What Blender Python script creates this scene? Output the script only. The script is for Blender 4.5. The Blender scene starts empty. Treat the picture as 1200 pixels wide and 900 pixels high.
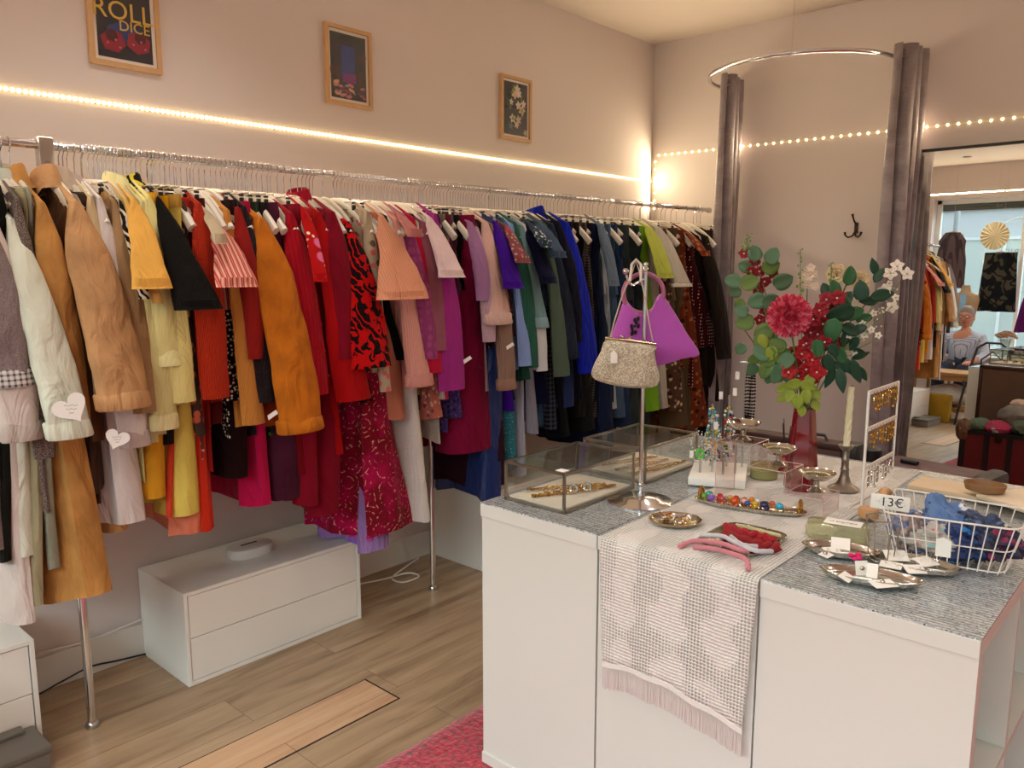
import bpy, bmesh, math, random
from mathutils import Vector, Matrix, noise
random.seed(7)
S = bpy.context.scene
C = S.collection
# ---------------------------------------------------------------- camera, world, lights, exposure
RC = Matrix(((0.7438, -0.0986, 0.6611), (0.6684, 0.1094, -0.7357), (0.0002, 0.9891, 0.1474)))
CAMH = 1.5
F_PX = 932.1
def _orth(R):
    r0 = R[0].normalized(); r1 = (R[1]-r0*R[1].dot(r0)).normalized(); r2 = r0.cross(r1)
    return Matrix((r0, r1, r2))
RC = _orth(RC)
cam = bpy.data.cameras.new('camera'); camo = bpy.data.objects.new('camera', cam); C.objects.link(camo)
cam.sensor_width = 36; cam.sensor_fit = 'HORIZONTAL'; cam.lens = F_PX/1200*36; cam.clip_start = .02
camo.matrix_world = Matrix.Translation((0, 0, CAMH)) @ RC.to_4x4()
S.camera = camo
def ray(px, py):
    return RC @ Vector((px-600, -(py-450), -F_PX))
def PZ(px, py, z): r = ray(px, py); return Vector((0, 0, CAMH)) + r*((z-CAMH)/r.z)
def PX(px, py, x): r = ray(px, py); return Vector((0, 0, CAMH)) + r*(x/r.x)
def PY(px, py, y): r = ray(px, py); return Vector((0, 0, CAMH)) + r*(y/r.y)

S.view_settings.view_transform = 'Standard'; S.view_settings.look = 'None'
S.view_settings.gamma = 1; S.view_settings.use_curve_mapping = False
S.view_settings.exposure = -.25
W = bpy.data.worlds.new('sky'); S.world = W; W.use_nodes = True
wn = W.node_tree; wn.nodes.clear()
sky = wn.nodes.new('ShaderNodeTexSky'); sky.sky_type = 'NISHITA'; sky.sun_elevation = math.radians(48)
sky.sun_rotation = math.radians(200); sky.sun_disc = False; sky.dust_density = 4; sky.air_density = 1
hs = wn.nodes.new('ShaderNodeHueSaturation'); hs.inputs['Saturation'].default_value = .35
bg = wn.nodes.new('ShaderNodeBackground'); bg.inputs['Strength'].default_value = 1.0
wo = wn.nodes.new('ShaderNodeOutputWorld')
wn.links.new(sky.outputs[0], hs.inputs['Color']); wn.links.new(hs.outputs[0], bg.inputs[0]); wn.links.new(bg.outputs[0], wo.inputs[0])
def area(name, loc, rot, sx, sy, e, col=(1, 1, 1), portal=False):
    l = bpy.data.lights.new(name, 'AREA'); l.shape = 'RECTANGLE'; l.size = sx; l.size_y = sy; l.energy = e; l.color = col
    o = bpy.data.objects.new(name, l); C.objects.link(o); o.location = loc; o.rotation_euler = rot
    return o
# open sky above the street, shining down through the shop window behind the camera
DAY = area('street_skylight', (-.4, -5.8, 4.4), (math.radians(65), 0, 0), 9.0, 2.3, 1150, (.86, .95, 1))
# round downlights in the ceiling get their lamps in the downlight builder below
SPOT_W = 14
LED_W = 6.5

# ---------------------------------------------------------------- helpers
def srgb(h):
    h = h.lstrip('#'); c = [int(h[i:i+2], 16)/255 for i in (0, 2, 4)]
    return tuple((x/12.92 if x <= .04045 else ((x+.055)/1.055)**2.4) for x in c)+(1,)
_m = {}
def nm(name):
    m = bpy.data.materials.new(name); m.use_nodes = True; nt = m.node_tree
    return m, nt, nt.nodes['Principled BSDF']
def mat(name, col, rough=.5, metal=0, emit=0, trans=0, alpha=1, ior=1.45, bump=0, bscale=200, var=.0, vscale=8, coat=0, sheen=0):
    if name in _m: return _m[name]
    m, nt, b = nm(name); c = srgb(col)
    b.inputs['Base Color'].default_value = c; b.inputs['Roughness'].default_value = rough
    b.inputs['Metallic'].default_value = metal; b.inputs['IOR'].default_value = ior
    b.inputs['Transmission Weight'].default_value = trans; b.inputs['Alpha'].default_value = alpha
    b.inputs['Coat Weight'].default_value = coat; b.inputs['Sheen Weight'].default_value = sheen
    b.inputs['Coat Roughness'].default_value = .03
    if emit: b.inputs['Emission Color'].default_value = c; b.inputs['Emission Strength'].default_value = emit
    tc = nt.nodes.new('ShaderNodeTexCoord')
    if var:
        n = nt.nodes.new('ShaderNodeTexNoise'); n.inputs['Scale'].default_value = vscale; n.inputs['Detail'].default_value = 5
        mr = nt.nodes.new('ShaderNodeMapRange'); mr.inputs[3].default_value = 1-var; mr.inputs[4].default_value = 1+var
        mx = nt.nodes.new('ShaderNodeMix'); mx.data_type = 'RGBA'; mx.blend_type = 'MULTIPLY'; mx.inputs[0].default_value = 1
        mx.inputs[6].default_value = c
        nt.links.new(tc.outputs['Object'], n.inputs['Vector']); nt.links.new(n.outputs[0], mr.inputs[0])
        nt.links.new(mr.outputs[0], mx.inputs[7]); nt.links.new(mx.outputs[2], b.inputs['Base Color'])
    if bump:
        n2 = nt.nodes.new('ShaderNodeTexNoise'); n2.inputs['Scale'].default_value = bscale; n2.inputs['Detail'].default_value = 2
        bp = nt.nodes.new('ShaderNodeBump'); bp.inputs['Strength'].default_value = bump; bp.inputs['Distance'].default_value = .004
        nt.links.new(tc.outputs['Object'], n2.inputs['Vector']); nt.links.new(n2.outputs[0], bp.inputs['Height']); nt.links.new(bp.outputs[0], b.inputs['Normal'])
    _m[name] = m
    return m

def arch(name, tint='#f4fbfa', refl=.09):
    """thin clear glass: mostly see-through, a little mirror-like"""
    if name in _m: return _m[name]
    m = bpy.data.materials.new(name); m.use_nodes = True; nt = m.node_tree; nt.nodes.clear(); N = nt.nodes.new
    o = N('ShaderNodeOutputMaterial'); mx = N('ShaderNodeMixShader'); t = N('ShaderNodeBsdfTransparent'); g = N('ShaderNodeBsdfGlossy'); lw = N('ShaderNodeLayerWeight')
    t.inputs[0].default_value = srgb(tint); g.inputs['Roughness'].default_value = .0; lw.inputs[0].default_value = .25
    mr = N('ShaderNodeMapRange'); mr.inputs[3].default_value = refl*.4; mr.inputs[4].default_value = min(1, refl*5)
    nt.links.new(lw.outputs['Facing'], mr.inputs[0]); nt.links.new(mr.outputs[0], mx.inputs[0]); nt.links.new(t.outputs[0], mx.inputs[1]); nt.links.new(g.outputs[0], mx.inputs[2]); nt.links.new(mx.outputs[0], o.inputs[0])
    _m[name] = m; return m

class MB:
    """collects geometry, build() links it as one mesh object"""
    def __init__(s): s.v = []; s.f = []; s.mi = []; s.cur = 0
    def add(s, vs, fs):
        n = len(s.v); s.v += [Vector(p) for p in vs]; s.f += [[i+n for i in f] for f in fs]; s.mi += [s.cur]*len(fs)
        return s
    def box(s, a, b, bev=0):
        x0, y0, z0 = a; x1, y1, z1 = b
        if bev:
            bm = bmesh.new(); bmesh.ops.create_cube(bm, size=1)
            for v in bm.verts: v.co = Vector(((x0+x1)/2+v.co.x*(x1-x0), (y0+y1)/2+v.co.y*(y1-y0), (z0+z1)/2+v.co.z*(z1-z0)))
            bmesh.ops.bevel(bm, geom=bm.edges[:]+bm.verts[:], offset=bev, segments=2, affect='EDGES', profile=.5)
            s.bm(bm); return s
        return s.add([(x0, y0, z0), (x1, y0, z0), (x1, y1, z0), (x0, y1, z0), (x0, y0, z1), (x1, y0, z1), (x1, y1, z1), (x0, y1, z1)],
                     [(0, 3, 2, 1), (4, 5, 6, 7), (0, 1, 5, 4), (1, 2, 6, 5), (2, 3, 7, 6), (3, 0, 4, 7)])
    def bm(s, bm):
        bm.verts.index_update(); s.add([v.co.copy() for v in bm.verts], [[v.index for v in f.verts] for f in bm.faces]); bm.free()
    def rings(s, rs, cap0=True, cap1=True, closed=False):
        n = len(rs[0]); vs = [p for r in rs for p in r]; fs = []
        m = len(rs)
        for i in range(m if closed else m-1):
            for j in range(n):
                a = i*n+j; b = i*n+(j+1) % n; i2 = (i+1) % m
                fs.append((a, b, i2*n+(j+1) % n, i2*n+j))
        if not closed:
            if cap0: fs.append(list(range(n))[::-1])
            if cap1: fs.append([(m-1)*n+j for j in range(n)])
        return s.add(vs, fs)
    def tube(s, pts, r, n=8, closed=False, flat=None):
        pts = [Vector(p) for p in pts]; m = len(pts)
        rr = r if isinstance(r, (list, tuple)) else [r]*m
        up = None; rs = []
        for i, p in enumerate(pts):
            if closed: t = pts[(i+1) % m]-pts[i-1]
            else: t = pts[min(i+1, m-1)]-pts[max(i-1, 0)]
            t.normalize()
            if up is None: up = Vector((0, 0, 1)) if abs(t.z) < .9 else Vector((1, 0, 0))
            a = up-t*up.dot(t)
            if a.length < 1e-4: a = t.orthogonal()
            a.normalize(); bb = t.cross(a); up = a
            fl = flat if flat else 1
            rs.append([p+a*math.cos(2*math.pi*k/n)*rr[i]*fl+bb*math.sin(2*math.pi*k/n)*rr[i] for k in range(n)])
        return s.rings(rs, closed=closed)
    def lathe(s, c, prof, n=24, ax=None):
        rs = []
        for r, z in prof: rs.append([Vector((r*math.cos(2*math.pi*k/n), r*math.sin(2*math.pi*k/n), z)) for k in range(n)])
        if ax is not None:
            q = Vector((0, 0, 1)).rotation_difference(Vector(ax)); rs = [[q @ p for p in r] for r in rs]
        c = Vector(c); return s.rings([[p+c for p in r] for r in rs])
    def ball(s, c, r, n=10, sc=(1, 1, 1)):
        rs = []; c = Vector(c)
        for i in range(1, n//2+2):
            a = math.pi*i/(n//2+2)
            rs.append([c+Vector((r*sc[0]*math.sin(a)*math.cos(2*math.pi*k/n), r*sc[1]*math.sin(a)*math.sin(2*math.pi*k/n), r*sc[2]*math.cos(a))) for k in range(n)])
        return s.rings(rs)
    def torus(s, c, R, r, ax=(0, 0, 1), n=20, m=6, sx=1, a0=0, a1=360):
        q = Vector((0, 0, 1)).rotation_difference(Vector(ax)); c = Vector(c)
        full = (a1-a0) >= 360; k = n if full else n+1
        pts = [c+q @ Vector((R*sx*math.cos(math.radians(a0+(a1-a0)*i/n)), R*math.sin(math.radians(a0+(a1-a0)*i/n)), 0)) for i in range(k)]
        return s.tube(pts, r, m, closed=full)
    def xf(s, M, i0=0):
        for i in range(i0, len(s.v)): s.v[i] = M @ s.v[i]
        return s
    def build(s, name, m, parent=None, smooth=True, solid=0, sub=0, bevel=0, label=None):
        me = bpy.data.meshes.new(name)
        off = Vector((0, 0, 0))
        if parent is not None:
            off = parent['_w'] if '_w' in parent else (0, 0, 0); off = Vector(off)
        me.from_pydata([tuple(p-off) for p in s.v], [], s.f)
        ms = m if isinstance(m, (list, tuple)) else [m]
        for q in ms: me.materials.append(q)
        if len(ms) > 1: me.polygons.foreach_set('material_index', s.mi)
        bmx = bmesh.new(); bmx.from_mesh(me); bmesh.ops.recalc_face_normals(bmx, faces=bmx.faces); bmx.to_mesh(me); bmx.free()
        if smooth:
            me.polygons.foreach_set('use_smooth', [True]*len(me.polygons))
        me.update()
        if smooth: 
            try: me.set_sharp_from_angle(angle=math.radians(40))
            except Exception: pass
        o = bpy.data.objects.new(name, me); C.objects.link(o)
        if parent is not None: o.parent = parent; o['_w'] = tuple(off)
        if solid: md = o.modifiers.new('thick', 'SOLIDIFY'); md.thickness = solid; md.offset = 0
        if bevel: md = o.modifiers.new('bev', 'BEVEL'); md.width = bevel; md.segments = 2; md.limit_method = 'ANGLE'
        if sub: md = o.modifiers.new('sub', 'SUBSURF'); md.levels = sub; md.render_levels = sub
        if label: o['label'] = label
        return o
def tag(o, label, cat, group=None, kind=None):
    o['label'] = label; o['category'] = cat
    if group: o['group'] = group
    if kind: o['kind'] = kind
    return o
def thing(name, loc, label, cat, group=None):
    o = bpy.data.objects.new(name, None); C.objects.link(o); o.location = loc; o.empty_display_size = .05
    o['_w'] = tuple(loc); tag(o, label, cat, group); return o
def struct(o): o['kind'] = 'structure'; return o
def copy_tree(o, parent=None):
    c = o.copy(); C.objects.link(c)
    if parent is not None: c.parent = parent
    for ch in list(o.children): copy_tree(ch, c)
    return c
def flattext(txt, size, m, name, parent, M, ext=.0006):
    """lettering as real mesh; M places the text plane (x right, y up)"""
    cu = bpy.data.curves.new('t', 'FONT'); cu.body = txt; cu.size = size; cu.extrude = ext; cu.align_x = 'CENTER'; cu.align_y = 'CENTER'; cu.resolution_u = 3
    to = bpy.data.objects.new('t', cu); C.objects.link(to)
    dg = bpy.context.evaluated_depsgraph_get(); me = bpy.data.meshes.new_from_object(to.evaluated_get(dg))
    bpy.data.objects.remove(to); bpy.data.curves.remove(cu)
    off = Vector(parent['_w']) if parent is not None else Vector((0, 0, 0))
    me.transform(Matrix.Translation(-off) @ M); me.materials.clear(); me.materials.append(m); me.name = name
    o = bpy.data.objects.new(name, me); C.objects.link(o)
    if parent is not None: o.parent = parent; o['_w'] = tuple(off)
    return o
def basis(o, x, y):
    x = Vector(x).normalized(); y = Vector(y); y = (y-x*y.dot(x)).normalized(); z = x.cross(y)
    M = Matrix((x, y, z)).transposed().to_4x4(); M.translation = Vector(o); return M

# ---------------------------------------------------------------- shared materials
chrome = mat('chrome', '#d9d9dc', .12, 1)
chrome_b = mat('brushed_steel', '#b9b6b0', .28, 1)
white_lac = mat('white_lacquer', '#e9e6e0', .28, 0, var=.02, vscale=3)
white_side = mat('white_side', '#dad8d2', .4)
white_pl = mat('white_plastic', '#e4ddd0', .45)
black_pl = mat('black_plastic', '#141414', .35)
silver = mat('silver_plate', '#c9c4ba', .18, 1, bump=.12, bscale=60)
gold = mat('gold_metal', '#c79a4a', .25, 1)
paper = mat('white_card', '#ece8e2', .7)
ink = mat('ink', '#1d1c22', .7)

# wall paint
def wall_mat(name, col):
    m, nt, b = nm(name); tc = nt.nodes.new('ShaderNodeTexCoord')
    n = nt.nodes.new('ShaderNodeTexNoise'); n.inputs['Scale'].default_value = 1.3; n.inputs['Detail'].default_value = 6
    cr = nt.nodes.new('ShaderNodeMapRange'); cr.inputs[3].default_value = .96; cr.inputs[4].default_value = 1.03
    mx = nt.nodes.new('ShaderNodeMix'); mx.data_type = 'RGBA'; mx.blend_type = 'MULTIPLY'; mx.inputs[0].default_value = 1; mx.inputs[6].default_value = srgb(col)
    nt.links.new(tc.outputs['Object'], n.inputs['Vector']); nt.links.new(n.outputs[0], cr.inputs[0]); nt.links.new(cr.outputs[0], mx.inputs[7]); nt.links.new(mx.outputs[2], b.inputs['Base Color'])
    n2 = nt.nodes.new('ShaderNodeTexNoise'); n2.inputs['Scale'].default_value = 180
    bp = nt.nodes.new('ShaderNodeBump'); bp.inputs['Strength'].default_value = .08; bp.inputs['Distance'].default_value = .003
    nt.links.new(tc.outputs['Object'], n2.inputs['Vector']); nt.links.new(n2.outputs[0], bp.inputs['Height']); nt.links.new(bp.outputs[0], b.inputs['Normal'])
    b.inputs['Roughness'].default_value = .8
    return m
wallm = wall_mat('wall_paint', '#d2c6c1')
ceilm = wall_mat('ceiling_paint', '#d8ccc0')

# floor planks
def floor_mat(name, base, dark, light, tint=1):
    m, nt, b = nm(name); L = nt.links
    tc = nt.nodes.new('ShaderNodeTexCoord')
    mp = nt.nodes.new('ShaderNodeMapping'); mp.inputs['Rotation'].default_value = (0, 0, math.radians(90))
    L.new(tc.outputs['Object'], mp.inputs[0])
    br = nt.nodes.new('ShaderNodeTexBrick'); br.inputs['Scale'].default_value = 1; br.inputs['Brick Width'].default_value = 1.25; br.inputs['Row Height'].default_value = .19
    br.inputs['Mortar Size'].default_value = .0012; br.inputs['Color1'].default_value = (.2, .2, .2, 1); br.inputs['Color2'].default_value = (.8, .8, .8, 1); br.inputs['Mortar'].default_value = (0, 0, 0, 1)
    br.offset = .37
    L.new(mp.outputs[0], br.inputs['Vector'])
    m2 = nt.nodes.new('ShaderNodeMapping'); m2.inputs['Scale'].default_value = (11, 1.0, 1); L.new(tc.outputs['Object'], m2.inputs[0])
    ad = nt.nodes.new('ShaderNodeVectorMath'); ad.operation = 'ADD'; L.new(m2.outputs[0], ad.inputs[0])
    sc = nt.nodes.new('ShaderNodeVectorMath'); sc.operation = 'SCALE'; sc.inputs['Scale'].default_value = 13; L.new(br.outputs['Color'], sc.inputs[0]); L.new(sc.outputs[0], ad.inputs[1])
    n = nt.nodes.new('ShaderNodeTexNoise'); n.inputs['Scale'].default_value = 1.6; n.inputs['Detail'].default_value = 9; n.inputs['Roughness'].default_value = .62; n.inputs['Distortion'].default_value = .6
    L.new(ad.outputs[0], n.inputs['Vector'])
    cr = nt.nodes.new('ShaderNodeValToRGB'); e = cr.color_ramp.elements
    e[0].position = .3; e[0].color = srgb(dark); e[1].position = .72; e[1].color = srgb(light); k = e.new(.48); k.color = srgb(base)
    L.new(n.outputs[0], cr.inputs[0])
    mr = nt.nodes.new('ShaderNodeMapRange'); mr.inputs[3].default_value = .92; mr.inputs[4].default_value = 1.07; L.new(br.outputs['Color'], mr.inputs[0])
    mx = nt.nodes.new('ShaderNodeMix'); mx.data_type = 'RGBA'; mx.blend_type = 'MULTIPLY'; mx.inputs[0].default_value = 1
    L.new(cr.outputs[0], mx.inputs[6]); L.new(mr.outputs[0], mx.inputs[7])
    mo = nt.nodes.new('ShaderNodeMix'); mo.data_type = 'RGBA'; mo.inputs[7].default_value = srgb('#6e5a46'); L.new(mx.outputs[2], mo.inputs[6]); L.new(br.outputs['Fac'], mo.inputs[0])
    L.new(mo.outputs[2], b.inputs['Base Color']); b.inputs['Roughness'].default_value = .38
    bp = nt.nodes.new('ShaderNodeBump'); bp.inputs['Strength'].default_value = .15; bp.inputs['Distance'].default_value = .002; L.new(n.outputs[0], bp.inputs['Height']); L.new(bp.outputs[0], b.inputs['Normal'])
    return m
floorm = floor_mat('floor_planks', '#a0866a', '#7a624a', '#b59a7c')
newplank = floor_mat('pale_plank', '#c09a78', '#a37f60', '#cfae8e')
tilem = mat('pale_tiles', '#b9aa98', .35, var=.12, vscale=2)

# ---------------------------------------------------------------- room
WX0, WX1, WY0, WY1, CZ = -3.02, 2.4, -1.6, 4.785, 2.955
RX = -3.9   # the room widens near the street window
struct(MB().box((RX-.1, WY0-.4, -.1), (WX1+.1, WY1+.1, 0)).build('floor', floorm, smooth=False))
struct(MB().box((RX-.1, WY0-.4, CZ), (WX1+.1, WY1+.1, CZ+.1)).build('ceiling', ceilm, smooth=False))
struct(MB().box((RX-.12, -.3, 0), (WX0, WY1+.12, CZ)).build('wall_left', wallm, smooth=False))
struct(MB().box((RX-.12, WY0-.4, 0), (RX, -.3, CZ)).build('wall_left', wallm, smooth=False))
struct(MB().box((WX0, WY1, 0), (WX1, WY1+.12, CZ)).build('wall_back', wallm, smooth=False))
struct(MB().box((WX1, WY0-.4, 0), (WX1+.12, WY1+.12, CZ)).build('wall_right', wallm, smooth=False))
WIN = (-3.43, 2.2, .66, 2.55)   # opening in the street wall
mb = MB(); y0, y1 = WY0-.3, WY0
mb.box((RX, y0, 0), (WX1, y1, WIN[2])); mb.box((RX, y0, WIN[3]), (WX1, y1, CZ)); mb.box((RX, y0, WIN[2]), (WIN[0], y1, WIN[3])); mb.box((WIN[1], y0, WIN[2]), (WX1, y1, WIN[3]))
struct(mb.build('wall_front', wallm, smooth=False))
mb = MB(); f = .05
for a, b in (((WIN[0], WIN[2]), (WIN[0]+f, WIN[3])), ((WIN[1]-f, WIN[2]), (WIN[1], WIN[3])), ((WIN[0], WIN[3]-f), (WIN[1], WIN[3])), ((WIN[0], WIN[2]), (WIN[1], WIN[2]+f)), ((-.62, WIN[2]), (-.56, WIN[3])), ((-2.46, WIN[2]), (-2.42, WIN[3]))):
    mb.box((a[0], y0+.1, a[1]), (b[0], y0+.16, b[1]))
wf = mb.build('window_1', white_lac, smooth=False); struct(wf)
wf['_w'] = (0, 0, 0)
glass = arch('clear_glass')
MB().box((WIN[0]+.03, y0+.12, WIN[2]+.03), (WIN[1]-.03, y0+.128, WIN[3]-.03)).build('window_pane', glass, wf, smooth=False)
struct(MB().box((WIN[0]-.06, y0+.16, WIN[2]-.03), (WIN[1]+.06, WY0+.02, WIN[2]), ).build('trim_1', white_lac, smooth=False))
struct(MB().box((WX0, 0.0, .0), (WX0+.014, WY1, .125)).build('baseboard_left', mat('skirting', '#d6cfc6', .5), smooth=False))
struct(MB().box((WX0+.014, WY1-.014, .0), (WX1, WY1, .125)).build('baseboard_back', mat('skirting', '#d6cfc6', .5), smooth=False))
# replaced plank, paler than the rest
struct(MB().box((-2.215, .3, 0), (-2.03, 1.66, .0025)).build('trim_2', newplank, smooth=False))
gap = mat('plank_gap', '#2c1f16', .9)
struct(MB().box((-2.221, .3, 0), (-2.024, 1.668, .0012)).build('trim_4', gap, smooth=False))

# led strips
ledm = mat('led_glow', '#ffe2a0', .4, emit=14)
ledtape = mat('led_tape', '#e8d8b8', .5)
def led(name, a, b, off, label, lumped=False):
    a = Vector(a); b = Vector(b); t = thing(name, tuple(a), label, 'light strip', None)
    d = (b-a); L = d.length; d.normalize(); off = Vector(off)
    w = Vector((0, 0, 1)) if abs(d.z) < .5 else d.cross(off).normalized()
    mb = MB(); vs = []
    for p in (a, b):
        for s1, s2 in ((-.005, 0), (.005, 0), (.005, .0025), (-.005, .0025)): vs.append(p+w*s1+off*s2)
    mb.rings([vs[:4], vs[4:]]); mb.build('tape', ledtape, t, smooth=False)
    mb = MB(); n = int(L/(.019 if abs((b-a).normalized().y) > .5 else .05))
    for i in range(n):
        c = a+d*(i+.5)*L/n+off*.0035
        mb.ball(c, .0065, 6)
    o = mb.build('diode', ledm, t); o['kind'] = 'stuff'
    n = max(1, int(L/1.2))
    for i in range(n):
        la = area('led_lamp', a+d*(i+.5)*L/n+off*.012, (0, 0, 0), L/n*.98, .006, LED_W*L/n, (1, .80, .52))
        la.parent = t; la.location = (a+d*(i+.5)*L/n+off*.012)-a
        la.rotation_euler = Matrix((d, off.cross(d)*-1, off*-1)).transposed().to_euler()
        la.rotation_euler = (Matrix((d, (-off).cross(d), -off)).transposed()).to_euler()
    return t
led('led_strip', (WX0, .0, 2.066), (WX0, 4.775, 2.066), (1, 0, 0), 'bright warm light strip running along the left wall above the clothes rail')
led('led_strip', (WX0+.03, WY1, 2.236), (WX1-.05, WY1, 2.236), (0, -1, 0), 'dotted warm light strip running level along the back wall behind the curtains')
led('led_strip', (WX0+.03, WY1, 1.86), (WX0+.03, WY1, 2.222), (0, -1, 0), 'short dotted light strip running upright in the room corner')
led('led_strip', (RX+.05, WY0, 2.61), (WIN[1], WY0, 2.61), (0, 1, 0), 'warm light strip above the street window, seen in the mirror')
# downlights
for i, (x, y) in enumerate([(-2.2, 1.3), (-1.6, 3.3), (-.5, 1.5), (.9, 2.6), (-.5, 3.6), (.9, .3), (-2.0, .1), (-2.9, -1.0), (-1.2, -1.0)]):
    t = thing('ceiling_downlight', (x, y, CZ), 'round recessed ceiling downlight '+['above the near red garments', 'above the purple garments', 'above the counter front', 'right of the counter near the mirror', 'between curtain rail and counter', 'right of the photographer', 'left of the photographer', 'by the left end of the street window', 'by the middle of the street window'][i], 'ceiling light', 'recessed ceiling downlights')
    MB().lathe((x, y, CZ-.012), [(.034, 0), (.045, 0), (.048, .004), (.046, .012), (.034, .012)], 24).build('rim', chrome_b, t)
    MB().lathe((x, y, CZ-.008), [(.033, 0), (.033, .006)], 20).build('lens', mat('lamp_lens', '#fff1dc', .4, emit=18), t)
    l = bpy.data.lights.new('downlight_lamp', 'SPOT'); l.energy = SPOT_W*2.6; l.spot_size = math.radians(125); l.spot_blend = .7; l.color = (1, .96, .93); l.shadow_soft_size = .035
    lo = bpy.data.objects.new('downlight_lamp', l); C.objects.link(lo); lo.parent = t; lo.location = (0, 0, -.02)

# rug behind and under the counter
def rugm():
    m, nt, b = nm('red_carpet'); tc = nt.nodes.new('ShaderNodeTexCoord'); n = nt.nodes.new('ShaderNodeTexNoise'); n.inputs['Scale'].default_value = 55; n.inputs['Detail'].default_value = 6
    cr = nt.nodes.new('ShaderNodeValToRGB'); cr.color_ramp.elements[0].position = .35; cr.color_ramp.elements[0].color = srgb('#7d0620'); cr.color_ramp.elements[1].position = .65; cr.color_ramp.elements[1].color = srgb('#c41236')
    nt.links.new(tc.outputs['Object'], n.inputs['Vector']); nt.links.new(n.outputs[0], cr.inputs[0]); nt.links.new(cr.outputs[0], b.inputs['Base Color']); b.inputs['Roughness'].default_value = .95
    b.inputs['Sheen Weight'].default_value = .4
    bp = nt.nodes.new('ShaderNodeBump'); bp.inputs['Strength'].default_value = .9; bp.inputs['Distance'].default_value = .01; nt.links.new(n.outputs[0], bp.inputs['Height']); nt.links.new(bp.outputs[0], b.inputs['Normal'])
    return m
mb = MB(); nx, ny = 90, 150; xs = [-1.78+(1.78+1.2)*i/nx for i in range(nx+1)]; ys = [-.55+5.1*j/ny for j in range(ny+1)]
vs = []
for j, y in enumerate(ys):
    for i, x in enumerate(xs):
        z = .016+.006*noise.noise((x*22, y*22, 0))
        if i == 0: x += .008*noise.noise((y*15, 3, 0)); z = .001
        if i == nx or j in (0, ny): z = .001
        vs.append((x, y, z))
mb.add(vs, [(j*(nx+1)+i, j*(nx+1)+i+1, (j+1)*(nx+1)+i+1, (j+1)*(nx+1)+i) for j in range(ny) for i in range(nx)])
tag(mb.build('rug', rugm()), 'red shaggy rug lying on the wood floor under the white counter', 'rug')
# ---------------------------------------------------------------- clothes rack
def xr(y): return -2.645 if y < 2.39 else -2.645+(y-2.39)/(4.68-2.39)*.115
RZ = 1.85
rack = thing('clothes_rail', (-2.645, .88, 0), 'long chrome clothes rail on thin legs along the left wall, full of garments', 'clothes rail')
MB().tube([(xr(y), y, RZ) for y in (.42, .8, 1.4, 2.39, 3.2, 4.0, 4.68)], .0125, 14).build('rail', chrome, rack)
for y, x in ((.88, -2.645), (2.39, -2.645), (3.72, xr(3.72))):
    mb = MB(); mb.tube([(x, y, .012), (x, y, RZ-.10)], .0135, 14); mb.build('leg', chrome, rack)
    MB().lathe((x, y, 0), [(.021, 0), (.022, .008), (.017, .02), (.0135, .022)], 18).build('foot', chrome_b, rack)
    if y > 2: continue
    br = MB().box((x-.019, y-.021, RZ-.105), (x+.019, y+.021, RZ+.0225), .004).build('bracket', chrome_b, rack)
    MB().lathe((x+.019, y, RZ-.055), [(.009, 0), (.009, .003), (.005, .0035), (.005, .001), (.001, .001)], 12, (1, 0, 0)).build('screw', chrome, br)
MB().lathe((xr(4.68), 4.68, RZ), [(.0125, 0), (.018, .002), (.018, .02), (.006, .024)], 14, (0, 1, 0)).build('end_cap', chrome_b, rack)

# ---------------------------------------------------------------- hangers
HL = 'hangers along the clothes rail'
def hook(mb, z0):
    R = .0175; pts = [(0, 0, z0), (0, 0, RZ-.03)]
    pts += [(0, 0, RZ-.022)]
    pts += [(R*math.cos(a), 0, RZ+.0125-R*.9+R*math.sin(a)) for a in [math.radians(q) for q in (-40, -5, 30, 60, 90, 120, 150, 180, 205)]]
    pts[2] = (.006, 0, RZ-.022)
    return mb.tube(pts, .0017, 5)
hm = [mat('hanger_cream', '#cfc3b2', .6), mat('hanger_white', '#e2dacb', .5)]
def hanger_proto(m, w=.2, drop=.085):
    t = thing('coat_hanger', (0, 0, 0), 'x', 'hanger')
    mb = MB(); pts = [(u*w, 0, 1.752-.012*abs(u)-drop*abs(u)**1.7) for u in [i/9-1 for i in range(19)]]
    mb.tube(pts, [.0075+.004*abs(u/9-1) for u in range(19)], 8, flat=1.5)
    mb.build('arms', m, t)
    hook(MB(), 1.752).build('hook', chrome, t)
    return t
def clip_proto():
    t = thing('clip_hanger', (0, 0, 0), 'x', 'hanger')
    MB().tube([(-.17, 0, 1.742), (.17, 0, 1.742)], .0025, 6).build('bar', chrome, t)
    for sx in (-.12, .12):
        mb = MB().box((sx-.006, -.006, 1.708), (sx+.006, .006, 1.728), .002); mb.tube([(sx, -.008, 1.736), (sx, .008, 1.736)], .0035, 6)
        mb.build('clip', black_pl, t)
    hook(MB(), 1.742).build('hook', chrome, t)
    return t
HP = [hanger_proto(hm[0], .155), hanger_proto(hm[1], .208, .125)]; CP = clip_proto()
used = set()
def hang(proto, y, yaw, label, rollx=0):
    if proto.name not in used: used.add(proto.name); o = proto
    else: o = copy_tree(proto)
    o.location = (xr(y), y, 0); o.rotation_euler = (0, 0, yaw)
    o['label'] = label; o['group'] = HL
    return o

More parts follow.
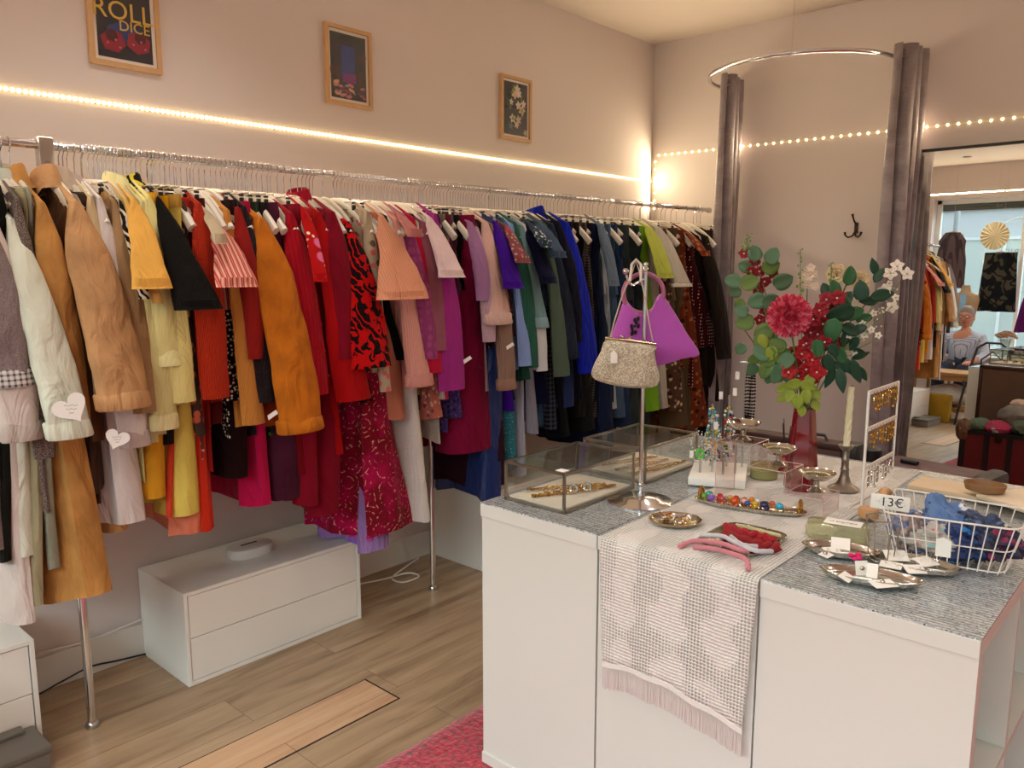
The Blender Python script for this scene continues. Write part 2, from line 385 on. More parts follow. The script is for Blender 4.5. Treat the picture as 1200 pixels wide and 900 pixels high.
# ---------------------------------------------------------------- fabrics
def fab(col, kind='plain', c2='#ffffff', c3='#000000', sc=1.0, rough=.9, sheen=.04):
    key = (col, kind, c2, c3, sc, rough)
    if key in _m: return _m[key]
    m, nt, b = nm('fabric_'+kind); L = nt.links; tc = nt.nodes.new('ShaderNodeTexCoord'); co = tc.outputs['Object']
    def N(t): return nt.nodes.new(t)
    def mixc(fac, a, bcol):
        mx = N('ShaderNodeMix'); mx.data_type = 'RGBA'
        for k, v in ((0, fac), (6, a), (7, bcol)):
            if isinstance(v, (tuple, float, int)): mx.inputs[k].default_value = v
            else: L.new(v, mx.inputs[k])
        return mx.outputs[2]
    def step(s, lo, hi, inv=False):
        r = N('ShaderNodeMapRange'); r.inputs[1].default_value = lo; r.inputs[2].default_value = hi
        if inv: r.inputs[3].default_value = 1; r.inputs[4].default_value = 0
        L.new(s, r.inputs[0]); return r.outputs[0]
    def noi(s, d=4):
        n = N('ShaderNodeTexNoise'); n.inputs['Scale'].default_value = s; n.inputs['Detail'].default_value = d; L.new(co, n.inputs['Vector']); return n.outputs[0]
    def vor(s, rnd=1, out='Distance', loc=(0, 0, 0)):
        mp = N('ShaderNodeMapping'); mp.inputs['Location'].default_value = loc; L.new(co, mp.inputs[0])
        v = N('ShaderNodeTexVoronoi'); v.inputs['Scale'].default_value = s; v.inputs['Randomness'].default_value = rnd; L.new(mp.outputs[0], v.inputs['Vector']); return v.outputs[out]
    def wav(s, d='Y', dist=0, prof='SIN'):
        w = N('ShaderNodeTexWave'); w.bands_direction = d; w.inputs['Scale'].default_value = s; w.inputs['Distortion'].default_value = dist; w.wave_profile = prof; L.new(co, w.inputs['Vector']); return w.outputs[1]
    A, B, D = srgb(col), srgb(c2), srgb(c3)
    bumpsrc = None; bs = .25
    if kind == 'plain': c = mixc(step(noi(5), .3, .7), tuple(x*.88 for x in A[:3])+(1,), tuple(min(1, x*1.1) for x in A[:3])+(1,)); bumpsrc = noi(260, 1)
    elif kind == 'suede': c = mixc(step(noi(9, 8), .35, .65), tuple(x*.78 for x in A[:3])+(1,), tuple(min(1, x*1.15) for x in A[:3])+(1,)); bumpsrc = noi(120, 4); bs = .3
    elif kind == 'satin': c = A; bumpsrc = noi(14, 4); bs = .5
    elif kind == 'knit': c = mixc(wav(60*sc, 'Y'), tuple(x*.85 for x in A[:3])+(1,), A); bumpsrc = wav(60*sc, 'Y'); bs = .7
    elif kind == 'tweed': c = mixc(step(noi(300, 1), .4, .6), A, B); bumpsrc = noi(200, 1); bs = .8
    elif kind == 'denim': c = mixc(step(noi(7, 9), .35, .7), A, B); bumpsrc = noi(400, 1)
    elif kind == 'stripes': c = mixc(step(wav(22*sc, 'Y'), .45, .6), A, B); c = mixc(step(wav(9*sc, 'Y', 0), .7, .8), c, D); bumpsrc = noi(200, 1)
    elif kind == 'pinstripe': c = mixc(step(wav(40*sc, 'Y'), .75, .9), A, B); bumpsrc = noi(200, 1)
    elif kind == 'check':
        c = mixc(step(wav(14*sc, 'Z'), .55, .7), A, B); c2_ = mixc(step(wav(14*sc, 'Y'), .55, .7), A, B); c = mixc(.5, c, c2_); bumpsrc = noi(200, 1)
    elif kind == 'polka': c = mixc(step(vor(38*sc, .1), .22, .27, True), A, B); bumpsrc = noi(200, 1)
    elif kind == 'zebra': c = mixc(step(wav(18*sc, 'DIAGONAL', 9), .48, .52), A, B); bumpsrc = noi(200, 1)
    elif kind == 'daisy': c = mixc(step(vor(60*sc, .7), .3, .4, True), A, B); c = mixc(step(vor(60*sc, .7), .06, .1, True), c, D); bumpsrc = noi(200, 1)
    elif kind == 'floral':
        c = mixc(step(vor(28*sc, 1), .28, .36, True), A, B); c = mixc(step(vor(19*sc, 1, loc=(3, 1, 2)), .22, .3, True), c, D); bumpsrc = noi(200, 1)
    elif kind == 'bigfloral':
        c = mixc(step(vor(13*sc, 1), .25, .32, True), A, B); c = mixc(step(vor(32*sc, 1, loc=(3, 1, 2)), .16, .24, True), c, D); bumpsrc = noi(200, 1)
    elif kind == 'rose': c = mixc(step(noi(16*sc, 1), .47, .5), A, B); c = mixc(step(wav(8*sc, 'DIAGONAL', 14), .8, .88), c, A); bumpsrc = noi(200, 1)
    elif kind == 'paisley':
        d = vor(13*sc, .8); c = mixc(step(noi(6, 3), .45, .6), A, B)
        rg = N('ShaderNodeMath'); rg.operation = 'PINGPONG'; rg.inputs[1].default_value = .12; L.new(d, rg.inputs[0])
        c = mixc(step(rg.outputs[0], .095, .11), c, mixc(step(noi(90, 1), .5, .6), c, D)); bumpsrc = noi(200, 1)
    elif kind == 'ombre':
        sp = N('ShaderNodeSeparateXYZ'); L.new(co, sp.inputs[0]); c = mixc(step(sp.outputs[2], .62, .85), A, B); bumpsrc = noi(200, 1)
    elif kind == 'scales': c = mixc(step(vor(30*sc, .3, 'Distance'), .3, .55), A, B); bumpsrc = vor(30*sc, .3); bs = .4
    elif kind == 'glitter': c = mixc(step(vor(400*sc, 1, 'Color'), .2, .9), A, B); bumpsrc = noi(300, 1); bs = .6
    elif kind == 'dots': c = mixc(step(vor(90*sc, .5), .12, .2, True), A, B); bumpsrc = vor(90*sc, .5); bs = .4
    if isinstance(c, tuple): b.inputs['Base Color'].default_value = c
    else: L.new(c, b.inputs['Base Color'])
    b.inputs['Roughness'].default_value = rough; b.inputs['Sheen Weight'].default_value = sheen; b.inputs['Sheen Roughness'].default_value = .4
    b.inputs['Specular IOR Level'].default_value = .5 if rough < .75 else .12
    if bumpsrc is not None:
        # broad folds in the weave plus the texture
        fo = N('ShaderNodeTexNoise'); fo.inputs['Scale'].default_value = 8; fo.inputs['Detail'].default_value = 3; fo.inputs['Distortion'].default_value = 1.2
        mp = N('ShaderNodeMapping'); mp.inputs['Scale'].default_value = (1.2, 1.6, .55); L.new(co, mp.inputs[0]); L.new(mp.outputs[0], fo.inputs['Vector'])
        b1 = N('ShaderNodeBump'); b1.inputs['Strength'].default_value = .8; b1.inputs['Distance'].default_value = .03; L.new(fo.outputs[0], b1.inputs['Height'])
        b2 = N('ShaderNodeBump'); b2.inputs['Strength'].default_value = bs; b2.inputs['Distance'].default_value = .0025; L.new(bumpsrc, b2.inputs['Height']); L.new(b1.outputs[0], b2.inputs['Normal']); L.new(b2.outputs[0], b.inputs['Normal'])
    _m[key] = m
    return m

# ---------------------------------------------------------------- garments
def lerp(a, b, t): return a+(b-a)*t
def at_side(px, py, off, y0=None):
    x = -2.645+off; p = PX(px, py, x)
    for _ in range(3): p = PX(px, py, xr(p.y)+off)
    if p.y > 4.6: p.y = 4.6+(p.y-4.6)*.1
    return p
def garment_mesh(yn, xs_, zs, ys, zb, yb, tb, ts, half=.18, flare=.03, ztop=1.735, neck=.05, seed=0, legs=False):
    """body: loft of flattened rings across the rail; the room side runs from (ys, zs) to (yb, zb)"""
    mb = MB(); n = 26; rs = []
    lev = []
    if not legs:
        lev += [(ztop, neck, .016, 0), (ztop-.02, neck+.03, .018, 0), (lerp(ztop, zs, .5), half*.66, .02, 0), (zs+.012, half*.93, max(.011, ts*.32), 0), (zs-.012, half*.99, max(.012, ts*.55), 0), (zs-.05, half, ts*.85, 0)]
    else:
        lev += [(ztop, half*.93, ts, 0), (ztop-.03, half*.95, ts, 0)]
    z0 = lev[-1][0]; k = 14
    for i in range(1, k+1):
        t = i/k; lev.append((lerp(z0, zb, t), half+(-.012 if t < .4 else 0)+flare*t, lerp(ts, tb, t**.8), t))
    for z, hw, th, t in lev:
        ring = []
        for j in range(n):
            a = 2*math.pi*j/n; c, s_ = math.cos(a), math.sin(a)
            u = -math.copysign(abs(c)**.55, c); v = math.copysign(abs(s_)**.6, s_)
            q = (u+1)/2
            yc = lerp(yn, lerp(ys, yb, t), q) if not legs or True else 0
            yc = lerp(yn+(yb-ys)*t*.35, yc, q)
            f = .35*th*t*math.sin(q*17+seed*3.1+z*2.2)+.004*noise.noise((q*6, z*5, seed*7.7))
            x = xr(yn)+u*hw+ .008*t*noise.noise((seed, z*6, j*.3))
            zz = z+(.012*math.sin(q*9+seed)*(1 if t == 1 else 0))
            ring.append((x, yc+v*lerp(.6, 1, q)*th*(.85+.15*math.sin(j*2+seed))+f, zz))
        rs.append(ring)
    mb.rings(rs)
    return mb
def sleeve_mesh(p0, p1, w0, w1, seed, bulge=.02, flat=.42, hollow=True, n=18, k=12):
    mb = MB(); rs = []; p0 = Vector(p0); p1 = Vector(p1)
    sgx = 1 if p1.x > p0.x else -1; pn = p0+Vector((-sgx*.10, 0, .055))
    ts_ = [-.16, -.10, -.04]+[i/k for i in range(k+1)]
    for i, t in enumerate(ts_):
        tt = max(0, t)
        c = p0.lerp(p1, tt) if t >= 0 else p0.lerp(pn, -t/.16)
        c.x += sgx*((.018*math.sin(min(1, tt*1.6)*math.pi*.5))+bulge*math.sin(tt*math.pi)*.6)
        ry = lerp(w0, w1, tt)+(.012*math.sin(tt*math.pi) if bulge else 0); rx = flat*(.6*ry+.022)
        pr_ = .34+.66*min(1, max(0, t)/.2)**.8
        ry = ry*pr_ if t >= 0 else ry*.34*(1+t/.16*.6)
        if t < 0: rx *= .8*(1+t/.16*.5)
        ring = []
        for j in range(n):
            a = 2*math.pi*j/n
            r = 1+.07*math.sin(3*a+seed+t*5)*min(1, tt*3)+.12*noise.noise((math.cos(a)*1.4, math.sin(a)*1.4+seed*3, t*7+seed))
            ring.append(c+Vector((rx*math.cos(a)*r, ry*math.sin(a)*r, 0)))
        rs.append(ring)
    if hollow:
        for kk, dz in ((.86, 0), (.8, .03)):
            c = sum((Vector(v) for v in rs[k+3]), Vector((0, 0, 0)))/n
            rs.append([c+(Vector(v)-c)*kk+Vector((0, 0, dz)) for v in rs[k+3]])
    mb.rings(rs); return mb
gcount = 0
def G(kind, s, b, fabric, label, cat, e=None, name=None, collar=None, cuff=None, body=None, hg=0, half=None, flare=.03, ztop=None, bulge=.02, legs=None, out=0, group=None, hook_dy=0, extra=None, waist=None):
    """kind: L long sleeves, S short sleeves, N no sleeves, P trousers, K skirt.  s/e/b = (pixel x, pixel y, pixel width) of the
    shoulder, sleeve end and hem on the room side, each turned into metres on the rail's room-side plane"""
    global gcount; gcount += 1; sd = gcount*1.37
    clip = kind in 'PK'
    offs = .165 if clip else .2
    ps = at_side(s[0], s[1], offs); w = lambda q, off: abs(at_side(q[0]+q[2]/2, q[1], off).y-at_side(q[0]-q[2]/2, q[1], off).y)
    ts = max(.008, w(s, offs)/2)
    zs = min(1.70, max(1.56, ps.z)); ys = ps.y; yn = ys-.012+hook_dy
    pb = at_side(b[0], b[1], .2); tb = max(.008, w(b, .2)/2); zb = pb.z; yb = pb.y
    nmx = name or {'L': 'jacket', 'S': 'blouse', 'N': 'dress', 'P': 'trousers', 'K': 'skirt'}[kind]
    t = thing(nmx, (xr(yn), yn, zs), label, cat, group)
    bf = body or fabric
    hw = half or (.16 if clip else .18)
    yaw = math.atan2(ys-yn, .2)
    if clip:
        mb = garment_mesh(yn, 0, 1.70, ys, zb, yb, tb, ts, hw, flare, ztop or 1.715, seed=sd, legs=True)
        if kind == 'P':
            mb = garment_mesh(yn, 0, 1.70, ys, lerp(1.7, zb, .35), lerp(ys, yb, .35), lerp(ts, tb, .35), ts, hw, .01, ztop or 1.715, seed=sd, legs=True)
            i0 = len(mb.v)
            for sgn in (-1, 1):
                m2 = MB(); rs = []
                for i in range(11):
                    tt = i/10; z = lerp(lerp(1.7, zb, .3), zb, tt); yy_ = lerp(yn+(yb-ys)*.3, lerp(ys, yb, .3+.7*tt), .8 if sgn > 0 else .25)
                    th = lerp(ts, tb, .35+.65*tt)
                    if sgn > 0: yy_ = lerp(ys, yb, .3+.7*tt)
                    rs.append([(xr(yn)+sgn*(hw*.52+.01*tt)+math.copysign(abs(math.cos(a))**.6, math.cos(a))*hw*.47, yy_+math.sin(a)*th*(1+.1*noise.noise((z*6, a, sd))), z) for a in [2*math.pi*j/18 for j in range(18)]])
                mb.rings(rs)
        mb.build('body', bf, t)
        if waist:
            m3 = MB(); z0 = (ztop or 1.715)
            m3.rings([[(xr(yn)+math.copysign(abs(math.cos(a))**.5, math.cos(a))*(hw*.97), lerp(yn, ys, (math.cos(a)+1)/2)+math.copysign(abs(math.sin(a))**.6, math.sin(a))*(ts+.004), z) for a in [2*math.pi*j/18 for j in range(18)]] for z in (z0+.004, z0-.035)])
            m3.build('waistband', waist, t)
        if hg is not None: hang(CP, yn, yaw, 'metal clip hanger holding the '+' '.join(label.replace(',', '').split()[:10]))
        return t
    garment_mesh(yn, 0, zs, ys, zb, yb, tb if not e else min(tb, max(.02, tb)), ts, hw, flare, ztop or 1.735, seed=sd).build('body', bf, t)
    if e:
        pe = at_side(e[0], e[1], .265+out); we = max(.012, w(e, .265+out)/2); ze = pe.z
        p0 = (xr(ys)+.185, ys, zs+.005); p1 = (xr(ys)+.265+out, pe.y, ze)
        if kind == 'S': sl = sleeve_mesh(p0, (xr(ys)+.30+out, pe.y, ze), ts*1.05, we, sd, 0, .32, k=8)
        else: sl = sleeve_mesh(p0, p1, ts*1.1, we, sd, bulge)
        sl.build('sleeve', fabric, t)
        # the wall-side sleeve
        q0 = (xr(ys)-.185, yn, zs+.005); q1 = (xr(ys)-.235, yn+(pe.y-ys)*.3, ze+.02)
        m2 = sleeve_mesh(q0, q1, ts*.8, min(we, .045)*.9, sd+2, 0, .5, n=10, k=6); m2.build('sleeve', fabric, t)
        if cuff:
            d = (Vector(p1)-Vector(p0)).normalized(); c1 = Vector((xr(ys)+.283+out, pe.y, ze)); c0 = c1-d*.05
            if kind == 'S': c1 = Vector((xr(ys)+.318+out, pe.y, ze)); c0 = c1-d*.02
            rs = []
            fl = .32 if kind == 'S' else .42
            for tt, g_ in ((0, 1.02), (.1, 1.10), (.9, 1.12), (1, 1.04), (1.0, .9)):
                c = c0.lerp(c1, tt); ry = (we+.001)*g_; rx = fl*(.6*we+.022)*g_*1.1
                rs.append([c+Vector((rx*math.cos(a), ry*math.sin(a), 0)) for a in [2*math.pi*j/18 for j in range(18)]])
            MB().rings(rs).build('cuff', cuff, t)
    if collar:
        m3 = MB(); rs = []
        for hh, aa, bb in ((1.712, .098, .055), (1.73, .078, .044), (1.775, .058, .033), (1.782, .05, .027), (1.735, .045, .022)):
            rs.append([(xr(yn)+aa*math.cos(a)*(1+.05*math.sin(3*a+sd)), yn+bb*math.sin(a), hh+.012*math.cos(a+sd)*1-.02*(1 if math.sin(a) < -.6 and hh < 1.72 else 0)) for a in [2*math.pi*j/20 for j in range(20)]])
        m3.rings(rs, cap0=False, cap1=False).build('collar', collar, t)
    if hg is not None: hang(HP[hg], yn, yaw, 'pale hanger holding the '+' '.join(label.replace(',', '').split()[:10]))
    return t
PLN = lambda c, **k: fab(c, 'plain', **k)
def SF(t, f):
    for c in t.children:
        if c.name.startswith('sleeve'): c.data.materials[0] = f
def BF(t, f):
    for c in t.children:
        if c.name.startswith('body'): c.data.materials[0] = f
# rows run along the rail from the near end to the back wall
tan = fab('#b78b60', 'suede'); camel = fab('#b27f45', 'suede'); lgrey = fab('#c9bcb4', 'plain'); mint = fab('#cdcfbd', 'plain', rough=.55)
G('L', (-28, 245, 30), (0, 640, 40), fab('#887a79', 'tweed', '#766a6a'), 'grey-mauve linen jacket with a white checked trim on its cuff, nearest the camera', 'jacket', e=(14, 452, 46), cuff=fab('#cfcac6', 'check', '#4a4548', sc=1.6))
G('L', (-8, 258, 26), (27, 728, 36), fab('#c8bab3', 'plain'), 'long pinkish-grey trench coat at the near end, its loop-belted cuff below the linen jacket', 'coat', e=(24, 515, 46), name='coat', cuff=fab('#b3a59c', 'plain'))
G('N', (4, 215, 26), (8, 660, 22), fab('#14130f', 'plain'), 'black velvet top with a bulky round neckline behind the mint coat', 'top', collar=fab('#0e0d0b', 'plain'), name='top')
G('L', (14, 258, 20), (36, 655, 34), mint, 'long mint-cream leather coat with a heart-shaped tag on the sleeve', 'coat', out=.05, e=(80, 512, 50), name='coat', cuff=mint)
G('L', (22, 235, 14), (52, 600, 22), fab('#4c3f3a', 'tweed', '#7a6c64'), 'dark brown bouclé tweed jacket squeezed behind the mint coat', 'jacket', out=-.02, e=(50, 535, 26))
G('L', (32, 225, 12), (46, 704, 30), fab('#93896b', 'plain'), 'long olive-beige coat whose hem hangs left of the grey-green one', 'coat', name='coat')
G('L', (38, 222, 12), (66, 664, 26), fab('#8b8d7b', 'plain'), 'grey-green mackintosh with a pale collar beside the bracket', 'coat', name='coat', collar=fab('#b7b8aa', 'plain'))
G('L', (50, 240, 26), (100, 700, 66), camel, 'long camel suede coat whose flared hem hangs lowest beside the near leg', 'coat', out=-.02, e=(90, 500, 26), name='coat', collar=camel, flare=.06)
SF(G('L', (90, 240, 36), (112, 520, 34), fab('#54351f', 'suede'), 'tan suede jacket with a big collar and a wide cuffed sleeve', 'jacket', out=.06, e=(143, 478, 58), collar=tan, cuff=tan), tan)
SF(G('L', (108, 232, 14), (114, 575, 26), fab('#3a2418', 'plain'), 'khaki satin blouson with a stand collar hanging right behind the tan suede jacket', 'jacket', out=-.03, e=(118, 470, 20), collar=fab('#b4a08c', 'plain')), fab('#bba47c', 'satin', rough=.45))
G('L', (118, 234, 18), (149, 609, 60), fab('#cbc0bc', 'satin', rough=.5), 'pinkish-grey satin trench coat with a stitched pale hem', 'coat', out=-.01, e=(156, 522, 34), name='coat', collar=fab('#b3a39c', 'plain'), cuff=fab('#b9aba6', 'plain'))
G('P', (128, 226, 8), (146, 626, 34), fab('#b68e5c', 'plain'), 'beige trousers peeping out below the satin trench coat', 'trousers')
G('L', (136, 238, 12), (160, 500, 20), fab('#9a7a56', 'plain'), 'brown-beige plain jacket behind the satin trench coat', 'jacket', e=(166, 482, 30))
G('S', (143, 238, 10), (158, 360, 14), fab('#16120f', 'zebra', '#cdbfa8'), 'black and cream zebra print blouse peeping beside the brown-beige jacket', 'blouse', e=(160, 350, 12))
SF(G('S', (149, 235, 12), (186, 500, 30), fab('#cbbd7e', 'plain'), 'pale orange T-shirt with a rolled sleeve behind the ochre sleeve', 't-shirt', out=-.01, e=(176, 355, 12)), fab('#d8ac60', 'plain'))
SF(G('S', (158, 236, 18), (184, 515, 20), fab('#cfc58c', 'plain'), 'ochre-orange top with a wide short sleeve at shoulder height', 'top', out=.03, e=(171, 338, 46), name='top'), fab('#dfa850', 'plain'))
G('L', (168, 238, 16), (188, 512, 26), fab('#c9bf84', 'plain'), 'cream shirt with a wide open cuff hanging lowest among the yellow ones', 'shirt', e=(190, 502, 30), cuff=fab('#d6cb98', 'plain'), name='shirt')
G('L', (172, 236, 14), (192, 470, 24), fab('#d8cf8e', 'plain'), 'pale lemon shirt with a narrow buttoned cuff', 'shirt', e=(196, 428, 26), cuff=fab('#e6e2a6', 'plain'), name='shirt')
G('P', (176, 212, 12), (186, 584, 32), fab('#c88a20', 'plain'), 'mustard trousers with a round button near the hem', 'trousers', half=.195, waist=fab('#dca01c', 'plain'))
G('L', (176, 232, 18), (206, 470, 34), fab('#dccf88', 'plain'), 'pale yellow jacket with a slanting hem, right of the lemon shirt', 'jacket', e=(212, 470, 32), collar=fab('#e0d8a0', 'plain'))
G('P', (186, 210, 10), (207, 588, 20), fab('#b8a040', 'plain'), 'olive-yellow trousers behind the mustard pair', 'trousers')
SF(G('S', (188, 234, 14), (202, 524, 22), fab('#15130c', 'plain'), 'black blouse with yellow scallops and a wide frilled black sleeve', 'blouse', out=.04, e=(222, 362, 56), collar=fab('#14120c', 'zebra', '#d8c23a')), fab('#100e0b', 'plain'))
G('K', (197, 212, 16), (210, 300, 14), fab('#e0a41a', 'plain'), 'bright mustard skirt clipped up high', 'skirt')
G('P', (205, 214, 10), (222, 604, 40), fab('#d6c05c', 'plain'), 'yellow jeans with a stitched hem hanging low', 'trousers', half=.195, waist=fab('#b58c3c', 'plain'))
G('K', (210, 220, 14), (203, 604, 14), fab('#c8402a', 'plain'), 'coral red skirt with a gathered waist', 'skirt', ztop=1.70)
G('N', (214, 252, 12), (237, 512, 24), fab('#493a34', 'daisy', '#d06a50', '#e8ddd0', sc=.45), 'dark sleeveless dress printed with coral stars', 'dress')
G('N', (219, 248, 10), (228, 632, 36), fab('#cd7052', 'ombre', '#ece0c0', rough=.7), 'dip-dyed dress fading from cream to coral at the hem', 'dress', half=.15)
G('N', (222, 240, 8), (236, 380, 10), fab('#5a3a34', 'floral', '#d8c0b0', '#a03030'), 'small rose-print camisole on a white hanger', 'top', name='camisole', hg=1)
G('K', (226, 224, 10), (245, 620, 26), fab('#c2301a', 'plain'), 'long red-orange pleated skirt by the yellow jeans', 'skirt')
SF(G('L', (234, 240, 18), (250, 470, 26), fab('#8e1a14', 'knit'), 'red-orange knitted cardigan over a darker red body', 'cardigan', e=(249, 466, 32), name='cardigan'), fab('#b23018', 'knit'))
G('K', (240, 226, 10), (262, 500, 20), fab('#4a0c10', 'plain'), 'dark wine skirt behind the red-orange cardigan', 'skirt')
G('S', (245, 250, 14), (262, 400, 16), fab('#b8a88c', 'plain'), 'beige blouse with a ruffled cap sleeve', 'blouse', e=(249, 286, 16), hg=1)
G('S', (254, 262, 18), (266, 360, 24), fab('#cf8272', 'stripes', '#b23844', '#e6b49c', sc=2), 'pink and red striped blouse with a pleated flared sleeve', 'blouse', out=.03, e=(270, 336, 50), hg=1)
G('N', (261, 262, 12), (272, 466, 30), fab('#16120f', 'daisy', '#ece2d0', '#2a1c16', sc=1.3), 'black dress covered in white daisies', 'dress', hg=1)
G('L', (268, 248, 14), (286, 500, 20), fab('#d08a40', 'knit', sc=1.4), 'light orange ribbed cardigan with a long straight front', 'cardigan', e=(294, 496, 26), name='cardigan', hg=1, bulge=0)
G('P', (274, 226, 10), (284, 560, 28), fab('#1c0608', 'plain'), 'black-burgundy trousers with rounded hem, against the bare wall', 'trousers', half=.195)
G('L', (281, 246, 14), (292, 440, 14), fab('#861a16', 'plain'), 'brick red cardigan behind the orange ribbed one', 'cardigan', e=(296, 420, 16), name='cardigan', hg=1)
G('L', (288, 244, 12), (308, 480, 22), fab('#181012', 'tweed', '#2c2226'), 'black fluffy wrap with tassels behind the orange suede jacket', 'cardigan', e=(309, 470, 22), name='cardigan', hg=1)
G('K', (292, 216, 14), (310, 592, 26), fab('#ae1044', 'plain'), 'raspberry skirt stepping down behind the maroon trousers', 'skirt')
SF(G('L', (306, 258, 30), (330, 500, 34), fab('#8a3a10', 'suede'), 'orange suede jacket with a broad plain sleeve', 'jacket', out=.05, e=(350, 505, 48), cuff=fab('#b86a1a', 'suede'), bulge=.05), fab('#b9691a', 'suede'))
G('K', (303, 222, 10), (318, 470, 14), fab('#23301c', 'floral', '#1a120e', '#4a7030'), 'black and green printed skirt behind the orange suede jacket', 'skirt')
G('P', (312, 218, 18), (340, 470, 22), fab('#1b1514', 'denim', '#2a2220'), 'black jeans clipped beside the green print', 'trousers')
G('P', (321, 222, 10), (344, 584, 44), fab('#401428', 'denim', '#4c1c34'), 'maroon denim trousers with a stitched hem', 'trousers', half=.195)
G('N', (330, 232, 12), (350, 440, 16), fab('#a42848', 'plain'), 'raspberry sleeveless dress on a cream hanger', 'dress', hg=1)
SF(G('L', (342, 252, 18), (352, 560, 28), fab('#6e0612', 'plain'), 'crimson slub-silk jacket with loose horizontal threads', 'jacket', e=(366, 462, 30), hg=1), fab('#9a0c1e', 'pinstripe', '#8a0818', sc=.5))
G('K', (347, 224, 8), (365, 592, 30), fab('#7c0a20', 'plain'), 'deep red skirt hanging lower than the maroon trousers', 'skirt', half=.195)
G('S', (358, 246, 12), (386, 444, 28), fab('#b00e12', 'bigfloral', '#e070a0', '#f0dcc0'), 'red dress printed with pink lilies and white blossoms', 'dress', e=(366, 330, 16), name='dress', hg=1)
G('L', (374, 250, 14), (396, 530, 18), fab('#a00a0e', 'plain'), 'bright red long coat right of the lily-print dress', 'coat', e=(412, 468, 38), name='coat')
G('L', (390, 250, 20), (388, 604, 40), fab('#780820', 'plain'), 'burgundy coat dress with padded shoulders', 'coat', e=(402, 420, 20), name='coat', collar=fab('#8a0a20', 'plain'))
G('L', (400, 254, 14), (407, 584, 14), fab('#c8c2bc', 'dots', '#e8e4de'), 'white dotted long tunic, its narrow end left of the paisley skirt', 'tunic', name='tunic', half=.1)
SF(G('L', (408, 262, 18), (430, 470, 36), fab('#15080a', 'rose', '#a80c10'), 'black blouse with large red roses and a ruffled cuff', 'blouse', out=.02, e=(432, 430, 44), hg=1, body=fab('#15080a', 'rose', '#a80c10')), fab('#b80a0c', 'rose', '#160607', sc=1.7))
G('K', (434, 226, 6), (452, 641, 46), fab('#9a7ab8', 'floral', '#b04a9a', '#7a60b8', sc=.5), 'lavender petticoat showing below the paisley skirt', 'skirt', ztop=1.66, flare=.05, half=.13)
G('K', (424, 226, 10), (458, 620, 70), fab('#760a22', 'paisley', '#a80a48', '#d8a088'), 'long crimson skirt with beaded paisley rings and a wavy hem', 'skirt', ztop=1.67, flare=.06, half=.17)
G('L', (432, 250, 14), (440, 440, 14), fab('#a89880', 'floral', '#c8605c', '#5a5040'), 'cream blouse with rusty rose print', 'blouse', e=(448, 458, 12), hg=1, bulge=0)
G('N', (440, 256, 10), (466, 424, 24), fab('#0c0a0a', 'plain'), 'black top hanging below the salmon sleeve', 'top', name='top', hg=1)
SF(G('S', (449, 254, 12), (472, 488, 30), fab('#b5705a', 'plain'), 'salmon pointelle top with a wide elbow sleeve', 'top', out=.03, e=(464, 350, 60), name='top', hg=1), fab('#dc9878', 'knit', sc=.5))
G('N', (459, 256, 12), (474, 330, 14), fab('#2a1f22', 'floral', '#b8b0a8', '#4a3038', sc=2), 'black and white lace-trimmed floral top', 'top', name='top', hg=1)
G('L', (466, 258, 10), (484, 455, 20), fab('#dc9c92', 'knit', sc=.6), 'rose pink knitted jumper with a ribbed cuff', 'jumper', e=(489, 452, 28), name='jumper', cuff=fab('#d8968e', 'knit'), hg=1, bulge=0)
G('S', (470, 252, 10), (478, 320, 12), fab('#bf7a74', 'knit'), 'dusty pink small knit with a cap sleeve', 'jumper', e=(476, 278, 18), name='jumper', hg=1)
SF(G('L', (477, 256, 12), (497, 612, 22), fab('#d2ccc8', 'dots', '#f0ece8'), 'long white dotted tunic hanging straight in front of the rack leg', 'tunic', name='tunic', e=(502, 420, 14), hg=1), fab('#a0487c', 'scales', '#8a3a6c'))
G('L', (485, 256, 8), (503, 440, 12), fab('#ae1436', 'plain'), 'crimson thin jumper beside the plum one', 'jumper', e=(507, 436, 14), name='jumper', hg=1)
G('N', (491, 254, 8), (512, 432, 12), fab('#1c1a20', 'floral', '#b88a50', '#486878'), 'dark multicolour flower print dress', 'dress', hg=1)
SF(G('L', (497, 262, 10), (513, 492, 22), fab('#b4685a', 'floral', '#d8a090', '#8a3a40', sc=1.4), 'orange-pink paisley tunic under a mauve sleeve', 'tunic', e=(512, 410, 16), name='tunic', hg=1), fab('#8c5060', 'plain'))
SF(G('S', (505, 256, 12), (516, 470, 16), fab('#b8aca4', 'pinstripe', '#8a8078'), 'pale pink striped-edge T-shirt', 't-shirt', e=(519, 325, 30), name='shirt', hg=1), fab('#dcc4c6', 'plain'))
SF(G('L', (510, 248, 14), (522, 466, 22), fab('#a82a50', 'plain'), 'magenta wool jumper with a soft long sleeve', 'jumper', e=(526, 456, 30), name='jumper', hg=1), fab('#962a7c', 'plain'))
G('K', (506, 224, 10), (520, 300, 10), fab('#a89a90', 'plain'), 'grey-beige linen skirt clipped near the pink one', 'skirt')
G('K', (513, 224, 8), (532, 462, 10), fab('#c01846', 'plain'), 'bright cerise pencil skirt', 'skirt')
G('N', (520, 226, 8), (540, 492, 14), fab('#3a2c5a', 'floral', '#5a3a8a', '#241a34', sc=2), 'violet print dress showing below a white price tag', 'dress', ztop=1.71)
G('K', (524, 226, 7), (541, 400, 10), fab('#7a685a', 'floral', '#a08878', '#4a5040'), 'brown and olive patterned skirt', 'skirt')
G('P', (529, 220, 8), (553, 478, 12), fab('#3a1420', 'tweed', '#7a2a34'), 'dark red flecked trousers behind the plum skirt', 'trousers')
G('K', (533, 220, 8), (552, 432, 12), fab('#5a3a4e', 'plain'), 'plum skirt hanging right of the patterned one', 'skirt')
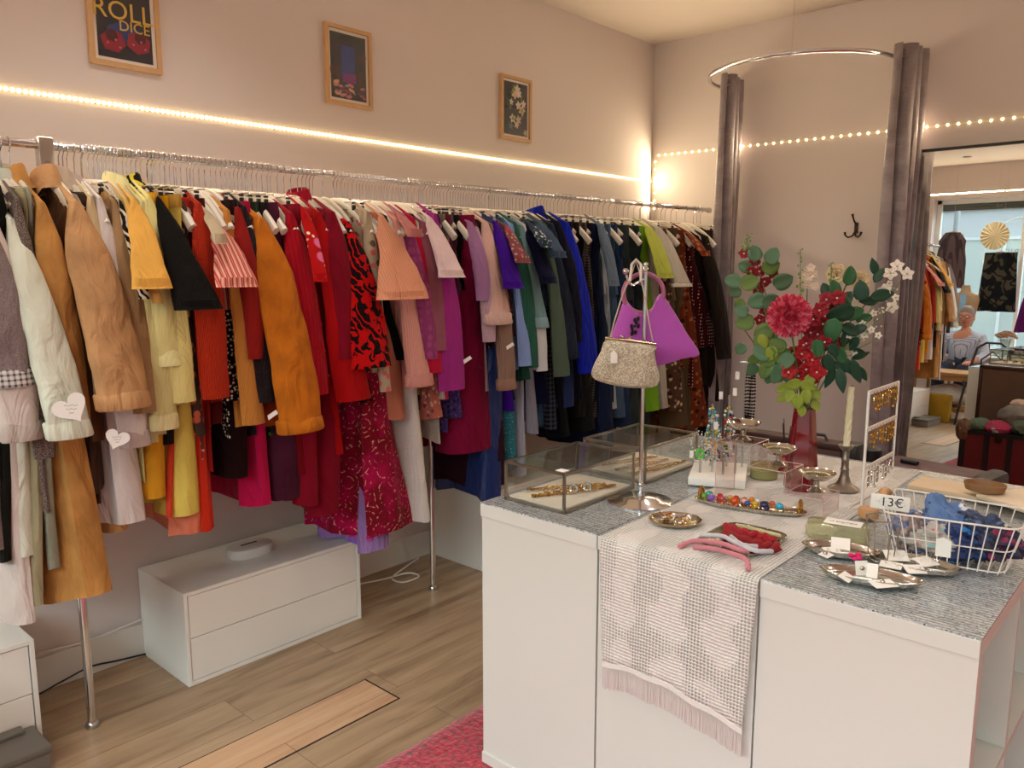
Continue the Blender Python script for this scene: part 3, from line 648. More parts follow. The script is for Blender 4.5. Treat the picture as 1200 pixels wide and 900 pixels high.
G('K', (540, 222, 8), (552, 420, 12), fab('#120c10', 'plain'), 'black skirt just before the burgundy trousers', 'skirt')
G('P', (549, 226, 13), (560, 528, 54), fab('#760a34', 'plain'), 'long burgundy wide trousers hanging lowest in the purple section', 'trousers', flare=.05, half=.21)
G('L', (553, 262, 10), (560, 430, 14), fab('#986e98', 'plain'), 'lilac thin blouse with a side tie', 'blouse', e=(562, 352, 14), hg=0)
G('L', (560, 268, 10), (572, 455, 14), fab('#a88a9a', 'tweed', '#c0a4b4'), 'heather lilac knitted cardigan', 'cardigan', e=(570, 400, 14), name='cardigan')
G('N', (564, 262, 8), (580, 406, 18), fab('#1c1216', 'floral', '#d8c8c4', '#5a2030', sc=2), 'black blouse with small pink flowers, its hem under a pale cuff', 'blouse', name='blouse')
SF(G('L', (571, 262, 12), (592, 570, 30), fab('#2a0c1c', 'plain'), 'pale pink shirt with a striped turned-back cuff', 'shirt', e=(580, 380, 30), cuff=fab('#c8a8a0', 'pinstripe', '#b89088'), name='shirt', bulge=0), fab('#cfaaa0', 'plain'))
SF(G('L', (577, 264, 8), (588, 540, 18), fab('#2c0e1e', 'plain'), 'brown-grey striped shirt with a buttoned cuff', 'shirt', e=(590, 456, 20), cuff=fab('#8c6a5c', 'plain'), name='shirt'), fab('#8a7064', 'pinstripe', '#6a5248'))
G('S', (583, 262, 12), (600, 480, 12), fab('#3a0a88', 'plain'), 'vivid purple blouse with a three-quarter sleeve', 'blouse', e=(592, 338, 24))
G('K', (576, 236, 16), (582, 582, 30), fab('#0e2a66', 'satin', rough=.4), 'long royal blue satin skirt reaching behind the counter', 'skirt', flare=.02, half=.19)
G('N', (589, 262, 8), (604, 470, 14), fab('#0e1434', 'plain'), 'navy dress behind the purple sleeve', 'dress')
G('S', (595, 266, 8), (603, 400, 8), fab('#84484c', 'floral', '#a8a09a', '#c04050', sc=1.8), 'red and grey paisley blouse with a round puffed sleeve', 'blouse', e=(602, 308, 18))
G('K', (592, 234, 8), (607, 548, 18), fab('#2a6a78', 'paisley', '#184858', '#78b0b0', sc=2), 'long teal paisley skirt', 'skirt')
G('L', (601, 264, 8), (606, 430, 10), fab('#7088be', 'pinstripe', '#8aa0d0'), 'light blue striped shirt with a long sleeve', 'shirt', e=(612, 428, 15), name='shirt', bulge=0)
G('L', (604, 262, 10), (618, 444, 16), fab('#285648', 'plain'), 'bottle green cardigan beside the light blue shirt', 'cardigan', e=(622, 430, 12), name='cardigan')
G('K', (606, 234, 6), (619, 560, 9), fab('#9c9cac', 'pinstripe', '#8a8a9a'), 'long pale grey pleated skirt', 'skirt')
SF(G('L', (612, 266, 12), (632, 510, 12), fab('#8a8a9a', 'plain'), 'grey-teal cotton shirt with a plain cuff', 'shirt', e=(632, 384, 14), cuff=fab('#7a98a0', 'plain'), name='shirt', bulge=0), fab('#68868c', 'plain'))
G('L', (615, 264, 8), (630, 432, 10), fab('#c0c2c8', 'plain'), 'pale grey shirt cuff peeping below the grey-teal one', 'shirt', e=(632, 434, 12), name='shirt')
G('S', (619, 266, 14), (640, 470, 12), fab('#0a0c2c', 'plain'), 'dark navy blouse with a wide sleeve', 'blouse', e=(634, 332, 20))
G('S', (624, 264, 10), (634, 310, 10), fab('#2c3a4e', 'floral', '#d8d8d0', '#6a9a4a', sc=1.6), 'white and green leaf-print scarf top', 'top', e=(630, 290, 14), name='top')
G('P', (623, 240, 8), (644, 500, 14), fab('#24405a', 'denim', '#3a5a78'), 'mid-blue jeans hanging behind the navy blouse', 'trousers')
G('S', (634, 262, 14), (642, 360, 12), fab('#2c3c50', 'denim', '#40546c'), 'denim shirt with a short frayed sleeve', 'shirt', e=(644, 302, 20), name='shirt', hg=1)
SF(G('L', (640, 264, 8), (652, 500, 14), fab('#0c0e18', 'check', '#3a3e4a'), 'dark check shirt with a low hem', 'shirt', e=(655, 440, 18), name='shirt'), fab('#4a5a4c', 'plain'))
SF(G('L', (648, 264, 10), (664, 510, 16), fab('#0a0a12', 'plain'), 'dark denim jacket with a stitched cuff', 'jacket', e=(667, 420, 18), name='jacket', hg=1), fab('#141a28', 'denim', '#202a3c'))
G('L', (655, 258, 12), (680, 470, 14), fab('#08081a', 'plain'), 'near-black navy coat before the royal blue one', 'coat', e=(676, 400, 14), name='coat')
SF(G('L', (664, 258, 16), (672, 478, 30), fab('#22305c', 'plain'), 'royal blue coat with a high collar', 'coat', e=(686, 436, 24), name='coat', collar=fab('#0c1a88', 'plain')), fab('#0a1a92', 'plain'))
G('P', (666, 240, 8), (690, 490, 20), fab('#0b0b0c', 'plain'), 'black trousers clipped right of the royal blue coat', 'trousers')
G('P', (673, 241, 9), (700, 506, 24), fab('#0e0d0e', 'plain'), 'second black trousers, silk stripe at the side', 'trousers')
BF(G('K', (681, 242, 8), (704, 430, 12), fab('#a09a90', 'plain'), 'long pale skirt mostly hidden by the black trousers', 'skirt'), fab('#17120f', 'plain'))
G('P', (690, 242, 9), (711, 490, 14), fab('#15120f', 'check', '#5a5048', sc=1.6), 'black and grey plaid trousers', 'trousers')
G('P', (698, 244, 9), (716, 500, 22), fab('#0c1226', 'plain'), 'navy trousers behind the plaid pair', 'trousers')
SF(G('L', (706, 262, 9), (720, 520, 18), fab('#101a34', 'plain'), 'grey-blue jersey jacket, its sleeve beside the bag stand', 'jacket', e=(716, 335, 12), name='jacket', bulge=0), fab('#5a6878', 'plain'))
G('P', (710, 247, 8), (728, 480, 12), fab('#76808a', 'denim', '#a8aeb2'), 'light grey bleached jeans', 'trousers')
G('P', (718, 248, 7), (738, 490, 16), fab('#34465a', 'denim', '#42586e'), 'faded blue jeans behind the pink bag', 'trousers')
G('P', (726, 249, 9), (746, 500, 20), fab('#16243c', 'denim', '#1c3050'), 'indigo jeans behind the bag stand', 'trousers')
G('P', (738, 252, 16), (752, 500, 24), fab('#1a2022', 'denim', '#2c3434'), 'charcoal jeans with a wide waistband', 'trousers')
G('P', (751, 253, 8), (766, 510, 16), fab('#1c2426', 'denim', '#283234'), 'dark grey jeans just left of the lime top', 'trousers')
SF(G('S', (762, 264, 14), (772, 480, 12), fab('#6a9a20', 'plain'), 'lime green short-sleeved T-shirt near the corner', 't-shirt', e=(771, 326, 20), name='shirt'), fab('#a0a844', 'plain'))
G('S', (773, 264, 16), (782, 480, 16), fab('#a8a094', 'plain'), 'off-white linen blouse with tie cuffs', 'blouse', e=(790, 336, 22), cuff=fab('#b8b0a6', 'plain'))
G('P', (781, 254, 14), (812, 500, 24), fab('#564630', 'plain'), 'long olive-brown trousers right of the off-white blouse', 'trousers', waist=fab('#8a7c62', 'plain'))
G('N', (786, 270, 8), (800, 480, 14), fab('#4a3022', 'floral', '#a89878', '#2a1a14'), 'brown dress with a beige leaf print', 'dress')
G('P', (797, 256, 8), (820, 510, 14), fab('#4c3e28', 'plain'), 'second pair of olive-brown trousers, thinner', 'trousers')
G('S', (806, 272, 8), (828, 500, 14), fab('#6a2c14', 'floral', '#9a5a34', '#2c1810'), 'rust patterned dress with a knotted sleeve', 'dress', e=(818, 300, 10), name='dress')
G('N', (815, 276, 10), (838, 408, 22), fab('#3c0a0c', 'polka', '#c8b0a4', sc=1.3), 'dark red dress with white polka dots', 'dress', hg=1)
G('L', (828, 278, 10), (846, 470, 16), fab('#1e1612', 'plain'), 'dark chocolate wool jacket on the last white hanger', 'jacket', e=(846, 420, 16), hg=1)
G('P', (842, 262, 18), (858, 500, 24), fab('#281810', 'denim', '#30201a'), 'wide dark brown trousers near the rail end', 'trousers')
G('P', (856, 264, 12), (868, 510, 18), fab('#20140e', 'plain'), 'last brown trousers on the rail, against the curtain', 'trousers')
# slim garments squeezed in between, only an edge of each shows
roots = sorted([o for o in C.objects if o.parent is None and o.type == 'EMPTY' and 'category' in o and o['category'] in ('jacket', 'coat', 'top', 'trousers', 'blouse', 't-shirt', 'shirt', 'cardigan', 'skirt', 'dress', 'jumper', 'tunic') ], key=lambda o: o.location.y)
def short(l):
    w_ = l.replace(',', '').split(); out = []
    for x in w_:
        if x in ('with', 'in', 'on', 'whose', 'hanging', 'peeping', 'behind', 'beside', 'peeling', 'squeezed', 'printed', 'showing', 'fading', 'right', 'left', 'at', 'below', 'just', 'near', 'clipped', 'reaching', 'mostly', 'its', 'by', 'covered', 'stepping', 'under', 'before', 'whose'): break
        out.append(x)
    return ' '.join(out[-3:])
fill = 0; last_y = 0
for a, b in zip(roots[8:], roots[9:]):
    gap_ = b.location.y-a.location.y
    if gap_ < .022: continue
    fill += 1; y = (a.location.y+b.location.y)/2; r_ = random.Random(fill)
    src = [c for c in a.children if c.name.startswith('body')][0].data.materials[0]
    zb = r_.uniform(.75, 1.1); th_ = min(.011, gap_*.3); kind = ('top', 'blouse', 'shirt', 'jumper')[fill % 4]
    t = thing(kind, (xr(y), y, 1.64), 'slim %s squeezed between the %s and the %s' % (kind, short(a['label']), short(b['label'])), kind)
    garment_mesh(y, 0, 1.645, y, zb, y, th_, th_*.9, .172, .015, seed=fill*3.3).build('body', src, t)
    hang(HP[fill % 2], y, 0, 'pale hanger of the slim %s between the %s and %s' % (kind, short(a['label']), short(b['label'])))
print('garments', gcount, fill)

# ---------------------------------------------------------------- pictures
def frame_pic(px, label, art, cat='framed picture'):
    (l, t_), (r, b_) = px
    A = PX(l, t_, -3.005); B = PX(r, b_, -3.005)
    y0, y1, z1, z0 = A.y, B.y, 2.53 if A.z > 2.4 else A.z, B.z
    y1 = y0+.25; z1 = z0+.335
    x = -3.02
    t = thing('picture_frame', (x, (y0+y1)/2, z0), label, cat)
    mb = MB(); w = .017; d = .02; wood = mat('light_oak', '#c39a6e', .5, var=.15, vscale=20)
    # mitred frame
    for (a, b, c, e) in (((y0, z0), (y1, z0), (y1-w, z0+w), (y0+w, z0+w)), ((y0, z1), (y1, z1), (y1-w, z1-w), (y0+w, z1-w)), ((y0, z0), (y0, z1), (y0+w, z1-w), (y0+w, z0+w)), ((y1, z0), (y1, z1), (y1-w, z1-w), (y1-w, z0+w))):
        mb.rings([[(x+.001, *q) for q in (a, b, c, e)], [(x+d, *q) for q in (a, b, c, e)]])
    mb.build('frame', wood, t, smooth=False)
    MB().box((x+.001, y0+w, z0+w), (x+.009, y1-w, z1-w)).build('mount', mat('mount_white', '#e6dcd0', .8), t, smooth=False)
    m = .013
    pr = MB().box((x+.009, y0+w+m, z0+w+m), (x+.0105, y1-w-m, z1-w-m)).build('print', mat('print_dark', '#22242e', .35), t, smooth=False)
    art(t, x+.0105, y0+w+m, y1-w-m, z0+w+m, z1-w-m, pr)
    MB().box((x+.014, y0+w, z0+w), (x+.0155, y1-w, z1-w)).build('glazing', arch('picture_glass', '#ffffff', .05), t, smooth=False)
    return t
def blob(mb, x, cy, cz, ry, rz, n=20, ang=0, irr=0, e=.0008, sd=0):
    pts = []
    for i in range(n):
        a = 2*math.pi*i/n; r = 1+irr*noise.noise((math.cos(a)*2+sd, math.sin(a)*2, sd))
        u, v = ry*r*math.cos(a), rz*r*math.sin(a); pts.append((cy+u*math.cos(ang)-v*math.sin(ang), cz+u*math.sin(ang)+v*math.cos(ang)))
    mb.rings([[(x, *p) for p in pts], [(x+e, *p) for p in pts]])
def art_dice(t, x, y0, y1, z0, z1, pr):
    w, h = y1-y0, z1-z0; mb = MB(); blob(mb, x, y0+w*.5, z0+h*.34, w*.32, h*.12, irr=.3)
    mb.build('blue_glow_shape', mat('print_blue', '#24407a', .35), t)
    for cy, cz, a, ss in ((.27, .21, .2, 1), (.74, .24, -.3, 1)):
        pts = [(.0, .5), (.42, .3), (.48, -.2), (.1, -.5), (-.4, -.32), (-.46, .2)]
        q = [(y0+w*(cy+.46*(u*math.cos(a)-v*math.sin(a))), z0+h*cz+w*.42*(u*math.sin(a)+v*math.cos(a))) for u, v in pts]
        mb = MB(); mb.rings([[(x+.0008, *p) for p in q], [(x+.0016, *p) for p in q]]); mb.build('dice', mat('print_red', '#8e1c30', .35), t, smooth=False)
        mb = MB(); q2 = [((p[0]-q[0][0])*.5+q[0][0]*.5+q[0][0]*.5, (p[1]-q[0][1])*.55+q[0][1]) for p in q]
        mb.rings([[(x+.0016, *p) for p in q2], [(x+.002, *p) for p in q2]]); mb.build('dice_facet', mat('print_darkred', '#4a1622', .35), t, smooth=False)
        for dy, dz in ((.05, .02), (.12, -.1), (-.1, -.05)):
            mb = MB(); blob(mb, x+.0021, y0+w*(cy+dy), z0+h*cz+w*dz, .004, .004, 10); mb.build('pip', mat('print_pink', '#c06a78', .35), t)
    yel = mat('print_gold', '#d8b04a', .4)
    flattext('ROLL', .088, yel, 'lettering', t, basis((x+.002, y0+w*.48, z0+h*.58), (0, 1, 0), (0, 0, 1)))
    flattext('THE', .03, yel, 'lettering', t, basis((x+.002, y0+w*.22, z0+h*.76), (0, 1, 0), (0, 0, 1)))
    flattext('DICE', .05, yel, 'lettering', t, basis((x+.002, y0+w*.68, z0+h*.41), (0, 1, 0), (0, 0, 1)))
def art_door(t, x, y0, y1, z0, z1, pr):
    w, h = y1-y0, z1-z0
    MB().box((x, y0+w*.28, z0+h*.33), (x+.001, y0+w*.68, z0+h*.82)).build('blue_doorway', mat('print_blue2', '#1c3488', .35), t, smooth=False)
    MB().box((x, y0+w*.32, z0+h*.26), (x+.0012, y0+w*.7, z0+h*.40)).build('purple_glow_shape', mat('print_purple', '#742a7c', .35), t, smooth=False)
    cols = ['#c8808c', '#b05a80', '#d8a070', '#8a3a4a', '#c86a90', '#5a2a4a', '#9a88b8']
    for i in range(26):
        mb = MB(); u = random.uniform(.08, .92); v = random.uniform(.03, .24)+.06*abs(u-.5); blob(mb, x+.001+i*.00004, y0+w*u, z0+h*v, w*random.uniform(.04, .1), h*random.uniform(.012, .03), 12, random.uniform(-.6, .6), .4, sd=i)
        mb.build('petal_shape', mat('print_c%d' % (i % 7), cols[i % 7], .35), t)
    for i in range(8):
        mb = MB(); u = random.uniform(.03, .22) if i % 2 else random.uniform(.8, .95); blob(mb, x+.001, y0+w*u, z0+h*random.uniform(.25, .7), w*.08, h*.07, 12, 0, .5, sd=i+9); mb.build('brown_shape', mat('print_brown', '#4a2830', .35), t)
def art_flowers(t, x, y0, y1, z0, z1, pr):
    w, h = y1-y0, z1-z0; k = 0
    for u, v, s_, c in ((.55, .88, .12, '#d8c8b8'), (.45, .78, .13, '#d8b8a8'), (.62, .8, .1, '#e0d0c4'), (.3, .62, .06, '#d8ccb8'), (.6, .58, .1, '#dcc8bc'), (.75, .5, .13, '#d0b8a0'), (.82, .62, .09, '#e0ccc0'), (.35, .31, .11, '#d0c8b0'), (.6, .3, .1, '#c8a898'), (.52, .2, .08, '#d0bca8'), (.28, .16, .07, '#6a7a8a'), (.9, .07, .07, '#b8b098')):
        for j in range(5):
            mb = MB(); a = j*1.257+u*5; blob(mb, x+.0008+k*.00003, y0+w*(u+.05*math.cos(a)), z0+h*v+w*.05*math.sin(a), w*s_*.75, w*s_*.38, 10, a, .3, sd=k); k += 1
            mb.build('petal_shape', mat('print_f'+c, c, .35), t)
    for i in range(24):
        mb = MB(); blob(mb, x+.0004, y0+w*random.uniform(.08, .92), z0+h*random.uniform(.08, .95), w*.1, w*.045, 10, random.uniform(0, 3), .4, sd=i); mb.build('leaf_shape', mat('print_leaf%d' % (i % 3), ['#2c5048', '#5a7a3a', '#1c3a40'][i % 3], .35), t)
    for u, v in ((.36, .84), (.36, .31), (.74, .49)):
        mb = MB(); blob(mb, x+.003, y0+w*u, z0+h*v, w*.05, w*.06, 12); mb.build('flower_centre', mat('print_cen', '#8a9a30', .35), t)
frame_pic(((101, 0), (180, 86)), 'oak-framed poster of two red dice with yellow ROLL THE DICE lettering', art_dice)
frame_pic(((380, 27), (434, 129)), 'oak-framed print of a deep blue doorway above pink foliage', art_door)
frame_pic(((587, 87), (623, 168)), 'oak-framed print of cream blossoms on a dark ground', art_flowers)

# ---------------------------------------------------------------- low drawer boxes under the rail
def drawer_box(y0, y1, x1, z1, label, depth=.37):
    x0 = x1-depth; z0 = 0; f = .014
    t = thing('drawer_unit', ((x0+x1)/2, (y0+y1)/2, 0), label, 'drawer unit')
    MB().box((x0, y0, 0), (x1, y0+f, z1)).box((x0, y1-f, 0), (x1, y1, z1)).box((x0, y0+f, z1-f), (x1, y1-f, z1)).box((x0, y0+f, 0), (x1, y1-f, f)).box((x0, y0+f, f), (x0+.006, y1-f, z1-f)).build('carcass', white_lac, t, smooth=False, bevel=.001)
    zm = (z1)/2
    for a, b in ((f+.003, zm-.0015), (zm+.0015, z1-f-.003)):
        d = MB().box((x1-.4*depth, y0+f+.003, a), (x1-.004, y1-f-.003, b)).build('drawer', white_lac, t, smooth=False, bevel=.001)
    return t
drawer_box(1.208, 1.975, -2.645, .352, 'long white two-drawer unit on the floor under the red garments', .37)
drawer_box(.25, .738, -2.66, .352, 'white two-drawer unit cut off at the left edge of the photo', .35)
drawer_box(2.70, 3.45, -2.60, .40, 'white two-drawer unit in the corner behind the counter', .41)
# router on the first box
t = thing('wifi_box', (-2.84, 1.56, .352), 'white round-edged electronic box lying on the long drawer unit', 'router')
c = PZ(284, 634, .36)
prof = []
mb = MB(); cx, cy = -2.84, 1.58
rs = []
for s_, z in ((.96, .352), (1, .356), (1, .382), (.98, .388), (.9, .391)):
    rs.append([(cx+.062*s_*math.copysign(abs(math.cos(a))**.8, math.cos(a)), cy+.092*s_*math.copysign(abs(math.sin(a))**.8, math.sin(a)), z) for a in [2*math.pi*k/36 for k in range(36)]])
mb.rings(rs).build('shell', mat('router_white', '#dedad6', .5), t)
MB().box((cx-.012, cy-.035, .3905), (cx-.003, cy+.035, .3922)).build('vent', black_pl, t, smooth=False)
# cables
def cable(pts, r, col, label):
    m = mat('cable'+col, col, .5); mb = MB(); P = [Vector(p) for p in pts]; Q = []
    for i in range(len(P)-1):
        p0, p1, p2, p3 = P[max(i-1, 0)], P[i], P[i+1], P[min(i+2, len(P)-1)]
        for k in range(8):
            u = k/8; Q.append(.5*((2*p1)+(p2-p0)*u+(2*p0-5*p1+4*p2-p3)*u*u+(3*p1-p0-3*p2+p3)*u**3))
    Q.append(P[-1]); o = mb.tube(Q, r, 6).build('cable', m); tag(o, label, 'cable'); return o
cable([(-3.0, .74, .05), (-2.985, .80, .006), (-2.97, .9, .03), (-2.985, 1.0, .04), (-3.0, 1.1, .02), (-3.0, 1.21, .006)], .0035, '#1a1c24', 'thin dark cable curling along the skirting by the near leg')
cable([(-3.0, 1.98, .01), (-2.95, 2.15, .006), (-2.90, 2.3, .006), (-2.86, 2.42, .012), (-2.80, 2.44, .006), (-2.80, 2.34, .006), (-2.87, 2.33, .012), (-2.93, 2.46, .01), (-2.985, 2.6, .006)], .0045, '#e0dcd6', 'white cable looped on the floor beside the long drawer unit')
cable([(-3.0, .84, .15), (-3.0, 1.0, .135), (-3.0, 1.21, .15)], .004, '#d8d0c8', 'white cable lying on top of the skirting')
# grey stool corner bottom left
t = thing('grey_crate', (-2.62, .58, 0), 'dark grey box lid corner at the bottom left edge of the photo', 'box')
MB().box((-2.655, .35, .0), (-2.50, .71, .055), .006).build('body', mat('grey_plastic', '#76726c', .5), t)
MB().box((-2.66, .345, .055), (-2.495, .715, .078), .006).build('lid', mat('grey_lid', '#6c6862', .5), t)
MB().box((-2.66, .60, .078), (-2.62, .68, .090), .003).build('catch', mat('grey_lid', '#6c6862', .5), t)

# ---------------------------------------------------------------- curtain ring, curtains, hook
tr = thing('curtain_rail', (-1.94, 4.785, 2.58), 'curved chrome shower rail projecting from the back wall', 'curtain rail')
cz = 2.58; pts = [(-2.45, 4.785, cz), (-2.45, 4.70, cz)]+[(-1.94-.51*math.cos(a), 4.62-.50*math.sin(a), cz) for a in [math.pi*k/28 for k in range(29)]]+[(-1.43, 4.70, cz), (-1.43, 4.785, cz)]
MB().tube(pts, .0125, 12).build('tube', chrome, tr)
for x in (-2.45, -1.43): MB().lathe((x, 4.784, cz), [(.03, 0), (.03, .006), (.016, .012), (.0135, .02)], 18, (0, -1, 0)).build('flange', chrome, tr)
q = (-1.79, 4.14, cz)
q = tuple(Vector((-1.94-.51*math.cos(1.86), 4.62-.50*math.sin(1.86), cz)))
MB().tube([(q[0], q[1], CZ), (q[0], q[1], cz+.012)], .0012, 5).build('hanging_wire', chrome_b, tr)
MB().torus((q[0], q[1], cz), .017, .0025, (1, .3, 0)).build('wire_loop', chrome_b, tr)
def velvet():
    m, nt, b = nm('velvet'); tc = nt.nodes.new('ShaderNodeTexCoord'); n = nt.nodes.new('ShaderNodeTexNoise'); n.inputs['Scale'].default_value = 3; n.inputs['Detail'].default_value = 6; n.inputs['Distortion'].default_value = 2
    cr = nt.nodes.new('ShaderNodeValToRGB'); cr.color_ramp.elements[0].position = .35; cr.color_ramp.elements[0].color = srgb('#766a6d'); cr.color_ramp.elements[1].position = .65; cr.color_ramp.elements[1].color = srgb('#968a8c')
    nt.links.new(tc.outputs['Object'], n.inputs['Vector']); nt.links.new(n.outputs[0], cr.inputs[0]); nt.links.new(cr.outputs[0], b.inputs['Base Color'])
    b.inputs['Roughness'].default_value = .6; b.inputs['Sheen Weight'].default_value = .8; b.inputs['Sheen Roughness'].default_value = .3; b.inputs['Sheen Tint'].default_value = srgb('#b8a8a8')
    n2 = nt.nodes.new('ShaderNodeTexNoise'); n2.inputs['Scale'].default_value = 9; n2.inputs['Detail'].default_value = 3
    mp = nt.nodes.new('ShaderNodeMapping'); mp.inputs['Scale'].default_value = (1, 1, 3); nt.links.new(tc.outputs['Object'], mp.inputs[0]); nt.links.new(mp.outputs[0], n2.inputs['Vector'])
    bp = nt.nodes.new('ShaderNodeBump'); bp.inputs['Strength'].default_value = .6; bp.inputs['Distance'].default_value = .015; nt.links.new(n2.outputs[0], bp.inputs['Height']); nt.links.new(bp.outputs[0], b.inputs['Normal'])
    return m
vel = velvet()
def curtain(a0, a1, folds, amp, zt, zb, label, lean=(0, 0)):
    """bunched cloth following the ring between two points"""
    A, B = Vector((*a0, 0)), Vector((*a1, 0)); t = thing('curtain', ((A.x+B.x)/2, (A.y+B.y)/2, zb), label, 'curtain'); d = (B-A); nrm = Vector((-d.y, d.x, 0)).normalized()
    mb = MB(); nu, nv = folds*14, 40; vs = []
    for j in range(nv+1):
        tz = j/nv; z = lerp(zt, zb, tz)
        for i in range(nu+1):
            u = i/nu; ph = u*folds*2*math.pi
            p = A+d*u+nrm*amp*(math.sin(ph)*(1-.15*tz)+.25*noise.noise((u*7, z*1.3, 3)))+d.normalized()*(.012*math.sin(ph*2+z*1.5))+Vector((lean[0]*tz, lean[1]*tz, 0))
            vs.append((p.x, p.y, z))
    mb.add(vs, [(j*(nu+1)+i, j*(nu+1)+i+1, (j+1)*(nu+1)+i+1, (j+1)*(nu+1)+i) for j in range(nv) for i in range(nu)])
    mb.build('cloth', vel, t, solid=.006)
    for k in range(folds*2):
        u = (k+.5)/(folds*2); p = A+d*u
        MB().torus((p.x, p.y, cz), .021, .0035, (1, .4 if k % 2 else -.4, 0) if abs(d.y) > abs(d.x) else (.4 if k % 2 else -.4, 1, 0), 20, 6).build('eyelet', chrome_b, t)
    return t
curtain((-2.34, 4.50), (-2.40, 4.74), 3, .045, 2.625, .03, 'grey velvet curtain bunched at the left end of the curved rail')
curtain((-1.37, 4.50), (-1.36, 4.73), 3, .055, 2.625, .03, 'grey velvet curtain bunched at the right end of the curved rail beside the mirror')
# coat hook
t = thing('coat_hook', (-1.638, 4.785, 1.7), 'dark bronze double coat hook on the back wall inside the curtain rail', 'coat hook'); brz = mat('bronze', '#3a2c24', .35, .9)
x0 = -1.638
MB().box((x0-.011, 4.776, 1.685), (x0+.011, 4.785, 1.745), .003).build('plate', brz, t)
MB().tube([(x0, 4.775, 1.735), (x0-.004, 4.755, 1.75), (x0-.006, 4.735, 1.775), (x0-.008, 4.73, 1.79)], [.006, .005, .005, .008], 8).build('upper_hook', brz, t)
for sg in (-1, 1):
    MB().tube([(x0, 4.775, 1.70), (x0+sg*.008, 4.75, 1.668), (x0+sg*.028, 4.735, 1.660), (x0+sg*.042, 4.732, 1.672), (x0+sg*.046, 4.732, 1.69)], [.006, .005, .005, .005, .007], 8).build('lower_hook', brz, t)

# ---------------------------------------------------------------- mirror leaning slightly
mir = thing('mirror', (-.72, 4.72, .12), 'tall black-framed mirror on the back wall reflecting the street window', 'mirror')
th, ph = math.radians(1.0), math.radians(-2.3)
N_ = Vector((math.sin(ph)*math.cos(th), -math.cos(ph)*math.cos(th), math.sin(th)))
P0 = Vector((-1.315, 4.745, 2.1)); ux = Vector((math.cos(ph), math.sin(ph), 0)); uz = N_.cross(ux)*1; uz = ux.cross(N_)*-1
if uz.z < 0: uz = -uz
def mp_(a, b, c=0): return P0+ux*a+uz*b+N_*c
mw, mh = 1.2, 1.98
def slab(mb, a0, a1, b0, b1, c0, c1): mb.rings([[mp_(a, b, c0) for a, b in ((a0, b0), (a1, b0), (a1, b1), (a0, b1))], [mp_(a, b, c1) for a, b in ((a0, b0), (a1, b0), (a1, b1), (a0, b1))]])
mb = MB(); slab(mb, 0, mw, -mh, 0, -.004, 0); mb.build('glass', mat('mirror_silver', '#f2f4f2', .0, 1), mir, smooth=False)
mb = MB(); fw = .014
for q in ((-fw, 0, -mh-fw, fw), (mw, mw+fw, -mh-fw, fw), (0, mw, 0, fw), (0, mw, -mh-fw, -mh)): slab(mb, *q, -.012, .01)
mb.build('frame', mat('frame_black', '#120f10', .4), mir, smooth=False)
mb = MB(); slab(mb, 0, mw, -mh, 0, -.010, -.0045); mb.build('backing', black_pl, mir, smooth=False)
# ---------------------------------------------------------------- counter
T0, T = .822, .826
CY0, CY1 = 1.588, 2.83
lac2 = mat('counter_white', '#d6d6cf', .32, var=.015, vscale=3)
def cab(x0, x1, label, open_right=False):
    t = thing('counter_cabinet', ((x0+x1)/2, (CY0+CY1)/2, .012), label, 'cabinet', None); g = .0015; x0 += g; x1 -= g
    MB().box((x0, CY0-.002, T0-.036), (x1, CY1, T0)).build('top_board', lac2, t, smooth=False, bevel=.0008)
    MB().box((x0, CY0-.002, .012), (x1, CY1, .048)).build('bottom_board', lac2, t, smooth=False, bevel=.0008)
    if not open_right:
        MB().box((x0+.001, CY0+.004, .0485), (x1-.001, CY1, T0-.0365)).build('body', lac2, t, smooth=False)
    else:
        MB().box((x0, CY0+.003, .0485), (x1-.001, CY0+.038, T0-.0365)).build('side_panel', lac2, t, smooth=False)
        MB().box((x0, CY1-.038, .0485), (x1, CY1, T0-.0365)).build('side_panel', lac2, t, smooth=False)
        MB().box((x0, CY0+.038, .0485), (x0+.016, CY1-.038, T0-.0365)).build('back_panel', lac2, t, smooth=False)
        MB().box((x0+.016, CY0+.0385, .405), (x1-.002, CY1-.0385, .421)).build('shelf', lac2, t, smooth=False)
        for y in (1.985, 2.40):
            for a, b in ((.049, .4045), (.4215, T0-.037)): MB().box((x0+.0165, y-.008, a), (x1-.002, y+.008, b)).build('divider', lac2, t, smooth=False)
    return t
cab(-1.549, -1.135, 'left white cabinet of the counter, under the glass cases')
cab(-1.134, -.702, 'middle white cabinet of the counter, behind the crochet runner')
cab(-.701, -.275, 'right white cabinet of the counter, open shelves facing right', True)
# dark bundle on the shelf of the open cabinet
mb = MB(); rs = []
for i in range(9):
    tt = i/8; z = .4215+.11*tt; r = 1-.75*tt**2.2
    rs.append([(-.42+.11*r*math.cos(a)*(1+.12*math.sin(3*a+tt*3)), 1.745+.10*r*math.sin(a)*(1+.1*math.sin(2*a)), z) for a in [2*math.pi*k/20 for k in range(20)]])
tag(mb.rings(rs).build('cloth_bundle', fab('#14202e', 'plain')), 'dark navy cloth bundle on the open shelf of the right cabinet', 'cloth')

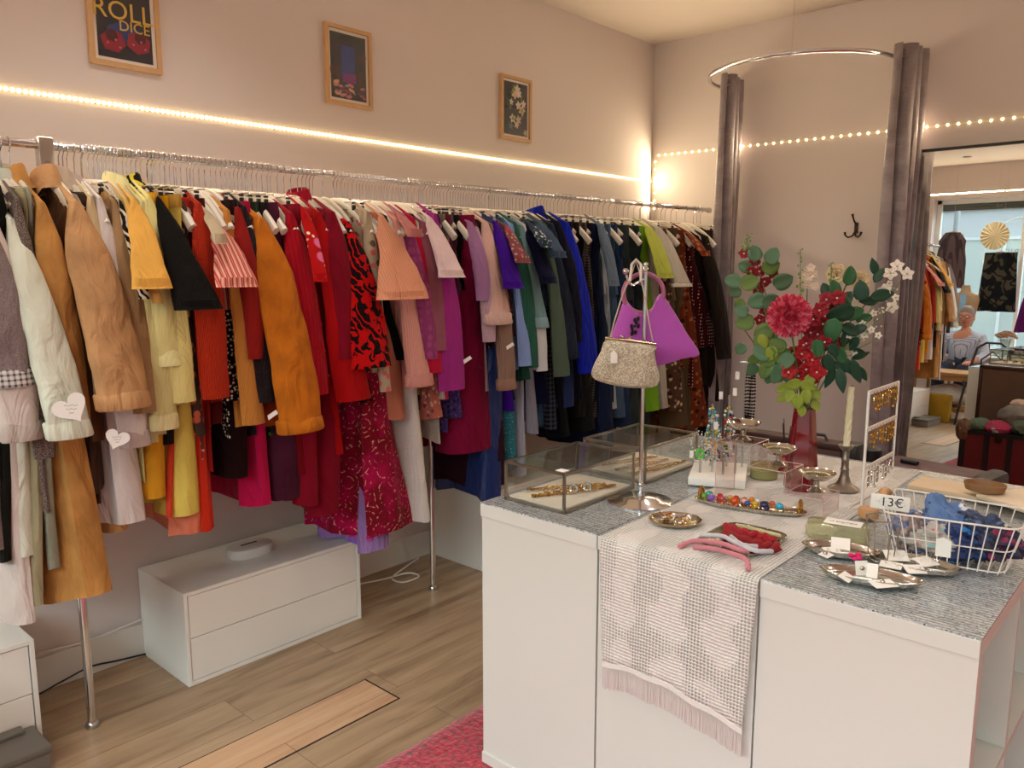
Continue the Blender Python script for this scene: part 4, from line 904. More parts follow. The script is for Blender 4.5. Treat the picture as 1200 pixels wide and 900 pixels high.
def glitter_mat():
    m, nt, b = nm('sequin_cover'); L = nt.links; tc = nt.nodes.new('ShaderNodeTexCoord')
    mp = nt.nodes.new('ShaderNodeMapping'); mp.inputs['Scale'].default_value = (1, 2.2, 1); L.new(tc.outputs['Object'], mp.inputs[0])
    v = nt.nodes.new('ShaderNodeTexVoronoi'); v.inputs['Scale'].default_value = 260; L.new(mp.outputs[0], v.inputs['Vector'])
    n = nt.nodes.new('ShaderNodeTexNoise'); n.inputs['Scale'].default_value = 22; n.inputs['Detail'].default_value = 8; n.inputs['Roughness'].default_value = .75
    mq = nt.nodes.new('ShaderNodeMapping'); mq.inputs['Scale'].default_value = (1, 5, 1); L.new(tc.outputs['Object'], mq.inputs[0]); L.new(mq.outputs[0], n.inputs['Vector'])
    ad = nt.nodes.new('ShaderNodeMath'); ad.operation = 'MULTIPLY_ADD'; ad.inputs[1].default_value = .55; L.new(v.outputs['Color'], ad.inputs[0]); L.new(n.outputs[0], ad.inputs[2])
    cr = nt.nodes.new('ShaderNodeValToRGB'); e = cr.color_ramp.elements; e[0].position = .5; e[0].color = srgb('#56606a'); e[1].position = .92; e[1].color = srgb('#dfe6e8'); L.new(ad.outputs[0], cr.inputs[0])
    # woven grid of thread rows
    w = nt.nodes.new('ShaderNodeTexWave'); w.inputs['Scale'].default_value = 26; w.bands_direction = 'Y'; w.inputs['Distortion'].default_value = .6; L.new(tc.outputs['Object'], w.inputs['Vector'])
    mx = nt.nodes.new('ShaderNodeMix'); mx.data_type = 'RGBA'; mx.blend_type = 'MULTIPLY'; mx.inputs[0].default_value = .5; L.new(cr.outputs[0], mx.inputs[6]); L.new(w.outputs[0], mx.inputs[7])
    L.new(mx.outputs[2], b.inputs['Base Color']); b.inputs['Metallic'].default_value = .4
    r = nt.nodes.new('ShaderNodeMapRange'); r.inputs[3].default_value = .2; r.inputs[4].default_value = .6; L.new(v.outputs['Color'], r.inputs[0]); L.new(r.outputs[0], b.inputs['Roughness'])
    bp = nt.nodes.new('ShaderNodeBump'); bp.inputs['Strength'].default_value = .7; bp.inputs['Distance'].default_value = .002; L.new(v.outputs['Distance'], bp.inputs['Height']); L.new(bp.outputs[0], b.inputs['Normal'])
    b.inputs['Coat Weight'].default_value = 1; b.inputs['Coat Roughness'].default_value = .01; b.inputs['Coat IOR'].default_value = 1.5
    return m
gl = glitter_mat()
for a, b, l in ((-1.549, -1.136, 'left'), (-1.133, -.275, 'right')):
    tag(MB().box((a, CY0, T0+.0002), (b, CY1, T)).build('counter_cover', gl, smooth=False), {'left': 'silver sequinned cover under glass, left part of the counter below the glass cases', 'right': 'silver sequinned cover under glass, wide right part of the counter'}[l], 'table cover')

# crochet runner
def crochet():
    m, nt, b = nm('crochet'); L = nt.links; N = nt.nodes.new; tc = N('ShaderNodeTexCoord'); sp = N('ShaderNodeSeparateXYZ'); L.new(tc.outputs['Object'], sp.inputs[0])
    ad = N('ShaderNodeMath'); ad.operation = 'ADD'; L.new(sp.outputs[1], ad.inputs[0]); L.new(sp.outputs[2], ad.inputs[1])
    cb = N('ShaderNodeCombineXYZ'); L.new(sp.outputs[0], cb.inputs[0]); L.new(ad.outputs[0], cb.inputs[1])
    v = N('ShaderNodeTexVoronoi'); v.voronoi_dimensions = '2D'; v.inputs['Scale'].default_value = 118; v.inputs['Randomness'].default_value = .08; L.new(cb.outputs[0], v.inputs['Vector'])
    hole = N('ShaderNodeMapRange'); hole.inputs[1].default_value = .24; hole.inputs[2].default_value = .34; hole.inputs[3].default_value = 1; hole.inputs[4].default_value = 0; L.new(v.outputs['Distance'], hole.inputs[0])
    # leaf-shaped closed areas of the pattern
    v2 = N('ShaderNodeTexVoronoi'); v2.voronoi_dimensions = '2D'; v2.inputs['Scale'].default_value = 13; v2.inputs['Randomness'].default_value = .75; v2.feature = 'SMOOTH_F1'; L.new(cb.outputs[0], v2.inputs['Vector'])
    w = N('ShaderNodeTexWave'); w.inputs['Scale'].default_value = 2.4; w.bands_direction = 'X'; L.new(cb.outputs[0], w.inputs['Vector'])
    mm = N('ShaderNodeMath'); mm.operation = 'MULTIPLY_ADD'; mm.inputs[1].default_value = .5; L.new(w.outputs[1], mm.inputs[0]); L.new(v2.outputs['Distance'], mm.inputs[2])
    msk = N('ShaderNodeMapRange'); msk.inputs[1].default_value = .5; msk.inputs[2].default_value = .75; L.new(mm.outputs[0], msk.inputs[0])
    mu = N('ShaderNodeMath'); mu.operation = 'MULTIPLY'; L.new(hole.outputs[0], mu.inputs[0]); L.new(msk.outputs[0], mu.inputs[1])
    inv = N('ShaderNodeMath'); inv.operation = 'SUBTRACT'; inv.inputs[0].default_value = 1; L.new(mu.outputs[0], inv.inputs[1]); L.new(inv.outputs[0], b.inputs['Alpha'])
    b.inputs['Base Color'].default_value = srgb('#e6e0da'); b.inputs['Roughness'].default_value = .9; b.inputs['Sheen Weight'].default_value = .2
    h = N('ShaderNodeMath'); h.operation = 'ADD'; L.new(v.outputs['Distance'], h.inputs[0]); L.new(v2.outputs['Distance'], h.inputs[1])
    bp = N('ShaderNodeBump'); bp.inputs['Strength'].default_value = 1; bp.inputs['Distance'].default_value = .006; L.new(h.outputs[0], bp.inputs['Height']); L.new(bp.outputs[0], b.inputs['Normal'])
    return m
cro = crochet(); rn = thing('lace_runner', (-.91, 1.58, T), 'white crocheted lace runner across the counter hanging over its front', 'table runner')
RX0, RX1 = -1.118, -.70
prof = [(y, T+.002) for y in [2.80, 2.5, 2.2, 1.9, 1.7, 1.62, 1.60]]+[(1.590, T+.0015), (1.581, T-.003), (1.577, T-.012)]
def hangz(u): return lerp(.485, .475, u)
mb = MB(); nu = 44; rows = []
for y, z in prof: rows.append([(lerp(RX0, RX1, i/nu), y, z) for i in range(nu+1)])
for j in range(1, 17):
    t_ = j/16
    rows.append([(lerp(RX0, RX1, i/nu)+(.022*t_*(1-2*i/nu))*.8, 1.574-.004*math.sin(i*.45+1)*t_-.006*t_*math.sin(i/nu*math.pi), lerp(T-.012, .497+.018*math.sin(i/nu*math.pi*1.3)-.012*(i/nu), t_)) for i in range(nu+1)])
for r in rows: mb.v += [Vector(p) for p in r]
n_ = nu+1; mb.f = [(j*n_+i, j*n_+i+1, (j+1)*n_+i+1, (j+1)*n_+i) for j in range(len(rows)-1) for i in range(nu)]; mb.mi = [0]*len(mb.f)
mb.build('lace', cro, rn, solid=.0016)
last = rows[-1]; mb = MB()
mb.rings([[(p[0], p[1]-.0022, p[2]+.004), (p[0], p[1]+.0015, p[2]+.004), (p[0], p[1]+.0015, p[2]-.009), (p[0], p[1]-.0022, p[2]-.009)] for p in last])
mb.build('hem_band', mat('runner_band', '#e2ddd6', .85, bump=.3, bscale=300), rn, smooth=False)
mb = MB(); nf = 96
for k in range(nf):
    u = (k+.5)/nf*nu; i = min(int(u), nu-1); p = Vector(last[i]).lerp(Vector(last[i+1]), u-i); L_ = .056+.006*random.random()
    dx = random.uniform(-.0015, .0015)
    mb.tube([(p.x, p.y, p.z-.007), (p.x+dx*.5, p.y-.0005, p.z-.007-L_*.5), (p.x+dx, p.y, p.z-.007-L_)], [.0013, .0019, .0016], 5)
o = mb.build('fringe', mat('fringe_thread', '#d5cbc6', .9), rn); o['kind'] = 'stuff'

# ---------------------------------------------------------------- helper: a point of the photo on a plane facing the camera through o
def VN(o): n = Vector((-o[0], -o[1], 0)); n.normalize(); return n
def PP(px, py, o, n=None):
    n = n or VN(o); r = ray(px, py); o = Vector(o); c0 = Vector((0, 0, CAMH)); return c0+r*((o-c0).dot(n)/r.dot(n))
def puff(pts, o, depth, n=None, bulge=(.0, .55, .9, 1), sc=(1, .985, .86, .5)):
    n = n or VN(o); P = [PP(*p, o, n) for p in pts]; c = sum(P, Vector((0, 0, 0)))/len(P)
    rs = []
    for s_, b_ in list(zip(sc, bulge))[::-1]: rs.append([c+(p-c)*s_+n*depth*b_ for p in P])
    for s_, b_ in list(zip(sc, bulge))[1:]: rs.append([c+(p-c)*s_-n*depth*b_ for p in P])
    return MB().rings(rs)
def smooth_poly(pts, k=4):
    out = []; n = len(pts)
    for i in range(n):
        p0, p1, p2, p3 = [Vector(pts[(i+j-1) % n]) for j in range(4)]
        for q in range(k):
            u = q/k; out.append(tuple(.5*((2*p1)+(p2-p0)*u+(2*p0-5*p1+4*p2-p3)*u*u+(3*p1-p0-3*p2+p3)*u**3)))
    return out
# glass cases
cglass = arch('case_glass', '#fbfdfc', .06)
casem = mat('case_metal', '#a49c90', .3, 1)
def case(x0, x1, y0, y1, h, label):
    t = thing('glass_case', ((x0+x1)/2, (y0+y1)/2, T), label, 'display case'); z0, z1 = T+.001, T+h; e = .0035; mb = MB()
    for x in (x0, x1):
        for y in (y0, y1): mb.box((x-e, y-e, z0), (x+e, y+e, z1))
    for z in (z0+.004, z1-e):
        for y in (y0, y1): mb.box((x0, y-e, z-e), (x1, y+e, z+e))
        for x in (x0, x1): mb.box((x-e, y0, z-e), (x+e, y1, z+e))
    mb.build('frame', casem, t, smooth=False)
    g = .001
    for a, b in (((x0, y0-g, z0), (x1, y0+g, z1)), ((x0, y1-g, z0), (x1, y1+g, z1)), ((x0-g, y0, z0), (x0+g, y1, z1)), ((x1-g, y0, z0), (x1+g, y1, z1)), ((x0, y0, z1-.002), (x1, y1, z1))):
        MB().box(a, b).build('glass_pane', cglass, t, smooth=False)
    MB().box((x0+.006, y0+.006, z0+.001), (x1-.006, y1-.006, z0+.012), .003).build('pad', mat('linen_pad', '#ded0c0', .9, bump=.4, bscale=400), t)
    return t
case(-1.515, -1.30, 1.66, 2.00, .115, 'front glass display case with metal edges on the left of the counter')
case(-1.535, -1.30, 2.065, 2.385, .115, 'rear glass display case with metal edges behind the first one')
MB().box((-1.33, 1.665, T+.1165), (-1.30, 1.69, T+.1185))
tg = MB().box((-1.335, 1.665, T+.1155), (-1.305, 1.690, T+.117)).build('price_tag', paper, smooth=False); tag(tg, 'tiny white price card on the corner of the front glass case', 'tag')
def necklace(p, q, r, label, grp, links=26, m=gold, drop=0):
    mb = MB(); p, q = Vector(p), Vector(q)
    for i in range(links):
        for s_ in (-1, 1):
            u = i/(links-1); c = p.lerp(q, u)+Vector((q-p).normalized().cross(Vector((0, 0, 1))))*s_*.012*math.sin(u*math.pi)
            mb.torus(c, r, r*.32, (random.uniform(-.6, .6), random.uniform(-.6, .6), 1), 10, 5)
    tag(mb.build('necklace', m), label, 'necklace', grp)
zc = T+.0185
for (a, b, c, d, r) in ((-1.49, 1.73, -1.36, 1.93, .0045), (-1.435, 1.69, -1.33, 1.94, .006)): necklace((a, b, zc), (c, d, zc), r, 'gold chain necklace in the front glass case, '+('left of two' if r < .005 else 'right of two, larger links'), 'gold chains in the glass cases')
for i, (a, b, c, d) in enumerate(((-1.50, 2.12, -1.43, 2.34), (-1.43, 2.10, -1.38, 2.33), (-1.36, 2.09, -1.325, 2.35))): necklace((a, b, zc), (c, d, zc), .0048, ('left', 'middle', 'right')[i]+' of three gold chain necklaces in the rear glass case', 'gold chains in the glass cases')
for i in range(2):
    tag(MB().torus((-1.375+.02*i, 1.80+.04*i, zc+.010), .011, .004, (.3, -1, .2), 16, 8).build('ring', silver), ('first', 'second')[i]+' chunky silver ring lying on the gold chain in the front glass case', 'ring')

# ---------------------------------------------------------------- bag stand and bags
SX, SY = -1.210, 1.900
st = thing('bag_stand', (SX, SY, T), 'tall chrome stand with a round base holding two handbags', 'display stand')
MB().lathe((SX, SY, T), [(.094, 0), (.095, .003), (.090, .006), (.066, .007), (.050, .017), (.046, .018), (.012, .020), (.010, .03)], 40).build('base', chrome, st)
MB().tube([(SX, SY, T+.03), (SX, SY, 1.50)], .0058, 12).build('pole', chrome, st)
MB().ball((SX, SY, T+.052), .0095, 12).build('collar', chrome, st)
so = (SX, SY, 1.4); sn = VN(so)
MB().tube([PP(734, 322, so)+Vector((0, 0, -.0)), PP(736, 332, so), PP(742, 334, so), (SX, SY, PP(745, 326, so).z), PP(750, 334, so), PP(755, 330, so), PP(756, 318, so)], .004, 8).build('arm', chrome, st)
for p in ((733, 318), (756, 316)): MB().ball(PP(*p, so), .009, 10).build('finial', chrome, st)
MB().ball((SX, SY, 1.503), .007, 8).build('finial', chrome, st)
# pink bag behind the pole
o2 = (SX-.012, SY+.045, 1.33)
pb = thing('handbag', o2, 'bright orchid pink handbag with ring handles hanging on the chrome stand', 'handbag')
pinkb = mat('orchid_fabric', '#b050b4', .85, bump=.5, bscale=350, sheen=.3, var=.08, vscale=30)
body = smooth_poly([(732, 352), (742, 362), (752, 366), (764, 361), (774, 344), (788, 362), (806, 392), (820, 415), (800, 420), (770, 429), (735, 432), (712, 418), (716, 396), (724, 372)], 3)
puff(body, o2, .03).build('body', pinkb, pb)
for dn in (.018, -.02):
    cpt = PP(754, 344, o2)+sn*dn
    MB().torus(cpt, .056, .0062, sn, 40, 8, 1.0).build('handle', mat('ring_handle', '#a86488', .6, bump=.6, bscale=500), pb)
MB().lathe(PP(744, 381, o2)+sn*.034, [(.001, .0), (.004, .002), (.001, .004)], 8, sn).build('brooch', mat('pewter', '#3a3436', .3, .9), pb)
br = MB()
for k in range(9): br.ball(PP(744+4*math.cos(k*1.3), 381+9*math.sin(k*.9), o2)+sn*.033, .005, 6, (1, 1, 1.5))
br.build('brooch', mat('pewter', '#3a3436', .3, .9), pb)
# silver bag in front
o3 = (SX-.01+sn.x*.05, SY+sn.y*.05, 1.23)
sb = thing('handbag', o3, 'small silver glittering frame handbag with thin straps hanging in front on the stand', 'handbag')
silb = fab('#8e8470', 'glitter', '#d8ccb4', sc=.9, rough=.35)
bodyp = smooth_poly([(711, 398), (738, 401), (768, 405), (767, 414), (770, 428), (773, 441), (771, 450), (762, 454), (738, 454), (715, 450), (697, 444), (693, 437), (697, 425), (704, 412)], 3)
puff(bodyp, o3, .024).build('body', silb, sb)
fr = MB(); fpts = [PP(*p, o3) for p in ((708, 411), (710, 396), (739, 399), (768, 403), (767, 416))]
for dn in (-.004, .004): fr.tube([p+sn*dn for p in fpts], .0035, 8)
fr.build('frame', mat('bag_frame', '#b5a78a', .25, 1), sb)
for p in ((730, 395), (738, 397)): MB().ball(PP(*p, o3), .006, 8).build('clasp', mat('bag_frame', '#b5a78a', .25, 1), sb)
MB().tube([PP(715, 397, o3), PP(719, 380, o3), PP(730, 344, o3), PP(741, 318, o3)+sn*-.045, PP(745, 306, o3)-sn*.05, PP(749, 318, o3)-sn*.045, PP(755, 344, o3), PP(762, 385, o3), PP(765, 400, o3)], .0022, 6).build('strap', mat('strap', '#b9a99a', .6), sb)
MB().tube([PP(738, 330, o3), PP(740, 310, o3)-sn*.05, PP(745, 304, o3)-sn*.055, PP(751, 310, o3)-sn*.05, PP(751, 330, o3)], .004, 6).build('strap', mat('strap_w', '#cfc4bc', .6), sb)
n0 = sn*.03; tgp = [(716, 413), (720, 409), (724, 414), (724, 424), (716, 424)]
mb = MB(); mb.rings([[PP(*p, o3)+n0 for p in tgp], [PP(*p, o3)+sn*.0312 for p in tgp]]); o = mb.build('price_tag', paper, smooth=False); tag(o, 'small white price tag tied to the silver handbag', 'tag')

# ---------------------------------------------------------------- dishes
def dish(cx, cy, rx, ry, h, label, name='tray', n=40, rot=0, p=1, m=silver, z=T+.0045, cat='tray', lip=.006):
    t = thing(name, (cx, cy, z), label, cat); rs = []
    for s_, zz in ((.01, 0.0), (.80, 0.0), (.9, .002), (1, h-.001), (1, h), (.97, h+.0005), (.87, .0045), (.78, .0025), (.01, .0022)):
        ring = []
        for k in range(n):
            a = 2*math.pi*k/n+.0001; c_, s2 = math.cos(a), math.sin(a)
            u = math.copysign(abs(c_)**p, c_)*rx*s_; v = math.copysign(abs(s2)**p, s2)*ry*s_
            ring.append((cx+u*math.cos(rot)-v*math.sin(rot), cy+u*math.sin(rot)+v*math.cos(rot), z+zz))
        rs.append(ring)
    MB().rings(rs).build('dish', m, t); return t
brass_s = mat('tarnished_silver', '#b0aca2', .22, 1, bump=.3, bscale=90)
ta = dish(-1.028, 1.785, .070, .060, .012, 'faceted oval silver tray full of rings and chains, nearest the stand', n=12, rot=.6, m=brass_s)
rim = MB(); pts = [(-1.028+math.cos(.6)*.0695*math.cos(a)-math.sin(.6)*.0595*math.sin(a), 1.785+math.sin(.6)*.0695*math.cos(a)+math.cos(.6)*.0595*math.sin(a), T+.0165) for a in [2*math.pi*k/12 for k in range(12)]]
rim.tube(pts, .0012, 6, closed=True).build('rim', gold, ta)
for k in range(16):
    a = random.uniform(0, 6.28); r = .042*math.sqrt(random.random()); c = (-1.028+r*math.cos(a), 1.785+r*math.sin(a), T+.0145+.006*random.random())
    m = gold if k % 3 else silver; R = random.uniform(.007, .013); ax = (random.uniform(-1, 1), random.uniform(-1, 1), 1)
    o = MB().torus(c, R, .0017, ax, 18, 6); q = thing('ring', c, ('large ' if R > .0105 else 'small ')+('gold' if k % 3 else 'silver')+(' hoop with a pearl' if k % 2 == 0 else ' plain hoop')+', '+('far' if math.sin(a) > .4 else 'near' if math.sin(a) < -.4 else 'middle')+' '+('right' if math.cos(a) > 0 else 'left')+' of tray, '+('low in', 'deep in', 'higher in', 'on top of')[k//4]+' the pile', 'jewellery', 'jewellery pile on the faceted tray'); o.build('band', m, q)
    if k % 2 == 0: MB().ball((c[0]+R*.8, c[1], c[2]+.003), .003, 6).build('bead', mat('pearl', '#e6dccf', .2), q)
tb = dish(-.942, 2.038, .155, .045, .012, 'long oval silver tray with two gold handles, full of coloured rings', rot=.205, p=.85)
for s_ in (-1, 1):
    c = Vector((-.942+s_*math.cos(.205)*.136, 2.038+s_*math.sin(.205)*.136, T+.026)); d = Vector((math.cos(.205), math.sin(.205), 0))
    MB().torus(c, .020, .0042, d, 24, 8).torus(c, .011, .003, d, 16, 6).ball(c, .006, 8).build('handle', gold, tb)
cols = ['#1f9a6a', '#7a4aa8', '#b01828', '#c43a3a', '#c8a050', '#d84a10', '#b0202a', '#b06a30', '#2a5aa8', '#d8b020', '#e0e0e0', '#10204a', '#18a0c8', '#c86a40', '#7a2a30', '#60a040', '#e8a0a0', '#c01c38', '#d87820', '#203a90']
pos = [(-.115, .01), (-.10, -.02), (-.085, .016), (-.07, -.012), (-.055, .012), (-.035, -.018), (-.04, .018), (-.015, .012), (0, -.018), (.018, -.008), (.02, .018), (.045, -.014), (.085, -.012), (.06, .014), (-.06, -.028), (-.125, -.008), (-.012, -.004), (-.082, -.002), (.002, .024), (.045, .004)]
names = ['emerald green', 'violet', 'red', 'brick red', 'amber', 'orange', 'ruby', 'copper', 'blue', 'yellow', 'white', 'navy', 'turquoise', 'rust', 'maroon', 'leaf green', 'pink', 'crimson', 'tangerine', 'royal blue']
for k, (u, v) in enumerate(pos):
    big = k in (0, 1, 5, 12, 11); R = .0105 if big else .008
    c = Vector((-.942+u*math.cos(.205)-v*math.sin(.205), 2.038+u*math.sin(.205)+v*math.cos(.205), T+.017)); ax = (random.uniform(-1, 1), -1, random.uniform(.2, 1.2))
    m = mat('gem'+cols[k], cols[k], .12, coat=1)
    q = thing('ring', c, ('large ' if big else 'small ')+names[k]+' ring in the long gold-handled tray', 'ring', 'coloured rings in the long tray')
    MB().torus(c, R, .0028 if big else .002, ax, 18, 8).build('band', m if k % 2 else gold, q)
    MB().ball(c+Vector((0, -.002, R*.9)), .0118 if big else .0085, 10, (1, 1, .8)).build('stone', m, q)
# rectangular tray with hair bands
tc_ = dish(-.833, 1.772, .083, .107, .010, 'rectangular silver tray with cut corners under the coiled hair bands', n=40, p=.42, m=brass_s, z=T+.0045)
def cord(pts, r, col, label, plait=False, name='hair_band'):
    P = [Vector(p) for p in pts]; Q = []
    for i in range(len(P)-1):
        p0, p1, p2, p3 = P[max(i-1, 0)], P[i], P[i+1], P[min(i+2, len(P)-1)]
        for k in range(10):
            u = k/10; Q.append(.5*((2*p1)+(p2-p0)*u+(2*p0-5*p1+4*p2-p3)*u*u+(3*p1-p0-3*p2+p3)*u**3))
    Q.append(P[-1]); mb = MB(); m = mat('cord'+col, col, .95, bump=1, bscale=600, sheen=.08)
    rr = [r*(1+.08*math.sin(i*1.7)) for i in range(len(Q))]; rr[0] = rr[-1] = r*.5
    if plait:
        for ph in (0, 2.1, 4.2): mb.tube([q+Vector((0, 0, 0))+Vector((math.cos(ph+i*.35), 0, math.sin(ph+i*.35)))*r*.7 for i, q in enumerate(Q)], r*.75, 7)
    else: mb.tube(Q, rr, 9)
    tag(mb.build(name, m), label, 'hair band', 'hair bands on the rectangular tray')
def on(px, py, dz): return PZ(px, py, T+dz)
cord([on(852, 618, .022), on(872, 626, .026), on(892, 630, .026), on(908, 636, .022)], .011, '#b01020', 'thick red velvet hair band lying on the rectangular tray', True)
cord([on(850, 626, .020), on(874, 634, .022), on(896, 640, .022), on(911, 641, .018)], .010, '#98101a', 'darker red velvet hair band in front of the other red one', True)
cord([on(862, 615, .018), on(884, 620, .02), on(915, 628, .018)], .005, '#d8cc9a', 'pale yellow satin hair band behind the red ones')
cord([on(820, 627, .018), on(845, 628, .028), on(862, 636, .03), on(885, 645, .03), on(906, 646, .022)], .0055, '#dcd6dc', 'white fluffy hair band crossing the tray')
cord([on(856, 628, .026), on(870, 638, .034), on(888, 640, .03)], .005, '#d6d0d6', 'second white fluffy hair band, curled over the first')
cord([on(795, 641, .008), on(815, 634, .016), on(845, 637, .024), on(866, 644, .024), on(878, 646, .02)], .0062, '#dc8a94', 'pink fluffy hair band reaching left beyond the tray')
cord([on(812, 641, .008), on(835, 643, .014), on(858, 649, .022), on(874, 656, .02), on(877, 668, .010)], .0062, '#d88892', 'pink fluffy hair band bending down off the tray')
# flat silver leaf dishes with earring cards
for (cx, cy, rx, ry, rot, l) in ((PZ(985, 650, T).x, PZ(985, 650, T).y, .088, .046, .3, 'rear left leaf-shaped silver dish with earring cards and a pink flower'), (PZ(1072, 667, T).x, PZ(1072, 667, T).y, .092, .050, .15, 'right leaf-shaped silver dish with pearl earring cards'), (PZ(1020, 682, T).x, PZ(1020, 682, T).y, .104, .046, .3, 'front leaf-shaped silver dish with earring cards, nearest the counter edge')):
    d_ = dish(cx, cy, rx, ry, .014, l, name='leaf_dish', n=24, rot=rot, p=1.15, cat='dish')
    MB().tube([(cx-rx*.9*math.cos(rot), cy-rx*.9*math.sin(rot), T+.0085), (cx, cy, T+.0075), (cx+rx*.9*math.cos(rot), cy+rx*.9*math.sin(rot), T+.0085)], .0016, 6).build('vein', silver, d_)
ci = 0
for (px, py, a, tilt, sx, sy, st_, l) in ((975, 645, .3, .25, .030, .022, 2, 'left earring card in the rear dish'), (985, 637, -.2, .5, .034, .030, 0, 'blank upper card in the rear dish'), (968, 650, .9, .1, .024, .02, 1, 'small front card in the rear dish'), (1050, 651, .1, .35, .040, .030, 4, 'white card with several pearl studs in the right dish'), (1085, 658, .5, .2, .036, .030, 2, 'right card with two studs in the right dish'), (1044, 662, -.4, .15, .036, .024, 2, 'left card in the right dish'), (1072, 667, .2, .3, .034, .024, 3, 'front card in the right dish'), (1010, 668, .2, 1.25, .022, .032, 1, 'upright card with a big stud in the front dish'), (1035, 684, .4, .15, .042, .024, 1, 'wide card at the right of the front dish'), (992, 676, 1.0, .4, .03, .02, 0, 'dark-edged card at the left of the front dish'), (1022, 670, -.3, .9, .018, .030, 0, 'narrow leaning card in the front dish')):
    p = PZ(px, py, T+.017); e3 = Matrix.Rotation(a+.55, 4, 'Z') @ Matrix.Rotation(tilt, 4, 'X'); M = Matrix.Translation(p) @ e3
    q = thing('earring_card', p, l, 'earring card', 'earring cards in the silver dishes'); mb = MB().box((-sx/1.6, -sy/1.6, -.0005), (sx/1.6, sy/1.6, .0005)); mb.xf(M).build('card', paper, q, smooth=False)
    for k in range(st_):
        mb = MB().ball((sx*.5*(k/(max(1, st_-1))-.5)*1.3 if st_ > 1 else 0, sy*.12*(-1)**k, .003), .003 if st_ > 1 else .0055, 8); mb.xf(M).build('earring', mat('pearl', '#e6dccf', .2) if st_ > 1 else silver, q)
mb = MB()
for k in range(7): mb.ball(PZ(1002, 652, T+.03)+Vector((.009*math.cos(k), .009*math.sin(k), .004*math.sin(2*k))), .007, 7, (1, 1, .6))
tag(mb.build('fabric_flower', mat('hot_pink', '#d0186a', .7)), 'bright pink fabric flower on the rear leaf dish', 'flower')
# resin block with the shop card
blk = PZ(981, 632, T)
t = thing('resin_block', (blk.x, blk.y, T), 'rough pale green resin block carrying a white name card', 'block'); mb = MB(); rs = []
ang = .32
for z, s_ in ((.0045, .93), (.012, 1), (.030, 1.0), (.040, .97), (.043, .9)):
    rs.append([(blk.x+(u*math.cos(ang)-v*math.sin(ang)), blk.y+(u*math.sin(ang)+v*math.cos(ang)), T+z) for u, v in [(s_*.074*math.copysign(abs(math.cos(a))**.4, math.cos(a))*(1+.03*noise.noise((a*3, z*90, 2))), s_*.038*math.copysign(abs(math.sin(a))**.4, math.sin(a))*(1+.06*noise.noise((a*3, z*90, 5)))) for a in [2*math.pi*k/40 for k in range(40)]]])
mb.rings(rs).build('resin', mat('resin', '#d8d6b0', .12, trans=.75, ior=1.35, bump=.8, bscale=45), t)
M = basis((blk.x+.012, blk.y+.003, T+.0445), (math.cos(ang-.15), math.sin(ang-.15), 0), (-math.sin(ang-.15), math.cos(ang-.15), 0))
cd = thing('name_card', M.translation, 'white card printed LA BIJOUTERIE lying on the resin block', 'card')
mb = MB().box((-.043, -.024, 0), (.043, .024, .0012)); mb.xf(M).build('card', paper, cd, smooth=False)
flattext('LA BIJOUTERIE', .0098, ink, 'lettering', cd, M @ Matrix.Translation((0, -.002, .0013)), .0002)
flattext('___', .006, ink, 'lettering', cd, M @ Matrix.Translation((0, -.010, .0013)), .0002)

# ---------------------------------------------------------------- acrylic riser and footed bowls
acr = arch('acrylic', '#fcf7f6', .06); edge = mat('acrylic_edge', '#e8d0cc', .1, trans=.3, ior=1.2)
t = thing('acrylic_riser', (-.907, 2.13, T), 'clear acrylic three-step riser descending to the right', 'display riser')
ys0, ys1 = 2.07, 2.19; zt3 = [T+.173, T+.115, T+.057]; xs3 = [-1.063, -.961, -.856, -.752]; th_ = .003; zb_ = T+.0045
mb = MB(); mb.box((xs3[0], ys0, zb_), (xs3[0]+th_, ys1, zt3[0]))
for i in range(3):
    mb.box((xs3[i], ys0, zt3[i]-th_), (xs3[i+1], ys1, zt3[i]))
    mb.box((xs3[i+1]-th_, ys0, (zt3[i+1]-th_) if i < 2 else zb_), (xs3[i+1], ys1, zt3[i]))
mb.build('step_sheet', acr, t, smooth=False)
mb = MB(); pr = [(xs3[0], zb_), (xs3[0], zt3[0]), (xs3[1], zt3[0]), (xs3[1], zt3[1]), (xs3[2], zt3[1]), (xs3[2], zt3[2]), (xs3[3], zt3[2]), (xs3[3], zb_)]
for y in (ys0-.0005, ys1+.0005): mb.tube([(a, y, b) for a, b in pr], .0013, 5)
for a, b in pr[1:-1]: mb.tube([(a, ys0, b), (a, ys1, b)], .001, 5)
mb.build('sheet_edge', edge, t)
bowls = [((-1.012, 2.13, zt3[0]), 1, 'footed silver bowl on the highest acrylic step'), ((-.905, 2.135, zt3[1]), .98, 'footed silver bowl on the middle acrylic step'), ((-.80, 2.15, zt3[2]), 1.0, 'footed silver bowl on the lowest acrylic step')]
